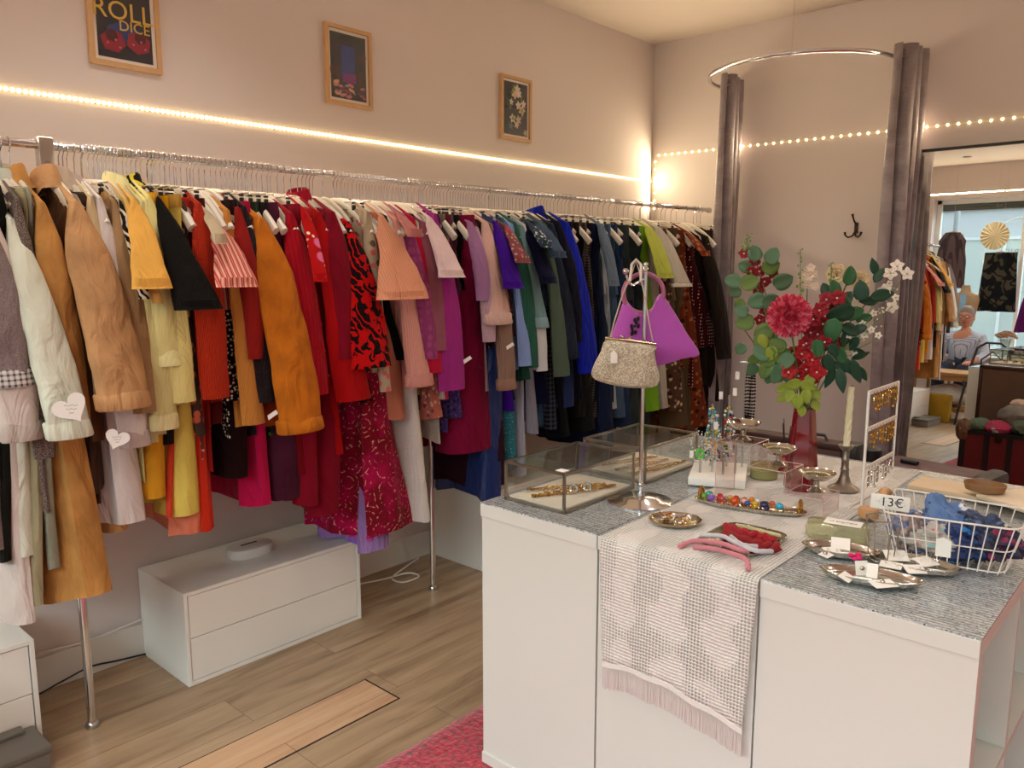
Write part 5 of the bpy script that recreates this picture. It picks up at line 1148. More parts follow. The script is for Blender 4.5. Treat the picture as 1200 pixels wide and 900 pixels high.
for (c, s_, l) in bowls:
    q = thing('footed_bowl', c, l, 'bowl')
    hf = .028
    MB().lathe(c, [(.023*s_, 0), (.024*s_, .003), (.015*s_, .009), (.008*s_, .014), (.0075*s_, hf), (.010*s_, hf+.004)], 24).build('foot', silver, q)
    MB().lathe((c[0], c[1], c[2]+hf), [(.008, .003), (.030*s_, .007), (.046*s_, .021), (.050*s_, .026), (.049*s_, .027), (.044*s_, .021), (.028*s_, .0095), (.001, .008)], 32).build('bowl', silver, q)
    mb = MB(); nb = 30
    if s_ == 1 and c[0] < -1: tag(MB().ball((c[0]-.01, c[1]-.02, c[2]+hf+.017), .018, 12, (1, .8, .35)).build('red_stone', mat('gem#b01828', '#b01828', .12, coat=1)), 'red stone lying in the highest footed bowl', 'stone'); continue
    for k in range(nb): mb.ball((c[0]+.034*math.cos(k*2*math.pi/nb), c[1]+.034*math.sin(k*2*math.pi/nb), c[2]+hf+.0185), .003, 6)
    tag(mb.build('bracelet', mat('pearl_gold', '#d8c8a0', .2, .4)), 'pale bead bracelet coiled in the '+('middle' if c[2] > T+.1 else 'lowest')+' footed bowl', 'bracelet')
tag(MB().ball((-.895, 2.12, zt3[1]+.028+.016), .013, 10, (1.4, .8, .5)).build('blue_stone', mat('teal_stone', '#1c5068', .12, coat=1)), 'dark blue stone lying in the middle footed bowl', 'stone')

# ---------------------------------------------------------------- white jewellery stand with rods
JO = Vector((-1.158, 2.275, T)); ja = .42
def J(u, v, z): return Vector((JO.x+u*math.cos(ja)-v*math.sin(ja), JO.y+u*math.sin(ja)+v*math.cos(ja), T+z))
js = thing('jewellery_stand', JO, 'white block stand with metal rods carrying bracelets', 'jewellery stand')
mb = MB().box((-.085, -.115, .0045), (.085, .115, .030), .002); mb.xf(Matrix.Translation((JO.x, JO.y, T)) @ Matrix.Rotation(ja, 4, 'Z')).build('base', white_lac, js)
rods = [(-.055, -.05, .10), (-.02, -.03, .20), (.015, -.05, .085), (.05, -.03, .13), (-.03, .05, .22), (.02, .06, .25)]
for (u, v, h) in rods:
    r_ = MB().tube([J(u, v, .03), J(u, v, h)], .0035, 8).build('rod', chrome_b, js)
    MB().lathe(J(u, v, h), [(.006, 0), (.006, .003), (.003, .006), (.004, .010), (.001, .014)], 10).build('finial', silver, js)
bc = ['#d8d0c4', '#2a6a8a', '#d8c040', '#c83048', '#3a8a5a', '#e8e4de', '#20283a', '#c87a90', '#58a8b8', '#e0a060']
def beads(c, R, ax, n, r, cols_, label, name='bracelet', grp=None, sx=1, jit=.1):
    q = Vector((0, 0, 1)).rotation_difference(Vector(ax).normalized()); ms = [mat('bead'+x, x, .2, coat=.5) for x in cols_]; mb = MB()
    for k in range(n):
        a = 2*math.pi*k/n; mb.cur = random.randrange(len(ms)); mb.ball(Vector(c)+q @ Vector((R*sx*math.cos(a), R*math.sin(a), 0)), r*random.uniform(1-jit*2, 1+jit*2), 6)
    o = mb.build(name, ms); return tag(o, label, 'necklace' if name == 'necklace' else 'bracelet', grp)
for i in range(6):
    beads(J(-.05+.01*math.sin(i), -.05, .085-.002*i+.012*i), .028, (math.sin(i*1.7)*.9, -.7, .5+.2*math.cos(i)), 16, .0028, [['#d8d0c4', '#b8a890'], ['#e8e4de'], ['#8a7a60', '#d8d0c4']][i % 3], ['pale shell', 'white', 'brown and cream'][i % 3]+' bead bracelet on the front left rod, '+('lower' if i < 3 else 'upper')+' one', grp='bracelets on the jewellery stand')
for i in range(4):
    beads(J(-.02, -.02, .16-.025*i), .024, (math.sin(i*2.1), -1, .2*math.cos(i)), 20, .0035, [['#2a6a8a', '#e8e4de', '#58a8b8'], ['#d8c040', '#e8e4de', '#3a8a5a'], ['#c87a90', '#e0a060'], ['#20283a', '#e8e4de']][i], ['blue and white', 'yellow and green', 'pink and orange', 'black and white'][i]+' bead bracelet on the second rod', grp='bracelets on the jewellery stand')
tag(MB().torus(J(-.055, -.07, .095), .012, .004, (1, -.6, .3)).build('bracelet', mat('neon_green', '#48c830', .4)), 'neon green bangle among the bracelets on the jewellery stand', 'bracelet')
# hanging bead strings on the taller rods
for i, (u, v, h, c_) in enumerate(((-.03, .05, .215, ['#2a6a8a', '#58a8b8', '#e8e4de', '#d8c040']), (-.02, .045, .205, ['#c8b890', '#d8d0c4', '#58a8b8']), (.02, .06, .24, ['#e8e4de', '#d8c040', '#3a8a5a', '#c83048']), (.03, .055, .235, ['#20283a', '#e8e4de', '#c87a90', '#2a6a8a']))):
    nrm = VN(JO); c = J(u, v, h-.07-.01*i); rgt = Vector((-nrm.y, nrm.x, 0)); ms = [mat('bead'+x, x, .2, coat=.5) for x in c_]; mb = MB()
    for k in range(46):
        a = 2*math.pi*k/46; mb.cur = random.randrange(len(ms)); mb.ball(c+nrm*(.008+.003*i)+rgt*(.010*math.copysign(abs(math.sin(a))**.5, math.sin(a))+.003*math.sin(a*5+i))+Vector((0, 0, .075*math.cos(a))), random.uniform(.0032, .0056), 6)
    tag(mb.build('necklace', ms), ['blue and white', 'sand and turquoise', 'yellow, green and red', 'black, pink and white'][i]+' bead necklace hanging from a rear rod of the jewellery stand', 'necklace', 'bead necklaces on the jewellery stand')
for i, (px, py) in enumerate(((839, 496), (845, 461), (811, 529), (864, 438), (861, 457))):
    o_ = PP(px, py, JO)+VN(JO)*.04; n_2 = VN(JO); rgt = Vector((-n_2.y, n_2.x, 0))
    mb = MB(); q = [o_+rgt*a+Vector((0, 0, b)) for a, b in ((-.006, .012), (.006, .012), (.006, -.012), (-.006, -.012))]; mb.rings([q, [p+n_2*.0008 for p in q]]); tag(mb.build('price_tag', paper, smooth=False), ['white tag on the yellow bead string', 'upper white tag on the bead string', 'white tag on the front left bracelets', 'upper white tag on the tall thin stand', 'lower white tag on the tall thin stand'][i], 'tag')
# tall thin necklace stand
ns = thing('necklace_stand', (-1.122, 2.36, T), 'tall thin chrome stand with dark chains behind the jewellery stand', 'jewellery stand')
MB().lathe((-1.122, 2.36, T+.0045), [(.03, 0), (.03, .003), (.004, .006)], 20).build('base', chrome_b, ns)
MB().tube([(-1.122, 2.36, T+.01), (-1.122, 2.36, 1.205)], .003, 8).build('pole', chrome_b, ns)
MB().tube([(-1.14, 2.355, 1.195), (-1.10, 2.367, 1.195)], .003, 8).build('crossbar', chrome_b, ns)
for i in range(3):
    mb = MB(); bx = -1.112+.006*i
    for k in range(50):
        a = 2*math.pi*k/50; mb.ball((bx+.008*math.sin(a), 2.36+.004*i, 1.10+.09*math.cos(a)-.01*i), .004, 5)
    tag(mb.build('necklace', mat('bead_dark%d' % i, ['#1a1a1e', '#2c2a30', '#141210'][i], .2)), ['left', 'middle', 'right'][i]+' of three dark bead necklaces on the thin stand', 'necklace', 'dark necklaces on the thin stand')

# reed diffuser, candle jar
t = thing('reed_diffuser', (-1.035, 2.50, T), 'small red diffuser bottle with black reeds behind the riser', 'diffuser')
MB().lathe((-1.035, 2.50, T+.0045), [(.030, 0), (.032, .004), (.032, .05), (.024, .06), (.011, .064), (.011, .078)], 24).build('bottle', mat('red_glass', '#a80f18', .08, trans=.3, ior=1.4), t)
for k, (a, b) in enumerate(((-.022, .02), (-.012, -.01), (.006, .01), (.012, -.005), (.024, .0))): MB().tube([(-1.035+a*.2, 2.50+b*.2, T+.02), (-1.035+a, 2.50+b, T+.175-.01*k)], .0016, 5).build('reed', black_pl, t)
t = thing('candle_jar', (-1.053, 2.395, T), 'low glass jar of olive green wax under the acrylic riser', 'candle')
MB().lathe((-1.053, 2.375, T+.0045), [(.042, 0), (.043, .003), (.043, .045), (.040, .045), (.040, .032), (.001, .032)], 32).build('jar', mat('jar_glass', '#d8d4a0', .05, trans=.7, ior=1.2), t)
MB().lathe((-1.053, 2.375, T+.008), [(.039, 0), (.039, .026), (.001, .027)], 28).build('wax', mat('olive_wax', '#a09a48', .5), t)
# candlestick + twisted candle
CS = (-.812, 2.402); t = thing('candlestick', (*CS, T), 'pewter candlestick holding a twisted ivory candle', 'candlestick')
pew = mat('pewter_stick', '#8a7e74', .35, .9)
MB().lathe((*CS, T+.0045), [(.044, 0), (.046, .004), (.040, .010), (.026, .016), (.018, .028), (.013, .045), (.0115, .06), (.014, .064), (.011, .068), (.0105, .09), (.013, .094), (.010, .098), (.0105, .122), (.020, .132), (.023, .138), (.021, .139), (.010, .130), (.001, .128)], 32).build('holder', pew, t)
t = thing('candle', (*CS, T+.13), 'twisted ivory taper candle in the pewter candlestick', 'candle'); rs = []
for i in range(90):
    z = T+.128+i*.190/89; rs.append([(CS[0]+(.0098-.0018*i/89)*(1+.13*math.cos(4*(a-i*.11)))*math.cos(a)+.004*i/89, CS[1]+(.0098-.0018*i/89)*(1+.13*math.cos(4*(a-i*.11)))*math.sin(a), z) for a in [2*math.pi*k/24 for k in range(24)]])
MB().rings(rs).build('wax', mat('ivory_wax', '#e4dcb8', .5), t)
MB().tube([(CS[0]+.004, CS[1], T+.316), (CS[0]+.005, CS[1]+.001, T+.326)], .0008, 5).build('wick', ink, t)
# earring frame
EX = -.706; t = thing('earring_stand', (EX, 2.366, T), 'white wire frame with three bars of hanging earrings', 'earring stand'); wm = mat('white_wire', '#e4ded8', .4)
ya, yb_, zt_ = 2.24, 2.50, T+.335
MB().box((EX-.003, ya-.003, T+.0045), (EX+.003, ya+.003, zt_)).build('post', wm, t, smooth=False)
MB().tube([(EX, yb_, zt_), (EX, yb_, T+.045), (EX-.02, yb_-.03, T+.008), (EX-.03, ya, T+.006)], .003, 8).build('post', wm, t)
for z in (zt_-.004, T+.228, T+.118):
    b_ = MB().box((EX-.0015, ya, z-.006), (EX+.0015, yb_, z+.006)).build('bar', wm, t, smooth=False)
kk = 0
for bi, z in enumerate((zt_-.012, T+.220, T+.110)):
    for i in range(9):
        y = ya+.025+i*.025; L_ = random.uniform(.02, .055); m = (gold, gold, silver)[bi]; mb = MB(); x = EX+.006
        mb.tube([(x, y, z+.01), (x, y, z)], .0008, 4)
        if (i+bi) % 3 == 0: mb.torus((x, y, z-L_*.4), L_*.35, .0020, (1, .3, 0), 14, 5); mb.ball((x, y, z-L_*.85), .004, 6)
        elif (i+bi) % 3 == 1: mb.tube([(x, y, z), (x, y+.002, z-L_)], .0017, 5); mb.ball((x, y+.002, z-L_), .0048, 6); mb.ball((x, y, z-.008), .0055, 6)
        else:
            for j in range(5): mb.torus((x, y, z-.006-.009*j), .0055, .0018, (1, j % 2, 0), 8, 4)
        tag(mb.build('earring', m), ('gold' if bi < 2 else 'silver')+' earring, '+('first', 'second', 'third', 'fourth', 'fifth', 'sixth', 'seventh', 'eighth', 'ninth')[i]+' from the near end of the '+('top', 'middle', 'lowest')[bi]+' bar', 'earring', 'earrings on the white frame, %s bar' % ('top', 'middle', 'lowest')[bi])

# ---------------------------------------------------------------- wire basket with scarves
zr = T+.118
R4 = [PZ(1034, 600, zr), PZ(1197, 622, zr), PZ(1215, 599, zr), PZ(1050, 572, zr)]
cen = sum(R4, Vector((0, 0, 0)))/4; cen.z = 0
B4 = [Vector((cen.x+(p.x-cen.x)*.80, cen.y+(p.y-cen.y)*.80, T+.006)) for p in R4]
wb = thing('wire_basket', (cen.x, cen.y, T), 'white wire basket with wooden handles full of folded scarves', 'basket')
def rloop(P4, k=10, rad=.25):
    out = []
    for i in range(4):
        a, b, c = P4[i-1], P4[i], P4[(i+1) % 4]
        p0 = b.lerp(a, rad if (b-a).length < .2 else rad*.4); p2 = b.lerp(c, rad if (b-c).length < .2 else rad*.4)
        for j in range(k): u = j/(k-1); out.append(p0*(1-u)**2+b*2*u*(1-u)+p2*u*u)
    return out
mb = MB()
for f_, r_ in ((1, .0022), (.5, .0015), (0.04, .0018)): mb.tube(rloop([B4[i].lerp(R4[i], f_) for i in range(4)]), r_, 6, closed=True)
mb.build('rim_wires', wm, wb); mb = MB()
top, bot = rloop(R4, 6), rloop(B4, 6)
def along(P4, n_side): 
    res = []
    for i, n in enumerate(n_side):
        for j in range(n): res.append(P4[i].lerp(P4[(i+1) % 4], (j+.5)/n))
    return res
tp, bt = along(R4, (11, 5, 11, 5)), along(B4, (11, 5, 11, 5))
for a, b in zip(tp, bt): mb.tube([a, b], .0014, 5)
for j in range(11): mb.tube([B4[0].lerp(B4[1], (j+.5)/11), B4[3].lerp(B4[2], (j+.5)/11)], .0012, 5)
mb.build('upright_wires', wm, wb)
wd = mat('beech', '#b98a5c', .5, var=.15, vscale=30)
for a, b in ((R4[0], R4[3]), (R4[1], R4[2])):
    m_ = (a+b)/2; d = (b-a).normalized(); out_ = (m_-Vector((cen.x, cen.y, m_.z))).normalized()*.012
    MB().tube([m_-d*.045+out_*.3+Vector((0, 0, .004)), m_-d*.03+out_+Vector((0, 0, .012)), m_+out_*1.2+Vector((0, 0, .016)), m_+d*.03+out_+Vector((0, 0, .012)), m_+d*.045+out_*.3+Vector((0, 0, .004))], [.007, .010, .011, .010, .007], 10).build('handle', wd, wb)
scarf = [('#6a7aa8', 'bigfloral', '#c8a0b0', '#3a4a80', 'blue and pink printed scarf'), ('#2a3a5c', 'floral', '#5a6a8c', '#182440', 'dark blue tie-dyed scarf'), ('#b8b0a8', 'bigfloral', '#88b0b0', '#c86a7a', 'pastel scarf with pink and aqua print'), ('#22366a', 'floral', '#2a80c0', '#0c1c4a', 'royal blue printed scarf'), ('#8a7a78', 'floral', '#b8a0a0', '#5a4a50', 'brown-pink thin scarf'), ('#20243c', 'floral', '#8a2050', '#2a40a0', 'navy scarf with red and violet flecks'), ('#5a78a8', 'bigfloral', '#d8d8e0', '#1c3a70', 'light blue and white patterned scarf')]
sp_ = [(.16, .5, .055, .045, .05), (.70, .55, .06, .055, .06), (.33, .4, .06, .05, .045), (.62, .35, .06, .045, .05), (.10, .4, .035, .04, .05), (.86, .45, .05, .05, .05), (.38, .62, .055, .04, .07)]
for i, ((u, v, rx, ry, zc_), (c1, k_, c2_, c3_, l)) in enumerate(zip(sp_, scarf)):
    c = B4[0].lerp(B4[1], u).lerp(B4[3].lerp(B4[2], u), v); c.z = T+.012+zc_*.85; d = (R4[1]-R4[0]).normalized(); e_ = Vector((-d.y, d.x, 0)); rs = []; rx *= .95; ry *= .85
    for q in range(26):
        ph = math.pi*(q+.5)/26; row = []
        for k in range(52):
            a = 2*math.pi*k/52; ux_, uy_, uz_ = math.sin(ph)*math.cos(a), math.sin(ph)*math.sin(a), math.cos(ph)
            f1 = noise.noise((ux_*1.6+i*5, uy_*1.6, uz_*1.6)); f2 = abs(noise.noise((ux_*3.2, uy_*3.2+i*7, uz_*3.2))); f3 = abs(noise.noise((ux_*7+i, uy_*7, uz_*7)))
            r = 1+.55*f1-.55*f2-.16*f3+.16
            row.append(c+d*rx*ux_*r+e_*ry*uy_*r+Vector((0, 0, zc_*.8*uz_*r)))
        rs.append(row)
    tag(MB().rings(rs).build('scarf', fab(c1, k_, c2_, c3_, sc=1.5, rough=.6)), l+' bunched in the wire basket', 'scarf', 'scarves in the wire basket')
# hang tag on basket
a = PP(1105, 640, (R4[0]+R4[1])/2+Vector((-.0, -.03, 0))); n_2 = VN(a); rg = Vector((-n_2.y, n_2.x, 0)); q = [a+rg*x+Vector((0, 0, z)) for x, z in ((-.014, .014), (0, .020), (.016, .012), (.016, -.024), (-.014, -.024))]
tgo = thing('price_tag', a, 'white hang tag tied to the front of the wire basket', 'tag'); MB().rings([q, [p+n_2*.001 for p in q]]).build('card', paper, tgo, smooth=False)
# price sign 13 euro
o_ = Vector((-.652, 2.288, T+.05)); n_2 = (Vector((0, 0, CAMH))-PP(1037, 583, (-.60, 2.10, T+.1))).normalized(); o_ = PP(1043, 589, (-.545, 1.90, T+.1)); xa = Vector((.96, .27, -.02)).normalized()
M = basis(o_, xa, (0, -.1, 1)); ps_ = thing('price_sign', o_, 'white plastic price sign reading 13 € clipped to the basket rim', 'sign')
mb = MB().box((-.041, -.018, -.001), (.041, .018, .001), .0006); mb.xf(M).build('plate', mat('sign_white', '#ece8e2', .3), ps_)
flattext('13€', .030, ink, 'lettering', ps_, M @ Matrix.Translation((.004, 0, .0012)), .0003)
mb = MB(); mb.tube([(-.030+.012*0, 0, .0012)]+[(.004+.028*math.cos(a)-.0, .012*math.sin(a), .0012) for a in [math.radians(x) for x in range(0, 361, 20)]][1:], .0003, 4); mb.xf(M).build('outline', mat('sign_line', '#a8a8a8', .5), ps_)
MB().tube([o_-Vector((0, 0, .015)), (o_.x, o_.y+.01, T+.10)], .0015, 6).build('pin', chrome_b, ps_)
# wire ring holder left of the basket
hc = PZ(1045, 602, T+.10); t = thing('wire_holder', (hc.x, hc.y, T), 'round wire holder of dark metal hoops at the left end of the basket', 'wire stand')
MB().torus((hc.x, hc.y-.06, T+.105), .036, .0022, (0, 0, 1), 32, 6).build('hoop', silver, t)
MB().torus((hc.x, hc.y-.06, T+.0075), .026, .002, (0, 0, 1), 28, 6).build('foot_hoop', silver, t)
for k in range(6):
    a = k*math.pi/3+.3; MB().tube([(hc.x+.036*math.cos(a), hc.y-.06+.036*math.sin(a), T+.105), (hc.x+.026*math.cos(a), hc.y-.06+.026*math.sin(a), T+.0075)], .0014, 5).build('upright', silver, t)
# pale boards and wooden bowl behind the basket
t = thing('wooden_board', (-.52, 2.60, T), 'pale wooden board lying behind the wire basket', 'board')
mb = MB().box((-.15, -.07, .0045), (.15, .07, .02), .003); mb.xf(Matrix.Translation((-.52, 2.60, T)) @ Matrix.Rotation(-.02, 4, 'Z')).build('board', mat('pale_wood', '#cdb596', .6, var=.1, vscale=12), t)
t = thing('wooden_board', (-.37, 2.52, T), 'second pale board stacked at the right behind the basket', 'board')
mb = MB().box((-.08, -.09, .0205), (.08, .09, .034), .003); mb.xf(Matrix.Translation((-.37, 2.55, T)) @ Matrix.Rotation(-.5, 4, 'Z')).build('board', mat('pale_wood2', '#d2bfa6', .6, var=.1, vscale=12), t)
dish(-.47, 2.55, .055, .045, .022, 'small oval wooden dish behind the scarves', name='wooden_dish', m=mat('brown_wood', '#8a6440', .5), z=T+.036, cat='dish')
c = PZ(1018, 596, T+.03)
t = thing('wooden_disc', c, 'brown wooden oval block left of the basket', 'wooden block'); MB().lathe((c.x, c.y, T+.0045), [(.022, 0), (.026, .004), (.026, .022), (.022, .027), (.001, .028)], 28).build('block', wd, t)
# ---------------------------------------------------------------- vase and flowers
VX, VY = -.915, 2.33
t = thing('vase', (VX, VY, T), 'tall dark red six-sided glass vase holding the flowers', 'vase')
rs = []
for z, r in ((.0045, .046), (.01, .05), (.06, .047), (.16, .038), (.25, .031), (.252, .031), (.25, .027), (.10, .036), (.02, .04)):
    rs.append([(VX+r*math.cos(a), VY+r*math.sin(a), T+z) for a in [2*math.pi*k/6+.3 for k in range(6)]])
MB().rings(rs).build('glass', mat('ruby_glass', '#7a0712', .07, trans=.1, ior=1.45, coat=1), t, smooth=False)
VO = Vector((VX, VY, T)); vn = VN(VO); vr = Vector((-vn.y, vn.x, 0))
VT = Vector((VX, VY, T+.22))
def FP(px, py, d=0): return PP(px, py, VO)+vn*d
def stem(pts, r, m, parent, name='stem'): return MB().tube(pts, r, 6).build(name, m, parent)
def leafmesh(mb, c, d, up, L, Wd, bend=.15, round_=False, n=8):
    """leaf from c along d, face towards up"""
    d = Vector(d).normalized(); up = Vector(up); up = (up-d*up.dot(d)).normalized(); s_ = d.cross(up); vs = []
    for i in range(n+1):
        u = i/n; w_ = Wd*.5*(math.sin(math.pi*u**.8)**(.55 if round_ else .85)) if 0 < u < 1 else .0008
        for v in (-1, -.5, 0, .5, 1): vs.append(Vector(c)+d*L*u+s_*w_*v+up*(-bend*L*u*u+abs(v)*w_*.28))
    mb.add(vs, [(i*5+j, i*5+j+1, (i+1)*5+j+1, (i+1)*5+j) for i in range(n) for j in range(4)]); return mb
euc = mat('eucalyptus', '#4f7455', .55, var=.18, vscale=20); euc2 = mat('olive_leaf', '#57732f', .5, var=.2, vscale=20); dkl = mat('dark_leaf', '#14402c', .4, var=.15, vscale=20); stm = mat('stem', '#7d6a4a', .7); gst = mat('green_stem', '#5a7a3a', .6)
def sprig(pts, leaves, lm, label, name, L=.05, Wd=.045, rnd=True, sm=stm, kind='leaf'):
    t = thing(name, VT, label, 'foliage'); P = [VT-Vector((0, 0, .12))]+[FP(*p) for p in pts]; stem(P, .0022, sm, t)
    for i, (px, py, d, ang, sz) in enumerate(leaves):
        a = math.radians(ang); dr = vr*math.cos(a)+Vector((0, 0, math.sin(a)))+vn*.15*math.sin(i*2.3); mb = MB()
        leafmesh(mb, FP(px, py, d)-dr*L*sz*.5, dr, vn+Vector((0, 0, .35*math.sin(i*1.7)))+vr*.4*math.cos(i*2.1), L*sz, Wd*sz, .12, rnd); mb.build('leaf', lm[i % len(lm)] if isinstance(lm, list) else lm, t, solid=.0006)
    return t
sprig([(930, 450), (912, 400), (896, 340), (884, 300)], [(885, 297, .03, 100, 1), (906, 300, .03, 70, 1.05), (904, 312, .02, 20, 1.1), (873, 312, .0, 160, .85), (860, 329, .03, 170, 1.0), (880, 331, .03, 30, 1.15), (918, 329, .03, 20, 1.2), (862, 342, .02, 200, .8), (868, 357, .03, 240, .8), (888, 352, .05, 200, 1.1), (905, 352, .05, 10, 1.1)], [euc, euc, euc2], 'eucalyptus branch with round grey-green leaves at the upper left of the bouquet', 'eucalyptus_branch')
sprig([(928, 455), (905, 430), (882, 400), (868, 380)], [(870, 364, .04, 150, .9), (874, 377, .04, 180, 1.15), (869, 408, .03, 230, .8), (882, 432, .03, 250, .85), (896, 388, .05, 200, 1.2), (907, 424, .06, 200, 1.3), (903, 438, .05, 260, 1.0), (918, 414, .07, 40, 1.1), (895, 410, .06, 160, 1.2), (900, 400, .04, 120, 1.2)], [euc, euc2, euc], 'eucalyptus branch drooping to the lower left of the bouquet', 'eucalyptus_branch')
sprig([(940, 445), (965, 400), (985, 350), (995, 325)], [(995, 323, .03, 80, .95), (1008, 340, .05, 100, 1.0), (985, 352, .05, 130, 1.1), (984, 365, .07, 200, 1.3), (975, 385, .08, 260, 1.2), (970, 400, .06, 220, 1.0), (958, 405, .09, 280, .9), (976, 407, .09, 300, .7)], [mat('mid_leaf', '#2c6038', .5, var=.15, vscale=20), dkl], 'green leafy branch right of the pink chrysanthemum', 'leafy_branch', L=.06, Wd=.042)
sprig([(945, 440), (975, 425), (1000, 432)], [(972, 440, .05, 255, 1.2), (985, 443, .06, 280, 1.3), (1002, 433, .05, 290, 1.4), (1008, 415, .04, 20, .9), (985, 428, .05, 330, 1.0), (1010, 436, .04, 300, .9), (992, 426, .05, 300, 1.1), (1006, 410, .03, 340, .7)], dkl, 'dark green lobed leaves hanging at the lower right of the bouquet', 'leafy_branch', L=.058, Wd=.024, rnd=False)
sprig([(950, 445), (985, 390), (1020, 350), (1038, 330)], [(1024, 312, .0, 100, .9), (1030, 322, .02, 60, .9), (1033, 345, .04, 10, 1.2), (1018, 352, .03, 190, 1), (1005, 385, .03, 200, .9), (1000, 402, .03, 240, .9), (990, 395, .04, 260, 1)], dkl, 'dark leafy spray under the white blossoms on the right', 'leafy_branch', L=.055, Wd=.03, rnd=False)
ygr = mat('lime_leaf', '#8c9c38', .55, var=.2, vscale=25)
sprig([(936, 470), (925, 455)], [(918, 452, .06, 210, 1), (926, 460, .07, 250, 1), (935, 466, .08, 270, 1.1), (945, 460, .08, 280, 1), (955, 458, .06, 320, 1), (912, 440, .05, 170, .9), (930, 446, .08, 200, 1.1), (948, 448, .08, 330, 1.1), (940, 478, .06, 265, .8), (956, 472, .05, 300, .8), (916, 464, .05, 225, .7), (950, 440, .07, 60, .9), (896, 398, .07, 300, 1.0), (905, 412, .07, 250, 1.1)], ygr, 'lime green serrated leaves at the neck of the vase', 'leafy_branch', L=.046, Wd=.034, rnd=False)
sprig([(934, 455), (915, 425), (900, 405)], [(912, 402, .07, 150, 1.1), (922, 420, .08, 230, 1.1), (900, 420, .06, 190, 1.1), (912, 434, .08, 260, 1.2), (892, 400, .05, 120, 1.0), (926, 436, .07, 280, 1.0), (886, 418, .05, 210, .9), (905, 386, .05, 100, 1.1), (898, 432, .06, 240, 1.0)], [euc2, euc], 'olive green leaves filling the middle left of the bouquet', 'leafy_branch', L=.052, Wd=.04)
sprig([(946, 450), (962, 425), (980, 375)], [(978, 338, .04, 100, 1.0), (990, 350, .05, 60, 1.0), (1000, 366, .04, 20, 1.1), (996, 385, .05, 330, 1.0), (984, 414, .06, 300, 1.0), (970, 422, .07, 280, 1.0), (1012, 372, .03, 10, .9), (968, 340, .03, 120, .9)], [mat('mid_leaf', '#2c6038', .5), dkl], 'deep green leaves filling the middle right of the bouquet', 'leafy_branch', L=.054, Wd=.036)
# big pink chrysanthemum
t = thing('chrysanthemum', FP(926, 368, .09), 'big round pink chrysanthemum in the middle of the bouquet', 'flower'); mc = FP(926, 368, .085); pk = [mat('mum1', '#e0506e', .6), mat('mum2', '#ee8496', .6), mat('mum3', '#c83456', .6)]
mb = MB(); N1 = 420
for i in range(N1):
    y = 1-2*(i+.5)/N1; ph_ = i*2.39996; r = math.sqrt(1-y*y); d = Vector((r*math.cos(ph_), y, r*math.sin(ph_)))
    d = (vr*d.x+vn*d.y+Vector((0, 0, 1))*d.z); mb.cur = i % 3
    d = (d+Vector((random.uniform(-.2, .2), random.uniform(-.2, .2), random.uniform(-.2, .2)))).normalized()
    if d.dot(vn) < -.5: continue
    leafmesh(mb, mc+d*.034, d, vn+Vector((.01, .02, .03)), .030, .0125, -.18, n=4)
mb.build('petals', pk, t); MB().ball(mc, .040, 14).build('core', pk[2], t); stem([VT-Vector((0, 0, .15)), VT+vn*.02, mc], .003, gst, t)
# red hydrangea
def blossom(mb, c, R, n=4, face=None, w=.75):
    face = face or vn; u = face.orthogonal().normalized(); v = face.cross(u)
    for k in range(n):
        a = 2*math.pi*k/n+c.x*50; d = u*math.cos(a)+v*math.sin(a); leafmesh(mb, c, d+face*.25, face, R, R*w, .1, True, n=4)
dred = mat('crimson_petal', '#8c0820', .6, var=.2, vscale=40); yel = mat('seed', '#e0d8c8', .5)
for (lab, pts) in (('dark red hydrangea cluster right of the pink chrysanthemum', [(968, 350), (960, 362), (975, 365), (964, 378), (953, 372), (972, 385), (958, 390), (980, 348), (950, 388), (985, 360), (966, 398), (945, 400), (974, 400)]), ('bright crimson hydrangea cluster above the vase mouth', [(940, 412), (952, 418), (930, 424), (945, 430), (957, 432), (936, 438), (948, 442), (925, 432), (942, 402), (930, 412)]), ('dark red blossom sprig behind the eucalyptus at the left', [(872, 297), (884, 306), (890, 318), (896, 330), (880, 318), (888, 340), (896, 364), (890, 375), (905, 320)])):
    c0 = FP(*pts[0], .03); t = thing('hydrangea', c0, lab, 'flower'); mb = MB(); m2 = MB()
    left = 'left' in lab
    for i, p in enumerate(pts):
        c = FP(*p, .0 if left else (.06+.02*math.sin(i*2))); blossom(mb, c, .024 if not left else .018, 5, (vn+vr*.4*math.sin(i)+Vector((0, 0, .4*math.cos(i)))).normalized(), .95)
        blossom(mb, c-vn*.012+vr*.006, .024 if not left else .016, 5, (vn-vr*.4*math.sin(i)+Vector((0, 0, .3))).normalized(), .95); m2.ball(c+vn*.006, .0032, 6)
    mb.build('petals', dred if 'bright' not in lab else mat('crimson_bright', '#a80a1c', .6, var=.2, vscale=40), t, solid=.0005); m2.build('seeds', yel, t); stem([VT-Vector((0, 0, .12)), VT, FP(*pts[len(pts)//2], .02)], .003, gst, t)
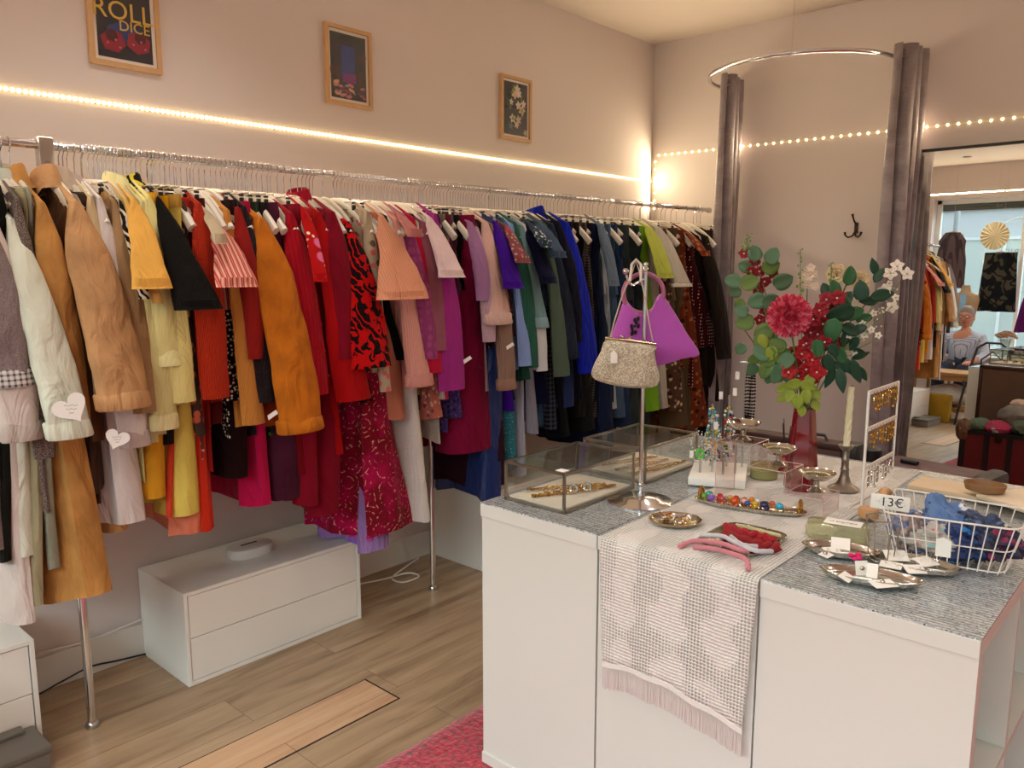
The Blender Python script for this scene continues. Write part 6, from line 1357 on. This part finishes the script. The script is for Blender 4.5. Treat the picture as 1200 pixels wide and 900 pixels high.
# white blossoms
wht = mat('white_petal', '#ece6dc', .6)
t = thing('blossom_branch', FP(1040, 330), 'branch of white five-petalled blossoms reaching right over the curtain', 'flower'); mb = MB(); m2 = MB()
for i, p in enumerate([(1050, 312), (1061, 321), (1042, 320), (1036, 339), (1044, 359), (1005, 395), (1012, 392), (994, 392), (1020, 385), (1002, 414), (1041, 332), (1016, 372), (985, 398), (1028, 392), (1048, 348), (1023, 366), (1010, 378)]):
    R = .020 if i < 5 else .011; blossom(mb, FP(*p, .03+.01*math.sin(i)), R, 5, (vn+vr*.3*math.sin(i*2)+Vector((0, 0, .4*math.cos(i)))).normalized(), .8); m2.ball(FP(*p, .036+.01*math.sin(i)), .0028, 6)
mb.build('petals', wht, t, solid=.0005); m2.build('buds', mat('bud_green', '#a8b070', .6), t)
mb = MB(); hubp = FP(985, 410, .02)
for p in ((1050, 312), (1061, 321), (1036, 339), (1044, 359), (1005, 395), (1020, 385), (1002, 414), (1023, 366), (1030, 395)): mb.tube([hubp, (hubp+FP(*p, .03))*.5+Vector((0, 0, -.01)), FP(*p, .03)], .0012, 5)
mb.tube([VT-Vector((0, 0, .12)), VT, hubp], .002, 6); mb.build('stem', gst, t)
m3 = MB()
for k in range(60): u = random.random(); p = (lerp(985, 1052, u)+random.uniform(-8, 8), lerp(408, 345, u)+random.uniform(-14, 16)); m3.ball(FP(*p, .02), .0028, 5)
m3.build('small_buds', mat('bud_white', '#dcd8b8', .6), t)
for (lab, x, y0_, y1_) in (('tall green bud spike left of the cream roses', 938, 292, 345), ('second green bud spike beside the cream roses', 974, 308, 345), ('small pale bud spike at the top left of the bouquet', 876, 274, 292)):
    t = thing('bud_spike', FP(x, y1_), lab, 'flower'); mb = MB()
    for k in range(12):
        u = k/11; mb.ball(FP(x+4*math.sin(k*2.4)*(1-u*.4)+(0 if x > 900 else (1-u)*-6+3), lerp(y1_, y0_, u), .01*math.cos(k*2.4)), .0052*(1-.5*u), 6, (1, 1, 1.3))
    mb.build('buds', mat('spike_bud', '#7c9a5c', .6), t); stem([VT-Vector((0, 0, .1)), VT, FP(x, y1_), FP(x, y0_)], .0013, gst, t)
crm = mat('cream_petal', '#e8cfa8', .6, var=.1, vscale=30)
for (lab, x, y, R) in (('cream rose behind the green leaves', 981, 322, .032), ('second cream rose partly hidden on the right', 1008, 328, .03)):
    c = FP(x, y, -.02); t = thing('rose', c, lab, 'flower'); mb = MB()
    for ring_, (n, rr, tilt) in enumerate(((3, .35, 1.4), (5, .6, 1.0), (6, .85, .6), (7, 1, .3))):
        for k in range(n): a = 2*math.pi*k/n+ring_; d = (vr*math.cos(a)+Vector((0, 0, math.sin(a))))+vn*tilt; leafmesh(mb, c-vn*.008, d, vn, R*rr*1.1, R*1.0, -.1, True, n=5)
    mb.build('petals', crm, t, solid=.0006); stem([VT-Vector((0, 0, .1)), VT, c], .002, gst, t)
t = thing('stock_flower', FP(948, 328), 'cluster of small cream bell flowers behind the chrysanthemum', 'flower'); mb = MB()
for i, p in enumerate([(944, 320), (950, 314), (948, 325), (940, 329), (953, 322), (936, 335), (946, 334), (955, 336)]): blossom(mb, FP(*p, -.01), .014, 5, (vn+Vector((0, 0, .3*math.sin(i)))).normalized(), .9)
mb.build('petals', mat('cream2', '#e0cdb8', .6), t, solid=.0005); stem([VT-Vector((0, 0, .1)), VT, FP(946, 335, -.01)], .002, gst, t)

# ---------------------------------------------------------------- trunks behind the counter
lea = mat('trunk_leather', '#4c2620', .45, var=.25, vscale=6, bump=.4, bscale=70); lea_r = mat('trunk_red', '#5c1216', .45, var=.2, vscale=6, bump=.4, bscale=70); blk_l = mat('black_leather', '#121114', .4, bump=.4, bscale=90); lin = mat('trunk_lining', '#5a4034', .8, var=.15, vscale=15)
tr_ = thing('trunk', (-1.20, 3.12, .02), 'open dark red travel trunk behind the counter, its lid leaning towards the counter', 'trunk')
x0, x1, y0, y1, z0, z1 = -1.43, -.95, 2.97, 3.27, .04, .42; w = .012
mb = MB(); mb.box((x0, y0, z0), (x1, y0+w, z1)).box((x0, y1-w, z0), (x1, y1, z1)).box((x0, y0+w, z0), (x0+w, y1-w, z1)).box((x1-w, y0+w, z0), (x1, y1-w, z1)).box((x0+w, y0+w, z0), (x1-w, y1-w, z0+w)); mb.build('box', lea_r, tr_, smooth=False, bevel=.003)
mb = MB()
for x in (x0+.0, x0+.15, x1-.19, x1-.03): mb.box((x, y1-.001, z0), (x+.035, y1+.006, z1)).box((x, y0-.006, z0), (x+.035, y0+.001, z1))
mb.box((x0-.004, y0-.004, z1-.025), (x1+.004, y1+.004, z1+.0)).box((x0-.004, y0-.004, z0-.008), (x1+.004, y1+.004, z0+.02)); mb.build('strap', blk_l, tr_, smooth=False)
ld = MB().box((x0, 2.90, .425), (x1, 2.965, .85), .012).build('lid', lea, tr_); MB().box((x0+.02, 2.963, .44), (x1-.02, 2.968, .84)).build('lid_lining', lin, ld, smooth=False)
mb = MB(); mb.box((x0-.006, 2.894, .83), (x1+.006, 2.972, .857), .006).box((x0-.006, 2.894, .43), (x0+.016, 2.972, .857), .006); mb.build('lid_edge', mat('trunk_edge', '#3a1c18', .45, bump=.4, bscale=70), ld); MB().box((x1-.05, 2.892, .60), (x1+.010, 2.976, .862), .01).build('lid_corner', blk_l, ld)
MB().box((-1.215, y1, .36), (-1.17, y1+.015, .42), .004).build('latch', mat('dark_brass', '#3a3020', .35, .9), tr_)
for x in (x0+.006, x1-.03): MB().box((x, y0+.01, .0), (x+.03, y1-.01, .035)).build('foot', blk_l, tr_, smooth=False)
MB().tube([(-1.13, 2.93, .857), (-1.12, 2.93, .876), (-1.07, 2.93, .876), (-1.06, 2.93, .857)], .006, 8).build('handle', blk_l, tr_)
cl = [('#5a6a58', 'plain', 0, 0, 'sage green cloth'), ('#a83a5a', 'bigfloral', '#d8c0c8', '#3a7a8a', 'pink flowered cloth'), ('#7a7470', 'plain', 0, 0, 'grey jersey'), ('#6a5040', 'plain', 0, 0, 'brown cloth hanging over the trunk edge'), ('#9a3038', 'plain', 0, 0, 'red trimmed cloth'), ('#606c5c', 'plain', 0, 0, 'grey-green cloth'), ('#b8a090', 'plain', 0, 0, 'beige cloth')]
for i, ((c1, k_, a, b, l), (x, y, z, rx, ry, rz)) in enumerate(zip(cl, [(-1.34, 3.17, .45, .085, .08, .05), (-1.22, 3.20, .45, .09, .06, .05), (-1.13, 3.12, .53, .12, .09, .09), (-1.42, 3.24, .41, .05, .06, .08), (-1.08, 3.07, .58, .10, .05, .06), (-1.06, 3.16, .47, .09, .09, .07), (-1.12, 3.10, .62, .07, .05, .03)])):
    rs = []
    for q in range(13):
        ph_ = math.pi*(q+.5)/13
        rs.append([(x+rx*math.sin(ph_)*math.cos(a_)*(1+.25*noise.noise((a_, ph_*2, i))), y+ry*math.sin(ph_)*math.sin(a_)*(1+.25*noise.noise((a_*2, ph_*2, i+5))), z+rz*math.cos(ph_)*(1+.3*noise.noise((math.cos(a_)*3, math.sin(a_)*3, i)))) for a_ in [2*math.pi*k/24 for k in range(24)]])
    tag(MB().rings(rs).build('clothing', fab(c1, k_, a, b) if a else fab(c1, k_)), l+' lying in the open trunk seen in the mirror', 'clothing', 'clothes in the open trunk')
s2 = thing('suitcase', (-.72, 3.1, 0), 'brown leather suitcase standing behind the wire basket, black corner at its right', 'suitcase')
def rot_box(mb, a, b, c, ang, bev=0): i0 = len(mb.v); mb.box(a, b, bev); mb.xf(Matrix.Translation(c) @ Matrix.Rotation(ang, 4, 'Z') @ Matrix.Translation(-Vector(c)), i0)
cc = (-.73, 3.12, 0); ag = -.14
mb = MB(); rot_box(mb, (-.93, 3.02, .03), (-.54, 3.24, .77), cc, ag, .015); mb.build('body', mat('plum_leather', '#52343a', .5, var=.2, vscale=6, bump=.4, bscale=70), s2)
mb = MB(); rot_box(mb, (-.60, 3.012, .60), (-.532, 3.248, .782), cc, ag, .02); mb.build('corner', blk_l, s2); mb = MB(); rot_box(mb, (-.60, 3.012, .02), (-.532, 3.248, .2), cc, ag, .02); mb.build('corner', blk_l, s2)
mb = MB(); rot_box(mb, (-.86, 3.11, .77), (-.80, 3.14, .785), cc, ag, .004); mb.build('handle', blk_l, s2)
tag(MB().lathe((-.98, 3.16, 0), [(.05, 0), (.055, .01), (.06, .6), (.05, .70), (.045, .80), (.02, .815), (.001, .815)], 24).build('boot', blk_l), 'black leather shape between the trunk and the suitcase', 'bag')
bpy.data.objects[-1 if False else 'boot'].name = 'leather_bag'

# ---------------------------------------------------------------- what the mirror shows: window side of the shop
# venetian blind pulled up
t = thing('rolled_shutter', (-.6, -1.72, 2.42), 'dark metal shutter rolled down a hand above the street window', 'shutter')
mb = MB()
for k in range(7): mb.box((WIN[0]+.04, -1.83+.008*(k % 2), 2.42+k*.018), (WIN[1]-.04, -1.80+.008*(k % 2), 2.436+k*.018))
mb.build('slats', mat('shutter_metal', '#4c4a40', .5), t, smooth=False)
def hung(name, label, cat, x, y, zt, zb, wt, wb, th_, m, extra=None, wire=True):
    t = thing(name, (x, y, zb), label, cat); rs = []
    for i in range(14):
        u = i/13; z = lerp(zt, zb, u); hw = lerp(wt, wb, u)/2*(1-.12*math.sin(min(1, u*2)*math.pi) if name != 'skirt' else 1)
        if name != 'skirt' and u < .18: hw = lerp(wt*.25, wt*.5, u/.18)
        rs.append([(x+hw*math.cos(a), y+th_*(.5+.5*u)*math.sin(a)+.012*u*math.sin(a*1+math.cos(a)*9), z+.01*math.sin(a*3)*(u > .95)) for a in [2*math.pi*k/30 for k in range(30)]])
    MB().rings(rs).build('body', m, t)
    if wire:
        tag(MB().tube([(x, y, zt+.07), (x, y, CZ)], .0012, 4).build('hanging_wire', chrome_b), 'thin wire holding the '+' '.join(label.split()[:6]), 'wire')
        h = thing('coat_hanger', (x, y, zt), 'wooden hanger carrying the '+' '.join(label.split()[:6]), 'hanger')
        MB().tube([(x-wt*.36, y, zt-.035), (x-wt*.2, y, zt-.004), (x, y, zt+.012), (x+wt*.2, y, zt-.004), (x+wt*.36, y, zt-.035)], .006, 6).build('arms', wd, h)
        MB().tube([(x, y, zt+.01), (x, y, zt+.045), (x+.012, y, zt+.055), (x+.008, y, zt+.07), (x, y, zt+.072)], .0018, 5).build('hook', chrome, h)
    return t
hung('dress', 'brown-grey pleated sleeveless top hanging in the street window seen in the mirror', 'top', -3.11, -1.4, 2.12, 1.45, .34, .36, .03, fab('#5c4c4e', 'pinstripe', '#3c3234', sc=.8))
hung('skirt', 'black and bronze patterned skirt hanging in the street window seen in the mirror', 'skirt', -2.565, -1.4, 1.87, 1.18, .34, .42, .03, fab('#14181a', 'rose', '#4a4438', sc=.5))
hung('dress', 'purple dress at the right edge of the street window seen in the mirror', 'dress', -2.12, -1.3, 1.62, .95, .22, .42, .04, fab('#5a1a5c', 'plain'))
# paper fan
t = thing('paper_fan', (-2.66, -1.45, 2.08), 'round pleated cream paper fan hanging in the street window seen in the mirror', 'paper fan'); mb = MB(); nfan = 40; c = Vector((-2.665, -1.45, 2.07)); vs = [c]
for k in range(nfan): a = 2*math.pi*k/nfan; vs.append(c+Vector((.155*math.cos(a), .012*(-1)**k, .155*math.sin(a)*1.05)))
mb.add(vs, [(0, 1+k, 1+(k+1) % nfan) for k in range(nfan)]); mb.build('disc', mat('fan_paper', '#e6dab0', .8), t, smooth=False, solid=.002)
MB().tube([c, (c.x, c.y, CZ)], .001, 4).build('thread', chrome_b, t)
# lettering of the shop on its window glass, reads from the street
gy = WY0-.3+.119; lt = thing('window_lettering', (-2.6, gy, 1.9), 'round white shop emblem and grey letters on the window glass, read in the mirror', 'lettering')
flattext('FRIPERIE', .115, mat('vinyl_grey', '#9aa09c', .6), 'lettering', lt, basis((-2.42, gy-.001, 1.885), (-1, 0, 0), (0, 0, 1)))
MB().torus((-2.42, gy-.001, 1.86), .45, .008, (0, 1, 0), 48, 5).build('emblem_ring', mat('vinyl_white', '#e8ece8', .6), lt)
# displays on the sill
wsz = WIN[2]
struct(MB().box((WIN[0]-.0, WY0, wsz-.05), (WIN[1], WY0+.26, wsz-.031)).build('trim_5', white_lac, smooth=False))
t = thing('dried_flowers', (-2.44, -1.45, wsz-.03), 'glass vase of dried beige hydrangeas on the window sill seen in the mirror', 'vase')
MB().lathe((-2.44, -1.45, wsz-.03), [(.05, 0), (.052, .01), (.045, .12), (.055, .22), (.053, .22), (.04, .12), (.045, .012)], 24).build('vase', mat('clear_vase', '#dfe8e4', .05, trans=.8, ior=1.2), t)
mb = MB()
for k in range(70): a = k*2.4; r = .11*math.sqrt((k+.5)/70); mb.ball((-2.44+r*math.cos(a), -1.45+r*math.sin(a)*.7, wsz+.22+.05*(1-(r/.11)**2)+.01*math.sin(k)), .018, 6)
mb.build('flower_heads', mat('dried_petal', '#a07a5c', .85), t); mb = MB()
for k in range(12): a = k*.52; mb.tube([(-2.44+.02*math.cos(a), -1.45+.02*math.sin(a), wsz), (-2.44+.08*math.cos(a), -1.45+.06*math.sin(a), wsz+.27)], .0025, 4)
mb.build('stems', mat('dried_stem', '#8a7048', .8), t)
for i, (x, h, r, c_, l) in enumerate(((-2.98, .09, .03, '#6a4630', 'brown glass jar'), (-3.05, .09, .03, '#6a4630', 'second brown glass jar'), (-2.90, .06, .035, '#e6ded4', 'white cup'), (-2.80, .05, .03, '#d8d0c8', 'small pale bowl'), (-2.68, .08, .018, '#d8a820', 'yellow candle holder'), (-2.60, .16, .008, '#3a3030', 'thin dark ornament stand'))):
    t = thing('jar', (x, -1.42, wsz-.03), l+' on the window sill seen in the mirror', 'ornament'); MB().lathe((x, -1.42, wsz-.031), [(r*.8, 0), (r, .01), (r, h*.8), (r*.7, h), (r*.6, h), (r*.7, h*.8), (r*.8, .015)], 16).build('jar', mat('jar'+c_, c_, .2), t)
# glass case and candelabra at the right of the sill
# low table with white cloth and yellow bag
t = thing('low_table', (-2.58, -.15, 0), 'light wooden table with a lower shelf near the window, seen in the mirror', 'table'); oak = mat('pine', '#a87a44', .5, var=.15, vscale=10)
MB().box((-2.92, -.38, .50), (-2.24, .12, .53), .004).build('table_top', oak, t); MB().box((-2.90, -.36, .44), (-2.26, .10, .50)).build('apron', oak, t, smooth=False); MB().box((-2.90, -.36, .12), (-2.26, .10, .15)).build('shelf', oak, t, smooth=False)
for x in (-2.90, -2.29):
    for y in (-.36, .07): MB().box((x, y, 0), (x+.03, y+.03, .44)).build('leg', oak, t, smooth=False)
rs = []
for q in range(12):
    ph_ = math.pi*(q+.5)/12; rs.append([(-2.58+.27*math.sin(ph_)*math.cos(a)*(1+.2*noise.noise((a, ph_, 1))), -.12+.17*math.sin(ph_)*math.sin(a), .27+.11*math.cos(ph_)*(1+.3*noise.noise((math.cos(a)*2, math.sin(a)*2, 3)))) for a in [2*math.pi*k/26 for k in range(26)]])
tag(MB().rings(rs).build('white_cloth', fab('#e8e6e4', 'plain')), 'heap of white cloth on the shelf of the low table seen in the mirror', 'cloth')
tag(MB().box((-2.72, .14, .0), (-2.46, .24, .30), .02).build('yellow_bag', fab('#a8862a', 'plain')), 'mustard yellow bag on the floor before the low table seen in the mirror', 'bag')
# bentwood chair
ch = thing('bentwood_chair', (-2.20, .08, 0), 'dark bentwood chair near the low table, seen in the mirror', 'chair'); dk = mat('dark_bentwood', '#2c2420', .4); cx, cy = -2.20, .08
MB().lathe((cx, cy, .43), [(.001, 0), (.19, 0), (.20, .01), (.20, .03), (.185, .034), (.001, .034)], 30).build('seat', dk, ch)
MB().tube([(cx-.17, cy-.10, .44), (cx-.18, cy-.17, .65), (cx-.15, cy-.20, .80), (cx-.07, cy-.21, .86), (cx+.07, cy-.21, .86), (cx+.15, cy-.20, .80), (cx+.18, cy-.17, .65), (cx+.17, cy-.10, .44)], .013, 8).build('backrest', dk, ch)
MB().tube([(cx-.09, cy-.17, .45), (cx-.10, cy-.19, .68), (cx, cy-.205, .77), (cx+.10, cy-.19, .68), (cx+.09, cy-.17, .45)], .009, 8).build('backrest_loop', dk, ch)
for sx in (-1, 1):
    for sy in (-1, 1): MB().tube([(cx+sx*.14, cy+sy*.13, .44), (cx+sx*.19, cy+sy*.18, 0)], [.014, .011], 8).build('leg', dk, ch)
MB().torus((cx, cy, .22), .15, .008, (0, 0, 1), 28, 6).build('stretcher', dk, ch)

# ---------------------------------------------------------------- person sitting near the window
pe = thing('person', (-2.73, -.95, 0), 'person in a pale striped shirt and glasses sitting by the street window', 'person')
skin = mat('skin', '#c48a72', .55); px0, py0 = -2.73, -.95
def skinned(verts, edges, radii, m, name, parent, root=0, sub=2):
    me = bpy.data.meshes.new(name); off = Vector(parent['_w']); me.from_pydata([tuple(Vector(v)-off) for v in verts], edges, []); o = bpy.data.objects.new(name, me); C.objects.link(o); o.parent = parent; me.materials.append(m)
    md = o.modifiers.new('skin', 'SKIN'); md.use_smooth_shade = True
    for i, r in enumerate(radii):
        rr = r if isinstance(r, tuple) else (r, r); me.skin_vertices[0].data[i].radius = rr; me.skin_vertices[0].data[i].use_root = i == root
    o.modifiers.new('sub', 'SUBSURF').render_levels = sub; return o
def B(x, y, z): return (px0+x, py0+y, z)
V = [B(0, 0, .50), B(0, 0, .62), B(0, .01, .76), B(0, .0, .88), B(0, .0, .95), B(0, .01, 1.00), B(-.17, .0, .86), B(-.24, .06, .66), B(-.16, .26, .60), B(.17, .0, .86), B(.24, .06, .66), B(.16, .26, .60), B(-.09, .05, .50), B(-.12, .42, .50), B(-.12, .42, .10), B(-.12, .52, .04), B(.09, .05, .50), B(.12, .42, .50), B(.12, .42, .10), B(.12, .52, .04)]
E_ = [(0, 1), (1, 2), (2, 3), (3, 4), (4, 5), (3, 6), (6, 7), (7, 8), (3, 9), (9, 10), (10, 11), (0, 12), (12, 13), (13, 14), (14, 15), (0, 16), (16, 17), (17, 18), (18, 19)]
Rd = [(.15, .11), (.15, .11), (.16, .11), (.13, .09), .055, .05, .06, .048, .035, .06, .048, .035, .085, .065, .045, .035, .085, .065, .045, .035]
skinned(V, E_, Rd, skin, 'body', pe)
V2 = [B(0, 0, .50), B(0, 0, .62), B(0, .01, .76), B(0, .0, .885), B(0, .005, .965), B(-.17, .0, .865), B(-.24, .06, .66), B(-.18, .2, .615), B(.17, .0, .865), B(.24, .06, .66), B(.18, .2, .615)]
skinned(V2, [(0, 1), (1, 2), (2, 3), (3, 4), (3, 5), (5, 6), (6, 7), (3, 8), (8, 9), (9, 10)], [(.175, .13), (.17, .13), (.18, .125), (.145, .10), .062, .072, .06, .05, .072, .06, .05], fab('#c4ccdc', 'pinstripe', '#8498c0'), 'shirt', pe)
V3 = [B(0, 0, .50), B(-.09, .05, .51), B(-.12, .42, .51), B(-.12, .42, .12), B(.09, .05, .51), B(.12, .42, .51), B(.12, .42, .12)]
skinned(V3, [(0, 1), (1, 2), (2, 3), (0, 4), (4, 5), (5, 6)], [.13, .10, .08, .062, .10, .08, .062], fab('#2c3446', 'denim', '#3a4458'), 'trousers', pe)
# head with a face turned to the mirror
hd = Vector(B(0, .015, 1.10)); rs = []
for i in range(19):
    ph_ = math.pi*(i+.5)/19; z = math.cos(ph_); r = math.sin(ph_)
    w_ = .078*(1 if z > -.1 else 1-.42*(-z-.1)**1.3); d_ = .098*(1 if z > -.2 else 1-.15*(-z-.2))
    ring = []
    for k in range(28):
        a = 2*math.pi*k/28; fx, fy = math.cos(a)*r*w_, math.sin(a)*r*d_; f_ = max(0, math.sin(a))
        fy += f_**14*r*(.026*math.exp(-((z+.12)/.13)**2)+.010*math.exp(-((z+.85)/.2)**2)); fy -= .008*f_**2*math.exp(-((z-.08)/.08)**2)*(1-f_**14)
        ring.append(hd+Vector((fx, fy, z*.122)))
    rs.append(ring)
MB().rings(rs).build('head', skin, pe)
for s_ in (-1, 1):
    MB().ball(hd+Vector((s_*.030, .086, .010)), .010, 10).build('eye', mat('eye_white', '#e8e4e0', .3), pe); MB().ball(hd+Vector((s_*.030, .0945, .010)), .0045, 8).build('iris', ink, pe)
    MB().ball(hd+Vector((s_*.079, .0, -.005)), .024, 10, (.35, .7, 1.2)).build('ear', skin, pe)
MB().ball(hd+Vector((0, .086, -.058)), .022, 10, (1, .35, .28)).build('mouth', mat('lips', '#9a5048', .5), pe)
mb = MB()
for s_ in (-1, 1): mb.torus(hd+Vector((s_*.033, .104, .010)), .022, .0028, (0, 1, 0), 20, 6, 1.25); mb.tube([hd+Vector((s_*.06, .102, .014)), hd+Vector((s_*.08, .0, .014))], .002, 5)
mb.tube([hd+Vector((-.008, .106, .014)), hd+Vector((.008, .106, .014))], .0022, 5); mb.build('glasses', mat('glasses_blue', '#26304c', .3), pe)
rs = []
for i in range(12):
    ph_ = math.pi*.56*(i+.3)/12; z = math.cos(ph_); r = math.sin(ph_)
    rs.append([hd+Vector((math.cos(a)*r*.086*(1+.05*noise.noise((a*4, z*5, 2))), math.sin(a)*r*.104-.012*(1 if math.sin(a) > 0 else 0)*(1-z)*2, z*.136-(.02 if math.sin(a) < 0 else -.025*r))) for a in [2*math.pi*k/32 for k in range(32)]])
MB().rings(rs).build('hair', mat('grey_hair', '#8a8480', .8, bump=1, bscale=150), pe)
for s_ in (-1, 1):
    wv = Vector(B(s_*.16, .26, .60)); 
    V4 = [wv, wv+Vector((-s_*.01, .05, .0))]; E4 = [(0, 1)]; R4_ = [(.026, .018), (.036, .014)]
    for j, (dx, L_) in enumerate(((-.027, .065), (-.009, .078), (.009, .073), (.026, .055))):
        b0 = V4[1]; i0 = len(V4); V4 += [b0+Vector((dx, .045, .0)), b0+Vector((dx*1.1, .045+L_*.5, -.010)), b0+Vector((dx*1.1, .045+L_*.85, -.030))]; E4 += [(1, i0), (i0, i0+1), (i0+1, i0+2)]; R4_ += [.0095, .0085, .0075]
    i0 = len(V4); V4 += [wv+Vector((-s_*.038, .045, -.002)), wv+Vector((-s_*.052, .075, -.012))]; E4 += [(0, i0), (i0, i0+1)]; R4_ += [.011, .009]
    skinned(V4, E4, R4_, skin, 'hand', pe)
# stool under the person
sl = thing('stool', (px0, py0, 0), 'simple wooden stool under the seated person seen in the mirror', 'stool'); MB().lathe((px0, py0-.02, .37), [(.001, 0), (.17, 0), (.175, .02), (.17, .035), (.001, .035)], 26).build('seat', oak, sl)
for sx in (-1, 1):
    for sy in (-1, 1): MB().tube([(px0+sx*.10, py0-.02+sy*.10, .37), (px0+sx*.15, py0-.02+sy*.15, 0)], .013, 8).build('leg', oak, sl)

# ---------------------------------------------------------------- the street outside the window
struct(MB().box((-14, -12.5, -.25), (10, WY0-.42, -.12)).build('ground', mat('asphalt', '#8c8a88', .9, var=.1, vscale=3), smooth=False))
bd = thing('street_building', (-5, -9, -.12), 'pale stone building across the street, seen through the window in the mirror', 'building')
stone = mat('stone_facade', '#b4b0a8', .8, var=.08, vscale=2)
MB().box((-14, -9.5, -.12), (9, -9, 7.5)).build('facade', stone, bd, smooth=False)
MB().box((-14, -9.0, 3.1), (9, -8.85, 3.35)).build('cornice', stone, bd, smooth=False)
MB().box((-14, -9.0, 2.55), (9, -8.93, 3.1)).build('fascia', mat('fascia_blue', '#c4c8ca', .6), bd, smooth=False)
for k in range(6):
    x = -12.6+k*3.4; m_ = MB().box((x, -9.0, .35), (x+2.5, -8.95, 2.5)).build('shop_window', mat('shop_glass%d' % (k % 2), ('#c2cac4', '#ccd0ce')[k % 2], .1), bd, smooth=False)
    fr_ = MB()
    for q in ((x-.06, .29, x, 2.56), (x+2.5, .29, x+2.56, 2.56), (x, 2.5, x+2.5, 2.56), (x, .29, x+2.5, .35), (x+1.2, .35, x+1.26, 2.5)): fr_.box((q[0], -8.96, q[1]), (q[2], -8.91, q[3]))
    fr_.build('window_frame', mat('frame_white', '#e0e2e0', .5), bd, smooth=False)
    MB().box((x+.5, -9.0, 4.2), (x+1.7, -8.95, 6.2)).build('window', mat('upper_glass', '#6c7c88', .1), bd, smooth=False)
# car parked outside
lpost = thing('street_post', (-4.4, -5.5, -.12), 'grey metal post standing outside the window', 'post'); MB().tube([(-4.4, -5.5, -.12), (-4.4, -5.5, 3.2)], .045, 12).build('pole', mat('post_grey', '#8a8e90', .5), lpost); MB().ball((-4.4, -5.5, 3.22), .07, 12).build('cap', mat('post_grey', '#8a8e90', .5), lpost)
# purple cloth figure / mannequin jacket in the window
mn = thing('mannequin', (-2.90, -1.38, wsz-.03), 'bust in a beige jacket and light blue shirt in the street window', 'mannequin'); rs = []
for z, a, b in ((1.0, .10, .06), (1.08, .12, .075), (1.2, .14, .08), (1.32, .165, .08), (1.38, .15, .07), (1.42, .06, .05), (1.5, .045, .045)): rs.append([(-2.90+a*math.cos(q), -1.38+b*math.sin(q), z-.02) for q in [2*math.pi*k/24 for k in range(24)]])
MB().rings(rs).build('jacket', fab('#b09878', 'plain'), mn); MB().box((-2.935, -1.315, 1.05), (-2.865, -1.292, 1.37), .008).build('shirt_front', fab('#8cb4d4', 'plain'), mn); MB().tube([(-2.90, -1.38, wsz-.03), (-2.90, -1.38, 1.0)], .012, 8).build('stand', chrome_b, mn); MB().lathe((-2.90, -1.38, wsz-.03), [(.09, 0), (.09, .006), (.012, .012)], 24).build('base', chrome_b, mn)
# heart-shaped price tags on the near coats
def heart(px, py, off, ang, sc, label):
    c = at_side(px, py, off); n_2 = VN(c); rg = Vector((-n_2.y, n_2.x, 0)); t = thing('heart_tag', c, label, 'tag'); pts = []
    for k in range(30):
        a = 2*math.pi*k/30; hx, hy = 16*math.sin(a)**3/17, (13*math.cos(a)-5*math.cos(2*a)-2*math.cos(3*a)-math.cos(4*a))/17
        u, v = hx*math.cos(ang)-hy*math.sin(ang), hx*math.sin(ang)+hy*math.cos(ang); pts.append(c+rg*u*sc+Vector((0, 0, v*sc)))
    MB().rings([pts, [p+n_2*.0012 for p in pts]]).build('card', paper, t, smooth=False)
    for k, (s0, s1) in enumerate(((-.35, .35), (-.25, .3), (-.1, .15))): MB().tube([c+rg*sc*(s0+(s1-s0)*j/6)+Vector((0, 0, sc*(.15-.22*k)+.0022*math.sin(j*2.2+k)))+n_2*.0014 for j in range(7)], .0004, 4).build('handwriting', ink, t)
heart(83, 478, .36, .5, .046, 'white heart-shaped handwritten tag on the mint coat sleeve')
heart(137, 514, .345, -.4, .034, 'white heart-shaped tag on the pinkish-grey satin coat')
for (px, py, l) in ((598, 407, 'white paper tag sticking out below the pale pink cuff'), (548, 423, 'round white tag beside the magenta sleeve'), (320, 488, 'white paper tag left of the orange suede sleeve')):
    c = at_side(px, py, .31); n_2 = VN(c); rg = Vector((-n_2.y, n_2.x, 0)); q = [c+rg*a+Vector((0, 0, b)) for a, b in ((-.015, -.012), (.018, .010), (.010, .022), (-.018, .004))]
    t = thing('price_tag', c, l, 'tag'); MB().rings([q, [p+n_2*.001 for p in q]]).build('card', paper, t, smooth=False)
for o in bpy.data.objects:
    if '_w' in o: del o['_w']
